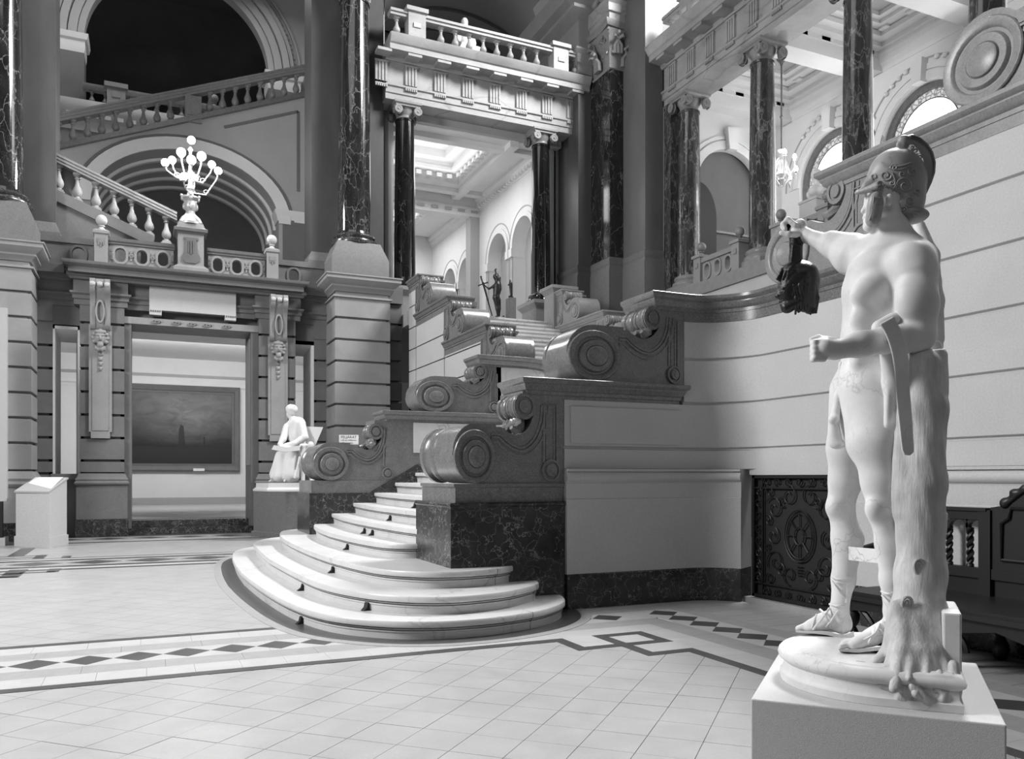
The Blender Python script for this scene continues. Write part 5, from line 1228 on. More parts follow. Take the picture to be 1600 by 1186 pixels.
# outer wall with arched windows
WY = [17.05, 14.15, 11.25, 8.4]
ro = 1.22
arch_wall(gw, 16.9, WY, 9.62, ro, 6.0, 12.0, 2.0, 19.4, M_WHITE, .4)
M_GLASS = glow('daylit_window_glass', 2.6)
tg = NT('leaded_border_glass'); vo = tg.new('ShaderNodeTexVoronoi'); vo.feature = 'DISTANCE_TO_EDGE'; vo.inputs['Scale'].default_value = 9; tg.l.new(tg.co(), vo.inputs['Vector'])
tg.l.new(tg.ramp(vo.outputs['Distance'], [(0, .02), (.06, .05), (.12, .42), (1, .6)]), tg.b.inputs['Emission Color']); tg.b.inputs['Emission Strength'].default_value = 1.0; tg.b.inputs['Base Color'].default_value = g(.3)
for n_, y in enumerate(WY):
    wn = setting('window_%d' % (n_+4))
    arch_ring(wn, y, 9.62, 1.06, 1.06, ro, ro, 17.02, 17.22, M_GREY, 'window_frame', fn=YZ)
    arch_ring(wn, y, 9.62, .86, .86, 1.06, 1.06, 17.12, 17.15, tg.m, 'border_glass', fn=YZ)
    arch_ring(wn, y, 9.62, .845, .845, .865, .865, 17.10, 17.16, M_BLACK, 'lead_line', fn=YZ)
    obj('glass', MB().prism([(y+.86*math.cos(PI*i/24), 9.62+.86*math.sin(PI*i/24)) for i in range(25)]+[(y-.86, 7.0), (y+.86, 7.0)], 17.12, 17.15, YZ), M_GLASS, wn, 0)
    for s_ in (-1, 1):
        obj('window_frame', BOX(17.02, 17.22, y+s_*1.14-.08, y+s_*1.14+.08, 7.0, 9.62), M_GREY, wn); obj('border_glass', BOX(17.12, 17.15, y+s_*.96-.10, y+s_*.96+.10, 7.0, 9.62), tg.m, wn)
    obj('transom', BOX(17.08, 17.2, y-1.06, y+1.06, 8.5, 8.6), M_GREY, wn)
    m = MB()
    for k in range(9):
        t = PI*(k+.5)/9; cy_, cz_ = y+.68*math.cos(t), 9.62+.68*math.sin(t)
        m.tube([(17.10, cy_+.10*math.cos(q)*(1-q/11), cz_+.10*math.sin(q)*(1-q/11)) for q in [j*.7 for j in range(12)]], .008, 4)
    obj('lead_scrolls', m, M_GREYL, wn, 0)
    for r0, r1, d in ((ro+.02, ro+.22, .05), (ro+.26, ro+.40, .035)): arch_ring(gw, y, 9.62, r0, r0, r1, r1, 16.9-d, 16.91, M_WHITE, fn=YZ)
    arch_ring(gw, y, 9.62, ro+.52, ro+.52, ro+.56, ro+.56, 16.88, 16.91, M_WHITEG, 'painted_line', fn=YZ)
    obj('keystone', MB().prism([(y-.13, 10.80), (y+.13, 10.80), (y+.17, 11.35), (y-.17, 11.35)], 16.68, 16.9, YZ), M_WHITE, gw)
    gl = []
    for k in range(-5, 6):
        if abs(k) < 2: continue
        t = PI/2+k*.13; gl.append(ell((16.86, y+1.72*math.cos(t), 9.62+1.72*math.sin(t)), (.06, .075, .06)))
    carve('stucco_garland', gl, M_WHITE, gw, .022, 0)
# end wall with the arched niche
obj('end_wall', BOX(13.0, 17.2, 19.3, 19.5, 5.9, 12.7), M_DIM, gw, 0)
aw_ = [(15.0+1.15*math.cos(t), 9.5+1.15*math.sin(t)) for t in [PI*i/24 for i in range(25)]]
obj('end_arch_wall', MB().prism([(13.4, 6), (13.4, 11.8), (16.9, 11.8), (16.9, 6), (16.15, 6)]+aw_+[(13.85, 6)], 19.0, 19.2, XZ), M_WHITE, gw, 20)
for r0, r1, d in ((1.15, 1.38, .05), (1.42, 1.52, .03)): arch_ring(gw, 15.0, 9.5, r0, r0, r1, r1, 19-d, 19.01, M_WHITE)
obj('keystone', MB().prism([(14.86, 10.6), (15.14, 10.6), (15.2, 11.2), (14.8, 11.2)], 18.8, 19, XZ), M_WHITE, gw)
obj('dark_doorway', MB().prism([(13.9, 6), (13.9, 8.6)]+[(14.1+.62*math.cos(t), 8.7+1.0*math.sin(t)) for t in [PI/2-PI/2*i/10 for i in range(11)]]+[(14.72, 6)], 19.22, 19.3, XZ), M_BLACK, gw, 0)  # black sheet stands in for the darkness inside the opening
obj('dado_line', BOX(13.9, 16.1, 19.24, 19.3, 8.35, 8.41), M_GREYL, gw, 0)

# bright window high above the gallery
wn = setting('window_3')
obj('glass', BOX(18.0, 18.1, 12, 34, 13.6, 24), glow('high_window_glass', 3.2), wn, 0)
for y in (18, 24, 30): obj('mullion', BOX(17.9, 18.0, y, y+.25, 13.6, 24), M_WHITE, wn, 0)

# chandelier
cp = onX(1221, 90, 15.1); cp = Vector((15.1, cp.y, 12.36))
ch = thing('chandelier', 'brass chandelier with lit candle bulbs hanging on a long rod in the right gallery', 'chandelier', None, tuple(cp))
obj('rod', MB().tube([(0, 0, 0), (0, 0, -2.55)], .022, 8).lathe([(.001, 0), (.13, 0), (.13, -.04), (.05, -.14), (.03, -.2)], n=14).lathe([(.02, -1.5), (.05, -1.55), (.02, -1.6)], n=10), M_GREY, ch, 40)
obj('body', MB().lathe([(.001, -2.4), (.10, -2.42), (.04, -2.5), (.05, -2.6), (.12, -2.7), (.09, -2.85), (.05, -2.95), (.12, -3.05), (.06, -3.15), (.10, -3.2), (.03, -3.3), (.001, -3.35)], n=16), M_LAMPM, ch, 40)
arms = []
for i in range(8):
    a = 2*PI*i/8+.3; up = i % 2; r = .34 if up else .42; zt = -2.62 if up else -3.05
    obj('arm', MB().tube([(.05*math.cos(a), .05*math.sin(a), -2.95), (.6*r*math.cos(a), .6*r*math.sin(a), -3.1), (r*math.cos(a), r*math.sin(a), zt-.25), (r*math.cos(a), r*math.sin(a), zt-.06)], .014, 6).lathe([(.01, zt-.08), (.05, zt-.06), (.04, zt-.03)], (r*math.cos(a), r*math.sin(a), 0), 10), M_LAMPM, ch, 50)
    obj('bulb', MB().lathe([(.001, zt-.05), (.05, zt), (.045, zt+.06), (.001, zt+.12)], (r*math.cos(a), r*math.sin(a), 0), 10), M_GLOBE, ch, 50)
for i in range(10):
    a = 2*PI*i/10; obj('crystal_chain', MB().tube([(.12*math.cos(a), .12*math.sin(a), -2.72), (.26*math.cos(a), .26*math.sin(a), -3.12), (.06*math.cos(a), .06*math.sin(a), -3.36)], .014, 5), M_LAMPM, ch, 50)
point('chandelier_light', (cp.x, cp.y, 9.5), 90, .3)

# ------------------------------------------------------------ figures and furniture at a distance
M_MARB = veined('statue_marble', .66, .40, 2.6, .52, .006, (1, 1, 1), .2, .28, .16)
M_MARBW = stone('white_marble', .66, .05, .5, 3.0, .05, .05, .4)
def bust(par, c, s, mat, nm='head_and_shoulders', face=-PI/2):
    fx, fy = math.cos(face), math.sin(face); x, y, z = c
    P_ = [ell((x, y, z+.30*s), (.085*s, .095*s, .12*s)), ell((x+fx*.02*s, y+fy*.02*s, z+.34*s), (.09*s, .09*s, .09*s)), cap((x, y, z+.12*s), (x, y, z+.24*s), .06*s), ell((x+fx*.095*s, y+fy*.095*s, z+.29*s), (.02*s, .02*s, .03*s)),
          ell((x, y, z+.06*s), (.17*s, .12*s, .10*s)), cap((x-.14*s*abs(fy)-.0, y-.14*s*abs(fx), z+.05*s), (x+.14*s*abs(fy), y+.14*s*abs(fx), z+.05*s), .08*s), cap((x, y, z-.06*s), (x, y, z+.02*s), .06*s)]
    return carve(nm, P_, mat, par, .016*s*1.2, 1)
b1 = onX(1277, 312, 13.6); zb = b1.z
t = thing('marble_bust', 'white marble bust on a tall pale pedestal behind the gallery parapet', 'bust', None)
bust(t, (13.6, b1.y, zb+.10), 1.35, M_MARBW, face=PI); obj('socle', MB().lathe([(.12, zb-.03), (.12, zb), (.06, zb+.04), (.09, zb+.1)], (13.6, b1.y, 0), 16), M_MARBW, t)
t = thing('bust_pedestal', 'tall pale square pedestal under the gallery bust', 'pedestal'); obj('body', BOX(13.32, 13.88, b1.y-.26, b1.y+.26, 6.1, zb-.03), M_PLAS, t); obj('top', BOX(13.30, 13.90, b1.y-.28, b1.y+.28, zb-.08, zb-.031), M_PLAS, t)
# marble figure on the bridge
q = onY(727, 92, 22.8)
t = thing('marble_figure', 'bright white marble figure seen from behind above the arcade railing', 'statue')
x, y, z = q.x, 22.8, 13.14
carve('figure', [ell((x-.02, y, z+1.50), (.10, .11, .13)), cap((x, y, z+1.3), (x, y, z+1.42), .07), ell((x, y, z+1.15), (.22, .17, .26), k=.06), ell((x+.03, y, z+.85), (.24, .20, .24), k=.06), cap((x+.20, y, z+1.25), (x+.25, y-.06, z+.9), .07), cap((x-.2, y, z+1.25), (x-.24, y-.05, z+.92), .07)], M_MARBW, t, .022, 1)
obj('rock_seat', MB().prism([(x-.50, z), (x+.42, z), (x+.42, z+.50), (x+.36, z+.72), (x-.2, z+.75), (x-.36, z+.4)], y-.3, y+.35, XZ), M_MARBW, t, 20)
q = onY(810, 92, 24.2)
t = thing('marble_group', 'grey stone sculpture group behind the right end of the arcade railing', 'statue')
carve('group', [ell((q.x+.1*i-.3, 24.2, 13.3+.13*((i*7) % 4)), (.16, .2, .26), k=.05) for i in range(7)]+[cap((q.x-.1, 24.2, 13.7), (q.x+.05, 24.2, 14.25), .08), ell((q.x+.08, 24.2, 14.3), (.1, .1, .12))], M_WHITEG, t, .03, 1)

# bronze boy with a sword at the head of the flight
def PX(k0):
    return lambda x, y, d=0: onK(x, y, k0+d)
kb = 22.3; s_ = kb/1300; B = PX(kb)
def C2(f, a, b, ra, rb, k=.02, **kw): return cap(tuple(f(*a)), tuple(f(*b)), ra, rb, k, **kw)
bo = thing('bronze_youth', 'dark bronze nude youth leaning on a tall sword, one hand raised to his head', 'statue')
PB = [C2(B, (774.5, 432), (777, 437), 4.6*s_, 4.2*s_), C2(B, (777, 440), (777.5, 446), 2.6*s_, 3.0*s_), C2(B, (777, 446), (776.5, 456), 6.0*s_, 5.2*s_, .06), C2(B, (776.5, 452), (775, 464), 5.2*s_, 5.0*s_, .06), C2(B, (779.5, 447), (780.5, 452), 3.2*s_, 3.0*s_, .05),
      C2(B, (775.5, 466), (776.5, 472), 5.4*s_, 4.6*s_, .06), C2(B, (774.8, 468), (777, 483), 3.9*s_, 3.0*s_), C2(B, (777, 483), (778, 494), 2.9*s_, 1.8*s_), C2(B, (779, 468, .1), (780, 482, .1), 3.7*s_, 2.8*s_), C2(B, (780, 482, .1), (780, 494, .1), 2.7*s_, 1.7*s_),
      C2(B, (778, 494, -.1), (773, 494.6, -.1), 1.5*s_, .9*s_), C2(B, (786, 494), (789, 494.4), 1.4*s_, .8*s_),
      C2(B, (772.5, 446), (764, 451.5), 2.3*s_, 1.7*s_), C2(B, (764, 451.5), (757, 446), 1.7*s_, 1.3*s_), C2(B, (757, 446), (754, 443), 1.6*s_, 1.3*s_),
      C2(B, (780, 444), (781, 434), 2.4*s_, 1.8*s_), C2(B, (781, 434), (775, 426), 1.8*s_, 1.2*s_), C2(B, (775, 426), (774, 420), 1.5*s_, 1.2*s_), C2(B, (774, 424), (771.5, 422), .8*s_, .6*s_), C2(B, (775, 421), (776.5, 419), .8*s_, .6*s_)]
carve('body', PB, M_BRONZE, bo, .022, 1)
t = thing('bronze_sword', 'long dark bronze sword with a cross guard standing point down under his hand', 'sword')
sw_ = MB()
def quadbar(m, a, b, wa, wb, k0, th=.03):
    A_, B_ = Vector(a), Vector(b); d = (B_-A_).normalized(); n = Vector((-d.y, d.x)); ps = [A_-n*wa, A_+n*wa, B_+n*wb, B_-n*wb]
    m.add([onK(p.x, p.y, k0-th) for p in ps]+[onK(p.x, p.y, k0+th) for p in ps], [(0, 1, 2, 3), (4, 5, 6, 7), (0, 1, 5, 4), (1, 2, 6, 5), (2, 3, 7, 6), (3, 0, 4, 7)])
quadbar(sw_, (754.5, 441), (769, 494), 1.7, .8, kb); obj('blade', sw_, M_BRONZE, t, 0)
m = MB(); m.tube([onK(748, 446, kb), onK(761, 441.5, kb)], 1.0*s_, 8); m.lathe([(.001, -1.8*s_), (1.7*s_, 0), (.001, 1.8*s_)], tuple(onK(748, 446, kb)), 10, 'z', False); m.lathe([(.001, -1.8*s_), (1.7*s_, 0), (.001, 1.8*s_)], tuple(onK(761.5, 441.5, kb)), 10, 'z', False); obj('guard', m, M_BRONZE, t, 40)
m = MB(); m.tube([onK(751.7, 434, kb), onK(754.5, 443, kb)], 1.3*s_, 8); m.lathe([(.001, -2*s_), (2*s_, 0), (.001, 2*s_)], tuple(onK(751.5, 432.5, kb)), 10, 'z', False); obj('grip', m, M_BRONZE, t, 40)
kb2 = 23.0; s2 = kb2/1300; B = PX(kb2)
t = thing('bronze_figurine', 'small dark bronze figurine standing on a grey box pedestal', 'statue')
carve('figurine', [C2(B, (797, 438.5), (797.5, 440), 1.7*s2, 1.7*s2, .01), C2(B, (797.5, 443), (798, 447), 2.7*s2, 2.4*s2, .02), C2(B, (798, 447), (799, 461), 2.5*s2, 1.9*s2, .02), C2(B, (796, 444), (793.5, 445.5), 1.1*s2, .9*s2, .01), C2(B, (799, 442), (800, 445), 1.3*s2, 1.0*s2, .01), C2(B, (795.5, 463.5), (801, 464.5), 1.6*s2, 1.6*s2, .01)], M_BRONZE, t, .016, 1)
a, b = onK(793.5, 466, kb2), onK(808, 466, kb2)
t = thing('figurine_pedestal', 'plain grey box pedestal carrying the small bronze figurine', 'pedestal')
obj('box', BOX(a.x, b.x-.05, a.y-.15, a.y+.15, Z2, a.z), M_PED, t)

# seated marble figure on its block beside the door
sb = thing('statue_block', 'grey granite block with a low plinth carrying the seated marble figure', 'pedestal')
c0, c1, c2 = onZ(394, 838), onZ(447, 843), Vector((3.95, 20.25, 0))
hexa = [(c0.x+.03, c0.y), (c1.x, c1.y-.0), (4.1, c1.y+.0), (4.1, 21.05), (2.5, 21.05)]
obj('granite_block', MB().prism(hexa, .13, 1.06, XY), M_PED, sb, 0)
obj('plinth', MB().mold(hexa, [(-.3, 0), (.05, 0), (.05, .12), (.02, .14), (-.3, .14)], True), M_PED, sb, 20)
kS = 18.55; sS = kS/1300; B = PX(kS)
R6 = lambda x, y: (385+x/7.417, 620+y/7.417)
def C6(a, b, ra, rb, k=.03, da=0, db=0, **kw): return cap(tuple(B(*R6(*a), da)), tuple(B(*R6(*b), db)), ra*sS/7.417, rb*sS/7.417, k, **kw)
sf = thing('seated_figure', 'white marble seated figure in a long robe bent over an open book', 'statue')
PS = [C6((505, 205), (520, 235), 42, 36), C6((540, 250), (550, 300), 36, 48), C6((600, 320), (590, 470), 88, 100, .05), C6((530, 330), (480, 400), 66, 60, .05), C6((590, 460), (620, 580), 95, 88, .05),
      C6((640, 320), (675, 470), 48, 44, .03, -.1, -.2), C6((675, 470), (560, 540), 42, 32, .03, -.2, -.3), C6((560, 540), (455, 560), 30, 24, .03, -.3, -.3), C6((470, 350), (425, 490), 44, 38, .03, -.05, -.2), C6((425, 490), (385, 550), 36, 26, .03, -.2, -.3),
      C6((610, 600), (440, 630), 72, 66, .05, 0, -.3), C6((600, 620), (520, 650), 76, 70, .05, -.1, -.3), C6((430, 640), (330, 900), 70, 62, .05, -.3, -.3), C6((520, 660), (500, 900), 72, 90, .05, -.3, -.3), C6((400, 700), (370, 920), 62, 66, .05, -.3, -.35), C6((590, 700), (570, 920), 60, 54, .05, -.2, -.25),
      C6((300, 968), (270, 978), 18, 14, .01, -.35, -.4), C6((460, 970), (440, 978), 18, 14, .01, -.35, -.45), C6((740, 560), (740, 760), 44, 36, .02, -.1, -.1), C6((740, 760), (760, 980), 34, 26, .02, -.1, -.15), C6((760, 980), (785, 1050), 20, 8, .02, -.2, -.2)]
for fx_ in (300, 350, 400, 450, 520, 575): PS.append(C6((fx_+40, 700), (fx_-10, 940), 12, 16, .012, -.38, -.42))
carve('robed_body', PS, M_MARBW, sf, .018, 1)
hr = []
rnd = random.Random(3)
for i in range(60):
    a_ = rnd.uniform(0, 2*PI); r_ = rnd.uniform(.2, 1); hr.append(C6((520+58*r_*math.cos(a_), 150+48*r_*math.sin(a_)), (520+62*r_*math.cos(a_)+4, 156+50*r_*math.sin(a_)), 19, 17, .02, -.06+.1*rnd.random(), -.04))
carve('curly_hair', hr+[C6((528, 150), (526, 180), 62, 52)], M_MARBW, sf, .014, 0)
obj('open_book', MB().prism([R6(290, 610), R6(320, 560), R6(470, 585), R6(640, 560), R6(600, 625), R6(450, 640)], kS-.45, kS-.38, lambda u, w_, t: tuple(onK(u, w_, t))), M_MARBW, sf, 0)
th_ = MB(); th_.prism([R6(690, 345), R6(890, 350), R6(870, 400), R6(800, 560), R6(790, 640), R6(700, 640)], kS-.05, kS+.35, lambda u, w_, t: tuple(onK(u, w_, t))); obj('chair_back', th_, M_MARBW, sf, 0)
obj('chair_leg', MB().prism([R6(625, 690), R6(690, 690), R6(680, 740), R6(680, 995), R6(630, 995)], kS-.3, kS-.22, lambda u, w_, t: tuple(onK(u, w_, t))), M_MARBW, sf, 0)
obj('chair_leg', MB().prism([R6(760, 650), R6(810, 650), R6(795, 1000), R6(760, 1000)], kS+.1, kS+.2, lambda u, w_, t: tuple(onK(u, w_, t))), M_MARBW, sf, 0)
carve('arm_knob', [C6((655, 600), (665, 690), 36, 34, .02, -.32, -.32), C6((640, 570), (690, 565), 28, 24, .02, -.35, -.3)], M_MARBW, sf, .016, 1)
obj('marble_slab', MB().mold([(2.42, 20.95), (2.62, 20.28), (3.06, 20.02+.12), (3.95, 20.14), (3.95, 20.95)], [(-.3, 1.06), (.05, 1.06), (.05, 1.10), (.0, 1.15), (0, 1.25), (-.3, 1.25)], True).prism([(2.6, 20.9), (2.65, 20.3), (3.1, 20.2), (3.9, 20.2), (3.9, 20.9)], 1.07, 1.249, XY), M_MARBW, sf, 20)

# small printed sign on the far scroll
sg = thing('direction_sign', 'small white printed card with black lettering and an arrow standing on the far scroll block', 'sign')
c = onY(545, 687, YF+.1); W_, H_ = .31, .155
obj('card', BOX(-W_/2, W_/2, -.006, .006, 0, H_), M_PAPER, sg, 0, loc=tuple(c-Vector((0, 0, H_/2))), rz=-.35)
def text(s, size, par, loc, rot, mat, nm='lettering'):
    cu = bpy.data.curves.new(nm, 'FONT'); cu.body = s; cu.size = size; cu.align_x = 'CENTER'; cu.extrude = .0006; cu.resolution_u = 2
    o = bpy.data.objects.new(nm, cu); C.objects.link(o); me = bpy.data.meshes.new_from_object(o.evaluated_get(bpy.context.evaluated_depsgraph_get())); bpy.data.objects.remove(o); me.materials.clear(); me.materials.append(mat)
    o = link(nm, me, par, loc); o.rotation_euler = rot; return o
nrm = Vector((math.sin(-.35), -math.cos(-.35), 0))
M_INK = plain('printing_ink', .01, .8)
for s, sz, dz in (('FELJÁRAT', .060, .022), ('a III. em. kiállításhoz', .030, -.018)): text(s, sz, sg, tuple(c+nrm*.007+Vector((0, 0, dz))), (PI/2, 0, -.35), M_INK)
obj('arrow', MB().box(-.09, .07, -.001, 0, -.056, -.050).prism([(-.12, -.053), (-.08, -.040), (-.08, -.066)], -.001, 0, XZ), M_INK, sg, 0, loc=tuple(c+nrm*.007), rz=-.35)

# lectern at the left
l0, l1, l2 = onZ(22, 853), onZ(77, 857), onZ(107, 850)
lc = thing('lectern', 'pale painted display lectern with a sloping printed top, far left beside the pier', 'lectern')
Pl = [Vector((p.x, p.y)) for p in (l0, l1, l2)]; P3 = Pl[0]+Pl[2]-Pl[1]
z0f, z0b = onZ(77, 853).z, 0
kq = lambda p: p.x*_fw.x+p.y*_fw.y
zt_f, zt_b = 1.4-(768-745)*kq(Pl[1])/1300, 1.4-(746-745)*kq(Pl[2])/1300
ctr = (Pl[0]+Pl[2])/2
def inset(p, d): v_ = ctr-p; return p+v_.normalized()*d
b = MB(); Q_ = [inset(p, .03) for p in (Pl[0], Pl[1], Pl[2], P3)]; zz = [zt_f, zt_f, zt_b, zt_b]
b.add([(*q, .12) for q in Q_]+[(*q, z-.03) for q, z in zip(Q_, zz)], [(0, 1, 2, 3), (4, 5, 6, 7)]+[(i, (i+1) % 4, 4+(i+1) % 4, 4+i) for i in range(4)]); obj('body', b, M_LECT, lc, 0)
obj('plinth', MB().prism([tuple(p) for p in (Pl[0], Pl[1], Pl[2], P3)], 0, .20, XY), M_LECT, lc, 0)
b = MB(); b.add([(*p, z-.035) for p, z in zip((Pl[0], Pl[1], Pl[2], P3), zz)]+[(*p, z) for p, z in zip((Pl[0], Pl[1], Pl[2], P3), zz)], [(0, 1, 2, 3), (4, 5, 6, 7)]+[(i, (i+1) % 4, 4+(i+1) % 4, 4+i) for i in range(4)]); obj('sloping_top', b, M_WHITEG, lc, 0)
Q_ = [inset(p, .10) for p in (Pl[0], Pl[1], Pl[2], P3)]
b = MB(); b.add([(*q, z+.001) for q, z in zip(Q_, zz)]+[(*q, z+.006) for q, z in zip(Q_, zz)], [(0, 1, 2, 3), (4, 5, 6, 7)]+[(i, (i+1) % 4, 4+(i+1) % 4, 4+i) for i in range(4)]); obj('printed_sheet', b, M_PAPER, lc, 0)
pn = thing('display_panel', 'tall pale display panel cut by the left edge of the picture', 'panel')
a, b_ = onY(0, 800, 20.0), onY(12, 800, 20.0)
obj('panel', BOX(a.x-.6, b_.x, 19.9, 20.05, .9, onY(6, 482, 20.0).z), M_WHITEG, pn, 0); obj('foot', BOX(a.x-.6, b_.x-.02, 19.8, 20.3, 0, .16), M_PLAS, pn, 0); obj('support', BOX(a.x-.5, b_.x-.08, 19.9, 20.05, .16, .9), M_BLACK, pn, 0)

# iron grille in the right wall
gr_ = thing('iron_grille', 'black wrought iron grille full of scrollwork in the right wall behind the marble warrior', 'grille')
gz0, gz1 = .07, 1.42; GXP = XR-.015
obj('backing', BOX(GXP+.02, GXP+.05, gy1, gy0, gz0, gz1), M_BLACK, gr_, 0)
fm_ = MB()
for a in ((gy1, gy1+.035, gz0, gz1), (gy0-.035, gy0, gz0, gz1), (gy1, gy0, gz0, gz0+.035), (gy1, gy0, gz1-.035, gz1)): fm_.box(GXP-.03, GXP, *a)
for a in ((gy1+.15, gy1+.165, gz0, gz1), (gy0-.165, gy0-.15, gz0, gz1)): fm_.box(GXP-.02, GXP, *a)
for z in (gz0+.15, gz1-.15): fm_.box(GXP-.02, GXP, gy1, gy0, z, z+.015)
obj('frame', fm_, M_IRON, gr_, 0)
def gsp(cy_, cz_, r, a0, turns, sgn=1, nm='scroll'):
    pts = [(GXP-.006, cy_+sgn*r*(1-.8*i/26)*math.cos(a0+turns*2*PI*i/26), cz_+r*(1-.8*i/26)*math.sin(a0+turns*2*PI*i/26)) for i in range(27)]
    obj(nm, MB().tube(pts, .0075, 5), M_IRON, gr_, 50)
cyg = (gy0+gy1)/2; czg = .78
for r in (.27, .235, .09): obj('ring', MB().tube([(GXP-.006, cyg+r*.8*math.cos(2*PI*i/32), czg+r*math.sin(2*PI*i/32)) for i in range(32)], .008, 5, True), M_IRON, gr_, 50)
for i in range(8): a = 2*PI*i/8; obj('spoke', MB().tube([(GXP-.006, cyg+.07*math.cos(a), czg+.09*math.sin(a)), (GXP-.006, cyg+.19*math.cos(a), czg+.235*math.sin(a))], .007, 5), M_IRON, gr_, 50)
for s in (-1, 1):
    for (dy, dz, r, a0, tn) in ((.38, .28, .13, .5, 1.3), (.40, -.02, .10, 2, 1.2), (.36, -.30, .14, -.5, 1.3), (.16, .42, .12, 1.5, 1.2), (.14, -.42, .11, -1.5, 1.2), (.45, .45, .07, 0, 1.1), (.46, -.47, .07, 3, 1.1), (.26, .36, .07, 4, 1.1), (.28, -.38, .08, 1, 1.1), (.47, .14, .06, 1, 1.2), (.48, -.15, .06, 4, 1.2)):
        gsp(cyg+s*dy, czg+dz, r, a0, tn, s)
    for k in range(8): gsp(cyg+s*.63, gz0+.22+k*.135, .055, k, 1.3, s)
for k in range(7): gsp(cyg-.5+k*.165, gz1-.075, .05, k, 1.2); gsp(cyg-.5+k*.165, gz0+.075, .05, k, 1.2)
obj('ladder', MB().box(GXP-.012, GXP, cyg-.05, cyg+.05, .40, .408).box(GXP-.012, GXP, cyg-.05, cyg+.05, .43, .438).box(GXP-.012, GXP, cyg-.05, cyg+.05, .46, .468).box(GXP-.012, GXP, cyg-.04, cyg+.04, .37, .378), M_IRON, gr_, 0)

# carved bench against the right wall
be = thing('carved_bench', 'dark carved wooden bench with twisted spindles and a crested back against the right wall', 'bench')
BX, by0, by1 = 6.02, 5.18, 2.85; sz_ = .47; FX = 5.22
obj('seat', MB().box(FX, BX, by1, by0, sz_-.05, sz_).box(FX-.03, BX, by1-.02, by0+.02, sz_-.065, sz_-.03), M_OAK, be)
obj('apron', MB().prism([(by1, sz_-.05), (by0, sz_-.05), (by0, sz_-.26), (by0-.12, sz_-.16), (by0-.5, sz_-.13), (4.5, sz_-.2), (4.4, sz_-.13), (4.2, sz_-.2), (3.8, sz_-.13), (3.5, sz_-.2), (by1+.15, sz_-.15), (by1, sz_-.26)], FX+.02, FX+.06, YZ), M_OAK, be, 0)
for y in (by0-.08, 4.28, by1+.08):
    for x in (FX+.06, BX-.06):
        obj('leg', MB().lathe([(.05, sz_-.06), (.055, sz_-.12), (.03, sz_-.15), (.06, sz_-.2), (.055, sz_-.26), (.03, sz_-.30), (.055, .12), (.065, .08), (.05, .02), (.04, 0)], (x, y, 0), 14), M_OAK, be, 40)
    br_ = MB()
    for s in (-1, 1): br_.tube([(FX+.06, y+s*(.06+.17*math.sin(t)), sz_-.12-.20*t/1.6) for t in [i*.2 for i in range(9)]], .022, 6)
    obj('scroll_bracket', br_, M_OAK, be, 50)
obj('top_rail', MB().box(BX-.05, BX+.02, 4.40, by0, 1.06, 1.13).box(BX-.07, BX+.02, 4.40, by0+.02, 1.13, 1.155), M_OAK, be)
obj('lower_rail', BOX(BX-.05, BX+.02, by1, by0, .60, .68), M_OAK, be); obj('back_board', BOX(BX-.02, BX+.02, by1, by0, sz_, .61), M_OAK, be)
for y in (by0-.05, 4.42): obj('stile', BOX(BX-.06, BX+.02, y-.05, y+.05, sz_, 1.14), M_OAK, be)
for y in (4.97, 4.76, 4.57):
    ps = [(.014+.0*i, 0) for i in range(2)]
    m = MB()
    for ph in (0, PI): m.tube([(BX-.02+.015*math.cos(t+ph), y+.015*math.sin(t+ph), .70+.28*t/16) for t in [i*.8 for i in range(21)]], .016, 6)
    m.lathe([(.03, .68), (.03, .70), (.015, .715)], (BX-.02, y, 0), 10); m.lathe([(.015, .965), (.03, .98), (.03, .995)], (BX-.02, y, 0), 10); obj('twisted_spindle', m, M_OAK, be, 50)
for y in (5.06, 4.87, 4.67, 4.50): arch_ring(be, y, .995, .075, .06, .10, .09, BX-.04, BX, M_OAK, 'small_arch', 12, YZ)
pnl = [(4.62, .68), (4.62, 1.16), (4.50, 1.18), (4.46, 1.26), (4.36, 1.32), (4.26, 1.33), (4.20, 1.42), (4.10, 1.46), (4.0, 1.42), (3.94, 1.33), (3.84, 1.32), (3.74, 1.26), (3.70, 1.18), (3.58, 1.16), (3.58, .68)]
pnl = [(p[0]-.24, p[1]) for p in pnl]
obj('centre_panel', MB().prism(pnl, BX-.04, BX+.02, YZ), M_OAK, be, 0)
obj('panel_moulding', MB().tube([(BX-.05, p[0]-.24, p[1]) for p in [(4.52, .76), (4.52, 1.04), (4.46, 1.08), (4.44, 1.16), (3.76, 1.16), (3.74, 1.08), (3.68, 1.04), (3.68, .76)]], .014, 6, True), M_OAK, be, 50)
carve('carved_crest', [ell((BX-.05, 3.86+.09*math.cos(a), 1.40+.09*math.sin(a)), (.03, .04, .04)) for a in [i*.7 for i in range(9)]]+[ell((BX-.06, 3.86, 1.40), (.04, .05, .05)), ell((BX-.04, 4.26, 1.2), (.03, .04, .04)), ell((BX-.04, 4.18, 1.28), (.03, .04, .03)), cap((BX-.035, 3.46, 1.19), (BX-.035, 3.62, 1.31), .03), cap((BX-.035, 3.62, 1.31), (BX-.04, 3.86, 1.38), .03), cap((BX-.035, 4.26, 1.19), (BX-.035, 4.10, 1.31), .03), cap((BX-.035, 4.10, 1.31), (BX-.04, 3.86, 1.38), .03)], M_OAK, be, .01, 0)
obj('back_rail_right', MB().box(BX-.05, BX+.02, by1, 3.34, 1.06, 1.13), M_OAK, be)
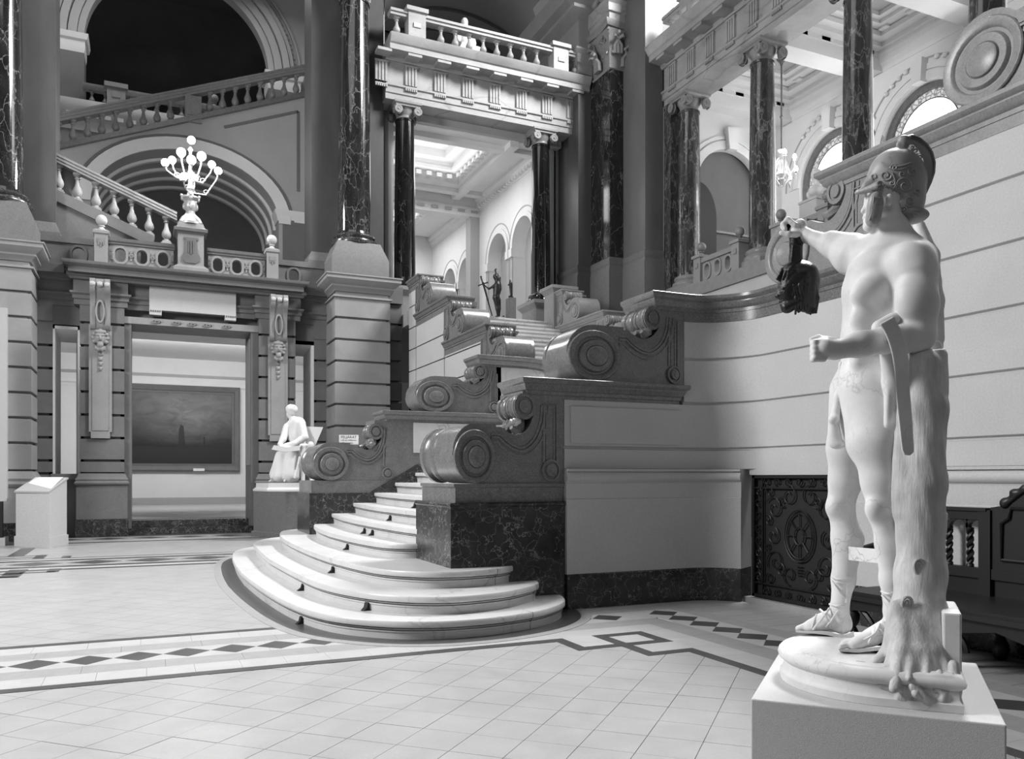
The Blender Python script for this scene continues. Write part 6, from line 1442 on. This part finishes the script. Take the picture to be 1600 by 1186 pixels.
for y, sgn in ((by0-.03, 1), (by1+.03, -1)):
    obj('armrest', MB().tube([(BX-.03, y, .88), (5.7, y, .84), (5.4, y, .78), (FX+.02, y, .80), (FX-.03, y, .76), (FX, y, .71)], [.03, .03, .035, .04, .035, .02], 8), M_OAK, be, 50)
    obj('arm_post', MB().lathe([(.04, sz_), (.03, .52), (.05, .58), (.03, .66), (.045, .76)], (FX+.06, y, 0), 12), M_OAK, be, 40)
from mathutils.bvhtree import BVHTree
def surf(o): return BVHTree.FromPolygons([v.co for v in o.data.vertices], [p.vertices for p in o.data.polygons])

# ------------------------------------------------------------ the helmeted marble warrior in the foreground
A0, B0, D0 = onZ(1173, 1092, .57), onZ(1573, 1133, .57), onZ(1216, 1012, .57)
e1 = (B0-A0).normalized(); e2 = Vector((-e1.y, e1.x, 0))
UV = lambda u, v, z=0: tuple(Vector((A0.x, A0.y, 0))+e1*u+e2*v+Vector((0, 0, z)))
UVp = lambda u, v: UV(u, v)[:2]
pl = thing('statue_plinth', 'large square linen-covered plinth under the helmeted marble warrior', 'plinth')
W0, L0 = (B0-A0).length, 1.006
bm_ = MB(); bm_.prism([UVp(0, 0), UVp(W0, 0), UVp(W0, L0), UVp(0, L0)], 0, .57, XY)
o = obj('box', bm_, M_LINEN, pl, 0); bv = o.modifiers.new('edge', 'BEVEL'); bv.width = .006; bv.segments = 3
war = thing('marble_warrior', 'larger than life marble warrior in an ornate helmet beside a tree stump, arm outstretched', 'statue')
def dshape(d=0):
    r = .395+d; cu, cv = .450, .475
    pts = [(.715+d, .475-r), (.715+d, .475+r)] 
    return [UVp(*p) for p in [(.715+d, cv-r), (.715+d, cv+r)]+[(cu+r*math.cos(t), cv+r*math.sin(t)) for t in [PI/2+PI*i/28 for i in range(29)]]]
obj('base', MB().mold(dshape(), [(-.35, .571), (.0, .571), (.002, .60), (-.006, .605), (-.012, .615), (-.014, .645), (-.006, .652), (.006, .662), (.010, .675), (.006, .688), (-.004, .698), (-.02, .701), (-.03, .700), (-.034, .704), (-.35, .706)], True).prism(dshape(-.3), .57, .7045, XY), M_MARB, war, 40)
bk = MB(); bk.prism([UVp(.655, .20), UVp(.718, .20), UVp(.718, .52), UVp(.655, .52)], .60, .905, XY); o = obj('support_block', bk, M_MARB, war, 0); bv = o.modifiers.new('edge', 'BEVEL'); bv.width = .008; bv.segments = 2
KS = .30
def Q(x, y, k): return tuple(onK(x, y, k+KS))
def c2(x1, y1, k1, r1, x2, y2, k2, r2, kk=.025, **kw): return cap(Q(x1, y1, k1), Q(x2, y2, k2), r1*(k1+KS)/1300, r2*(k2+KS)/1300, kk, **kw)
RC = Matrix((_rt, _fw, (0, 0, 1))).transposed()        # axes: picture right, away, up
def e3(x, y, k, rx, rd, ry, kk=.03, ang=0, **kw):
    s = (k+KS)/1300; R = RC @ Matrix.Rotation(math.radians(ang), 3, 'Y') if ang else RC
    return ell(Q(x, y, k), (rx*s, rd*s, ry*s), R, kk, **kw)
body = [
    # neck, trunk of the body
    c2(1388, 335, 3.15, 25, 1394, 380, 3.15, 28), c2(1398, 372, 3.14, 24, 1436, 402, 3.06, 26, .04), c2(1380, 388, 3.17, 22, 1352, 398, 3.24, 26, .04),
    e3(1390, 432, 3.14, 66, 56, 52, .05), e3(1374, 480, 3.15, 55, 50, 58, .05), e3(1366, 530, 3.15, 51, 45, 50, .05), e3(1364, 582, 3.15, 51, 48, 44, .05), e3(1400, 590, 3.12, 40, 44, 44, .05),
    e3(1362, 452, 3.04, 36, 20, 24, .03, -28), e3(1340, 455, 3.14, 22, 26, 26, .03), c2(1405, 470, 3.03, 20, 1390, 500, 3.04, 16, .04), e3(1352, 500, 3.05, 24, 14, 26, .035), e3(1350, 545, 3.05, 26, 14, 28, .035), e3(1392, 520, 3.05, 22, 16, 30, .035),
    c2(1340, 566, 3.04, 9, 1398, 574, 3.03, 12, .03),
    # far arm stretched out
    c2(1360, 404, 3.24, 34, 1330, 400, 3.29, 27, .04), c2(1330, 400, 3.29, 27, 1300, 384, 3.36, 17.5, .03), c2(1300, 384, 3.36, 17, 1262, 369, 3.44, 10.5), c2(1336, 378, 3.27, 13, 1300, 374, 3.35, 12),
    c2(1262, 369, 3.44, 10, 1247, 361, 3.47, 12, .015), c2(1250, 352, 3.47, 10, 1243, 364, 3.47, 11, .015),
    # near arm: shoulder, upper arm, elbow on the stump, forearm
    e3(1424, 412, 3.0, 38, 34, 36, .035), c2(1430, 430, 2.98, 33, 1434, 480, 2.96, 29, .03), c2(1434, 480, 2.96, 28, 1434, 524, 2.95, 27, .03), e3(1436, 470, 2.92, 26, 20, 34, .03), e3(1420, 470, 2.93, 20, 18, 34, .03),
    c2(1432, 526, 2.95, 25, 1385, 531, 2.90, 20, .02), c2(1385, 531, 2.90, 20, 1345, 538, 2.87, 19.5), c2(1345, 538, 2.87, 19.5, 1305, 547, 2.84, 14.5),
    c2(1305, 547, 2.84, 14, 1288, 545, 2.83, 17, .015), c2(1290, 534, 2.84, 9, 1300, 533, 2.85, 7, .012),
    # far leg
    c2(1340, 612, 3.22, 42, 1325, 700, 3.28, 31, .04), c2(1325, 700, 3.28, 31, 1321, 750, 3.31, 24.5), c2(1321, 750, 3.31, 24, 1313, 792, 3.33, 20.5), e3(1303, 792, 3.31, 12, 14, 15, .02), c2(1315, 800, 3.33, 19, 1324, 842, 3.34, 23), c2(1324, 842, 3.34, 23, 1318, 905, 3.34, 17), c2(1318, 905, 3.34, 17, 1312, 948, 3.34, 13.5),
    c2(1312, 948, 3.34, 13, 1316, 976, 3.36, 14, .015), c2(1316, 974, 3.36, 13, 1285, 972, 3.40, 12, .02), c2(1308, 958, 3.36, 11, 1268, 976, 3.42, 8.5, .02), c2(1285, 975, 3.40, 11, 1262, 980, 3.43, 7.5, .015),
    # near leg
    c2(1392, 600, 3.08, 42, 1372, 690, 3.06, 39, .05), c2(1362, 610, 3.1, 46, 1362, 690, 3.08, 37, .05), c2(1370, 690, 3.06, 38, 1376, 752, 3.04, 28.5), c2(1376, 752, 3.04, 28, 1380, 800, 3.03, 23), e3(1366, 795, 3.01, 14, 14, 19, .02), c2(1382, 806, 3.03, 21, 1389, 850, 3.04, 19.5), c2(1389, 850, 3.04, 19.5, 1391, 905, 3.04, 15), c2(1391, 905, 3.04, 15, 1393, 955, 3.04, 11.5),
    c2(1393, 955, 3.04, 12, 1396, 990, 3.04, 13, .015), c2(1392, 978, 3.04, 13, 1362, 996, 3.02, 12, .02), c2(1380, 985, 3.04, 13, 1340, 1004, 3.0, 9.5, .02), c2(1362, 998, 3.02, 11, 1332, 1009, 2.99, 7, .015)]
for i, (x, y) in enumerate(((1316, 1008), (1318, 1004), (1322, 1001), (1327, 999))): body.append(c2(x+14, y-1, 3.0+.03*i, 5, x-2+i, y+2, 2.99+.035*i, 4.6-.4*i, .006))
for i in range(4): body.append(c2(1262, 977, 3.43+.028*i, 5.5, 1247+3*i, 982, 3.44+.03*i, 4.4-.3*i, .006))
# fingers of the stretched hand closed on the hair
for i in range(4):
    dk = -.028+.026*i; body += [c2(1243, 352+i*.5, 3.47+dk, 4.6, 1231, 343+i*1.5, 3.49+dk, 4.3, .006), c2(1231, 343+i*1.5, 3.49+dk, 4.3, 1223.5, 350+i*1.5, 3.5+dk, 3.9, .006), c2(1223.5, 350+i*1.5, 3.5+dk, 3.9, 1227, 358+i, 3.49+dk, 3.5, .006)]
body += [c2(1245, 366, 3.44, 5.5, 1232, 366, 3.43, 4.8, .008), c2(1232, 366, 3.43, 4.8, 1221, 364, 3.44, 4.0, .006)]
# fist of the near hand: four curled fingers and thumb
for i in range(4):
    y = 534+8.2*i; dk = .012*i; body += [c2(1286, y+1, 2.83-dk*.4, 6.6, 1273, y+1.5, 2.82-dk*.3, 5.6, .006), c2(1273, y+1.5, 2.82-dk*.3, 5.4, 1270, y+3, 2.85, 4.6, .006), c2(1270, y+3, 2.85, 4.6, 1280, y+2, 2.875, 4.4, .006)]
body += [c2(1294, 534, 2.85, 6.4, 1279, 528, 2.86, 5.2, .01), c2(1279, 528, 2.86, 5.2, 1268, 531, 2.86, 4.2, .006)]
# face inside the helmet
body += [e3(1385, 310, 3.15, 33, 27, 40, .02), e3(1368, 330, 3.15, 17, 19, 25, .02), c2(1354, 322, 3.15, 4, 1348.5, 330, 3.15, 3.8, .012), e3(1352.5, 339, 3.15, 4.5, 8, 3, .008), e3(1353.5, 344, 3.15, 4.5, 7.5, 2.8, .008), e3(1358, 353, 3.15, 9, 11, 7, .015), c2(1360, 354, 3.14, 8, 1382, 348, 3.12, 10, .02), e3(1390, 312, 3.06, 6, 5, 10, .01)]
body_o = carve('body', body, M_MARB, war, .0048, 1)
M_HELM = veined('helmet_marble', .30, .20, 3.0, .42, .012, (1, 1, 1), .25, .4, .14)
hel = carve('helmet', [e3(1404, 285, 3.15, 43, 36, 50, .02), e3(1395, 268, 3.15, 33, 32, 32, .03), e3(1418, 318, 3.15, 24, 28, 26, .03), c2(1378, 272, 3.15, 20, 1356, 291, 3.15, 9, .02), c2(1372, 292, 3.15, 10, 1337, 301.5, 3.15, 2.6, .02), c2(1372, 292, 3.08, 9, 1340, 301, 3.13, 2.4, .02), c2(1372, 292, 3.22, 9, 1340, 301, 3.17, 2.4, .02),
    e3(1420, 338, 3.15, 26, 34, 9, .02, 0), e3(1436, 341, 3.15, 11, 26, 5, .012), c2(1384, 252, 3.15, 9, 1424, 250, 3.15, 9, .012), e3(1404, 245, 3.15, 16, 15, 6, .008),
    e3(1406, 322, 3.15, 21, 33, 20, .02), e3(1381, 334, 3.15, 12, 60, 26, .008, 0, sub=True), e3(1389, 316, 3.15, 7, 60, 8, .008, 0, sub=True), e3(1366, 322, 3.15, 22, 60, 19, .008, 0, sub=True)], M_HELM, war, .005, 1)
_hb = surf(hel)
ck_ = lambda k: (lambda u, w_, t: Q(u, w_, k+t))
cheek = [(1362, 301), (1381, 306), (1379, 322), (1374, 338), (1366, 349), (1358, 356), (1354, 352), (1353, 340), (1354, 326), (1357, 312)]
for k in (3.065, 3.225):
    carve('cheek_guard', [e3(1369, 314, k, 11, 9, 15, .02, 0), e3(1366, 330, k+.01*(1 if k < 3.1 else -1), 12, 9, 20, .02, 0), e3(1361, 344, k+.03*(1 if k < 3.1 else -1), 8, 9, 11, .02, 0)], M_HELM, hel, .005, 1)
    obj('raised_band', MB().tube([Q(x, y, (k-.022 if k < 3.1 else k+.02)+.0011*(y-308)*(1 if k < 3.1 else -1)*.6) for x, y in ((1374, 308), (1373, 322), (1369, 336), (1362, 346))], .004, 6).tube([Q(x, y, (k-.022 if k < 3.1 else k+.02)+.0011*(y-308)*(1 if k < 3.1 else -1)*.6) for x, y in ((1366, 306), (1364, 322), (1361, 336), (1358, 344))], .003, 6), M_HELM, hel, 50)
co_ = [(1424, 211), (1436, 215), (1448, 225), (1456, 238), (1460, 254), (1459, 270), (1454, 285), (1447, 300), (1440, 314)]
ci_ = [(1418, 226), (1427, 226), (1436, 236), (1442, 248), (1445, 260), (1446, 272), (1444, 284), (1440, 296), (1436, 308)]
obj('crest', MB().prism(co_+ci_[::-1], 3.13, 3.17, lambda u, w_, t: Q(u, w_, t)), M_HELM, hel, 20)
obj('crest_rim', MB().tube([Q(x, y, 3.15) for x, y in spline(co_, 4)], [.009]*33, 8) if False else MB().prism(co_+[(x+2.4, y-.4) for x, y in co_[::-1]], 3.115, 3.185, lambda u, w_, t: Q(u, w_, t)), M_HELM, hel, 20)
relf = MB()
def hk(x, y, dflt=3.1):
    d = ray(x, y); h_ = _hb.ray_cast(CAM, d.normalized()); return (h_[3]/d.length-KS) if h_[0] else None
def rel_line(pts, th=.003):
    run = []
    for x, y in pts:
        k = hk(x, y)
        if k is None or k > 3.17:
            if len(run) > 2: relf.tube(run, th, 5)
            run = []
        else: run.append(Q(x, y, k-.001))
    if len(run) > 2: relf.tube(run, th, 5)
def spir(cx, cy, k, r, a0, turns=1.3, th=.0035, sgn=1):
    relf.tube([Q(cx+sgn*r*(1-.82*i/22)*math.cos(a0+turns*2*PI*i/22), cy+r*(1-.82*i/22)*math.sin(a0+turns*2*PI*i/22), k) for i in range(23)], th, 5)
for cx, cy, r, a0, s, tn in ((1414, 290, 15, 2.4, 1, 1.5), (1384, 274, 9, 0, 1, 1.4), (1374, 288, 7, 1, -1, 1.3), (1397, 262, 6, 3, 1, 1.2), (1426, 268, 8, 5, -1, 1.3), (1422, 314, 9, 1, 1, 1.3), (1396, 330, 6, 0, 1, 1.3), (1386, 296, 5, 2, 1, 1.2), (1402, 308, 6, 4, -1, 1.2), (1410, 272, 5, 1, 1, 1.2), (1432, 300, 6, 2, -1, 1.2), (1366, 276, 5, 2, 1, 1.2), (1394, 286, 5, 5, 1, 1.2), (1412, 326, 5, 3, -1, 1.2)):
    rel_line([(cx+s*r*(1-.82*i/26)*math.cos(a0+tn*2*PI*i/26), cy+r*(1-.82*i/26)*math.sin(a0+tn*2*PI*i/26)) for i in range(27)], .0036)
rel_line([(1378+i*1.9, 254+6*math.sin(i/24*PI)) for i in range(25)], .004); rel_line([(1380+i*1.8, 259+6*math.sin(i/24*PI)) for i in range(25)], .003)
rel_line([(1358+i*1.7, 297+.25*i+.012*i*i) for i in range(16)], .0035); rel_line([(1384+i*.9, 302+i*1.6-.02*i*i) for i in range(20)], .0035)
rel_line([(1398+i*2.2, 333-2*math.sin(i/20*PI)) for i in range(20)], .003); rel_line([(1394, 270), (1398, 280), (1399, 290), (1394, 300), (1388, 303)], .004)
for i in range(9): rel_line([(1404+i*3.6, 334), (1405+i*3.7, 337), (1406+i*3.8, 340)], .0022)
for cx, cy, r in ((1431, 236, 5), (1438, 246, 5), (1443, 258, 4.5), (1426, 231, 4)): spir(cx, cy, 3.128, r, 1, 1.2, .003)
obj('scroll_relief', relf, M_HELM, hel, 50, 'stuff')
carve('crest_finial', [c2(1411, 238, 3.15, 5, 1413, 222, 3.15, 8, .012), c2(1413, 222, 3.15, 8, 1424, 216, 3.15, 6, .012), e3(1410, 218, 3.15, 7, 8, 6, .01), c2(1406, 236, 3.15, 4, 1404, 226, 3.15, 4, .01)], M_HELM, hel, .005, 0)
# folded cloth over the forearm, bunched at the hip and hanging behind
o = obj('draped_cloth', MB().prism(spline([(1374, 506), (1384, 524), (1393, 552), (1398, 585), (1401, 630), (1406, 680), (1409, 704)], 4)+[(1413, 711), (1422, 712), (1428, 706)]+spline([(1428, 700), (1425, 650), (1421, 600), (1420, 565), (1415, 535), (1404, 508), (1396, 494)], 4), 2.80, 2.845, lambda u, w_, t: Q(u, w_, t)), M_MARB, war, 30)
bv = o.modifiers.new('edge', 'BEVEL'); bv.width = .012; bv.segments = 4; bv.limit_method = 'ANGLE'; bv.angle_limit = math.radians(50)
carve('bunched_cloth', [c2(1388, 552, 2.93, 13, 1395, 600, 2.97, 15), c2(1395, 600, 2.97, 15, 1394, 664, 2.98, 14), c2(1394, 664, 2.98, 14, 1398, 676, 2.98, 9), c2(1374, 512, 2.92, 12, 1396, 500, 2.95, 12), c2(1388, 600, 2.95, 5, 1386, 665, 2.96, 5, .008), c2(1399, 600, 2.95, 4, 1399, 668, 2.955, 4, .008)], M_MARB, war, .007, 1)
carve('scabbard', [c2(1314, 568, 3.16, 4, 1311, 620, 3.17, 6), c2(1311, 620, 3.17, 7, 1303, 660, 3.17, 8), c2(1303, 668, 3.17, 9, 1305, 690, 3.17, 11, .01), e3(1303, 655, 3.15, 9, 9, 7, .01), e3(1310, 695, 3.16, 11, 10, 7, .01)], M_MARB, war, .007, 1)
carve('cloak', [c2(1436, 352, 3.3, 9, 1452, 400, 3.3, 14), c2(1452, 400, 3.3, 14, 1458, 470, 3.28, 15), c2(1458, 470, 3.28, 15, 1462, 530, 3.26, 13), c2(1450, 440, 3.36, 20, 1450, 540, 3.34, 22), c2(1462, 540, 3.2, 9, 1474, 562, 3.16, 4), c2(1438, 546, 3.16, 8, 1466, 556, 3.12, 6)], M_MARB, war, .008, 1)
NZ = (.0035, 34)
stump = [c2(1442, 572, 2.97, 30, 1442, 640, 2.96, 34, .03, nz=NZ), c2(1442, 640, 2.96, 34, 1438, 760, 2.94, 36, .03, nz=NZ), c2(1438, 760, 2.94, 36, 1438, 900, 2.92, 35.5, .03, nz=NZ), c2(1438, 900, 2.92, 35.5, 1434, 975, 2.90, 39, .04, nz=NZ), c2(1434, 975, 2.90, 40, 1431, 1018, 2.88, 46, .05, nz=NZ),
         c2(1455, 560, 2.99, 24, 1452, 600, 2.98, 27, .02, nz=NZ), c2(1470, 742, 2.93, 9, 1470, 764, 2.93, 9, .02), c2(1470, 612, 2.96, 9, 1471, 616, 2.96, 9, .02), c2(1464, 822, 2.93, 14, 1475, 806, 2.93, 6, .02), c2(1412, 640, 2.95, 14, 1408, 800, 2.94, 12, .03, nz=NZ)]
for x0_, x1_, y1_, k1_, r_ in ((1398, 1366, 1036, 2.82, 12), (1406, 1382, 1052, 2.74, 12), (1412, 1398, 1076, 2.67, 15), (1424, 1420, 1060, 2.665, 11), (1436, 1430, 1084, 2.655, 12), (1446, 1448, 1064, 2.655, 10), (1456, 1462, 1080, 2.655, 12), (1464, 1480, 1066, 2.67, 12), (1470, 1488, 1044, 2.76, 12)):
    stump += [c2(x0_, 950, 2.85, r_*.8, (x0_*2+x1_)/3, 1018, (2.85+k1_)/2, r_*.85, .025, nz=NZ), c2((x0_*2+x1_)/3, 1018, (2.85+k1_)/2, r_*.85, x1_, y1_, k1_, r_*.5, .015, nz=NZ)]
stump += [e3(1442, 537, 2.99, 70, 90, 13, .006, -6, sub=True)]
M_BARK = NT('carved_bark_marble'); _v = M_BARK.co((1, 1, .12)); _f = M_BARK.noise(55, 5, .7, _v, .4); _g = M_BARK.noise(6, 5, .6)
M_BARK.l.new(M_BARK.mix(1.0, M_BARK.ramp(_g, [(.3, .42), (.7, .62)]), M_BARK.ramp(_f, [(.3, .8), (.7, 1.1)]), 'MULTIPLY'), M_BARK.b.inputs['Base Color']); M_BARK.b.inputs['Roughness'].default_value = .6; M_BARK.bump(_f, .6, .006); M_BARK = M_BARK.m
stump_o = carve('tree_stump', stump, M_BARK, war, .0065, 1)
_bs = surf(stump_o)
def knot_k(x, y):
    d = ray(x, y); h_ = _bs.ray_cast(CAM, d.normalized()); return (h_[3]/d.length-KS-.001) if h_[0] else 2.8
for x, y, s in ((1434, 884, 1.0), (1416, 944, 1.1)):
    k = knot_k(x, y); kn = MB(); kn.tube([Q(x+7.5*s*math.cos(t)+1.5, y+(13*s if math.sin(t) > 0 else 10*s)*math.sin(t), k) for t in [2*PI*i/20 for i in range(20)]], .006, 6, True); kn.tube([Q(x+3*s*math.cos(t)+1.5, y+5*s*math.sin(t), k) for t in [2*PI*i/12 for i in range(12)]], .005, 6, True)
    obj('bark_knot', kn, M_BARK, war, 50)
rk = [c2(1378, 1052, 2.78, 8, 1404, 1064, 2.71, 7, .02), c2(1395, 1068, 2.70, 7, 1420, 1080, 2.68, 7, .015), c2(1425, 1072, 2.67, 8, 1452, 1094, 2.65, 7, .015), c2(1448, 1062, 2.66, 6, 1476, 1086, 2.64, 5, .01), c2(1376, 1070, 2.73, 7, 1392, 1078, 2.71, 6, .015), c2(1468, 1050, 2.67, 5, 1486, 1074, 2.64, 5, .01), c2(1486, 1074, 2.64, 5, 1472, 1092, 2.64, 5, .01), c2(1405, 1090, 2.70, 9, 1494, 1102, 2.64, 8, .02), c2(1490, 1040, 2.68, 9, 1495, 1098, 2.64, 8, .02), c2(1340, 1036, 2.84, 5, 1385, 1048, 2.78, 6, .02)]
carve('rocky_roots', [dict(p, nz=(.003, 60)) for p in rk], M_BARK, war, .007, 0)
obj('strut', MB().prism([(1326, 854), (1372, 858), (1372, 880), (1326, 875)], 3.08, 3.16, lambda u, w_, t: Q(u, w_, t+(1372-u)/46*.18)), M_MARB, war, 0)
# sandal straps
def strap(pts, r=.0048): return MB().tube([Q(*p) for p in spline3(pts)], r, 6)
def spline3(p, n=5):
    out = []
    P = [Vector(q) for q in p]
    for i in range(len(P)-1):
        p0, p1, p2, p3 = P[max(i-1, 0)], P[i], P[i+1], P[min(i+2, len(P)-1)]
        for k in range(n): t = k/n; out.append(.5*((2*p1)+(p2-p0)*t+(2*p0-5*p1+4*p2-p3)*t*t+(3*p1-p0-3*p2+p3)*t**3))
    return out+[P[-1]]
for pts in ([(1299, 903, 3.34), (1308, 910, 3.285), (1326, 909, 3.285), (1336, 902, 3.33)], [(1300, 900, 3.34), (1310, 905, 3.283), (1327, 903, 3.285), (1337, 897, 3.33)], [(1300, 908, 3.33), (1312, 926, 3.29), (1325, 936, 3.31)], [(1324, 908, 3.285), (1324, 925, 3.295), (1322, 942, 3.30)], [(1296, 944, 3.34), (1310, 947, 3.292), (1326, 946, 3.32)],
            [(1281, 952, 3.37), (1290, 962, 3.33), (1298, 980, 3.35)], [(1296, 950, 3.34), (1288, 962, 3.34), (1270, 984, 3.38)], [(1276, 960, 3.40), (1272, 970, 3.385), (1268, 982, 3.39)], [(1310, 952, 3.31), (1300, 968, 3.32), (1290, 980, 3.36)],
            [(1377, 924, 3.04), (1388, 928, 2.99), (1400, 926, 3.01)], [(1378, 930, 3.03), (1390, 944, 2.995), (1402, 952, 3.0)], [(1366, 978, 3.02), (1378, 988, 2.985), (1392, 1006, 3.0)], [(1362, 982, 3.02), (1364, 992, 2.975), (1356, 1006, 2.98)], [(1374, 974, 3.02), (1366, 990, 2.97), (1350, 1000, 2.97)], [(1380, 972, 3.0), (1388, 984, 2.985), (1397, 998, 3.0)]):
    obj('sandal_strap', strap(pts), M_MARB, war, 50)
obj('sandal_sole', MB().prism(spline([(1334, 986), (1316, 992), (1290, 986), (1262, 986), (1243, 984)], 3)+spline([(1243, 988), (1290, 992), (1316, 998), (1335, 995)], 3), 3.30, 3.44, lambda u, w_, t: Q(u, w_, t+(1320-u)*.0006)), M_MARB, war, 0)
obj('sandal_sole', MB().prism([(1310, 1014), (1340, 1014), (1396, 1008), (1398, 1014), (1340, 1020), (1312, 1018)], 2.96, 3.06, lambda u, w_, t: Q(u, w_, t)), M_MARB, war, 0)
obj('wrist_cord', MB().tube([Q(1256+1.5*math.sin(t)+2, 366+10.5*math.cos(t), 3.45+.03*math.sin(t)) for t in [2*PI*i/16 for i in range(16)]], .0035, 6, True), M_MARB, war, 50)

# bronze head held by the hair
M_BRZ = plain('patinated_bronze', .016, .38, .45, .6, .4, 50)
bh = thing('bronze_trophy', 'dark bronze severed head hanging by its hair from the warrior\'s outstretched fist', 'head')
hd = [e3(1247, 436, 3.49, 29, 27, 30, .02), e3(1233, 455, 3.49, 18, 19, 24, .02), c2(1221, 448, 3.49, 4, 1215, 462, 3.49, 3.6, .012), e3(1216, 463, 3.49, 5, 5.5, 3, .006), e3(1222, 471, 3.49, 5, 8, 2.2, .006), e3(1223, 475.5, 3.49, 4.5, 7, 2.4, .006), e3(1230, 482, 3.49, 9, 10, 7, .012), c2(1230, 480, 3.47, 8, 1252, 470, 3.45, 9, .02), e3(1224, 452, 3.425, 6, 5, 4, .006, sub=True), e3(1224, 451, 3.43, 4, 4, 2.4, .004)]
face_o = carve('face', hd, M_BRZ, bh, .0042, 1)
hh = [e3(1251, 432, 3.49, 27, 30, 24, .02), c2(1260, 440, 3.46, 15, 1262, 476, 3.46, 12, .02), c2(1265, 440, 3.49, 16, 1266, 480, 3.49, 11, .02), c2(1256, 440, 3.54, 16, 1258, 476, 3.53, 12, .02), c2(1243, 412, 3.49, 11, 1244, 380, 3.475, 9.5, .015), c2(1244, 380, 3.475, 9.5, 1247, 372, 3.47, 13, .012), c2(1244, 378, 3.475, 8, 1238, 366, 3.47, 6, .01), c2(1234, 352, 3.485, 6, 1230, 348, 3.49, 5, .008), c2(1238, 366, 3.47, 6, 1234, 352, 3.485, 5, .008)]
rn = random.Random(11)
_fb = surf(face_o)
for i in range(15):
    x = 1214+2.3*i; y1 = 436+rn.uniform(-3, 3)+(i > 9)*3; xs = 1234+1.0*i
    kf = 3.475 if x < 1222 else 3.455 if x < 1230 else 3.44
    hh += [c2(xs, 414, 3.45, 3.2, (x+xs)/2-2, 422, kf-.01, 3.2, .005), c2((x+xs)/2-2, 422, kf-.01, 3.2, x, y1, kf, 2.1, .005)]
for i in range(15):
    x = 1243+2.3*i; kk_ = (3.435 if x < 1252 else 3.425 if x < 1266 else 3.45)+.006*(i % 2); ph = rn.uniform(-2.5, 2.5)
    hh += [c2(x-2, 424, kk_+.01, 3.4, x+ph, 446, kk_, 3.4, .005), c2(x+ph, 446, kk_, 3.4, x-ph, 466, kk_+.004, 3.2, .005), c2(x-ph, 466, kk_+.004, 3.2, x+ph*.5+1, 484+rn.uniform(-3, 7), kk_+.012, 1.8, .005)]
for i in range(6): hh.append(c2(1237+2.6*i, 408, 3.45, 2.4, 1239+2*i, 384, 3.443, 2.2, .004))
carve('hair', hh, M_BRZ, bh, .0042, 0)
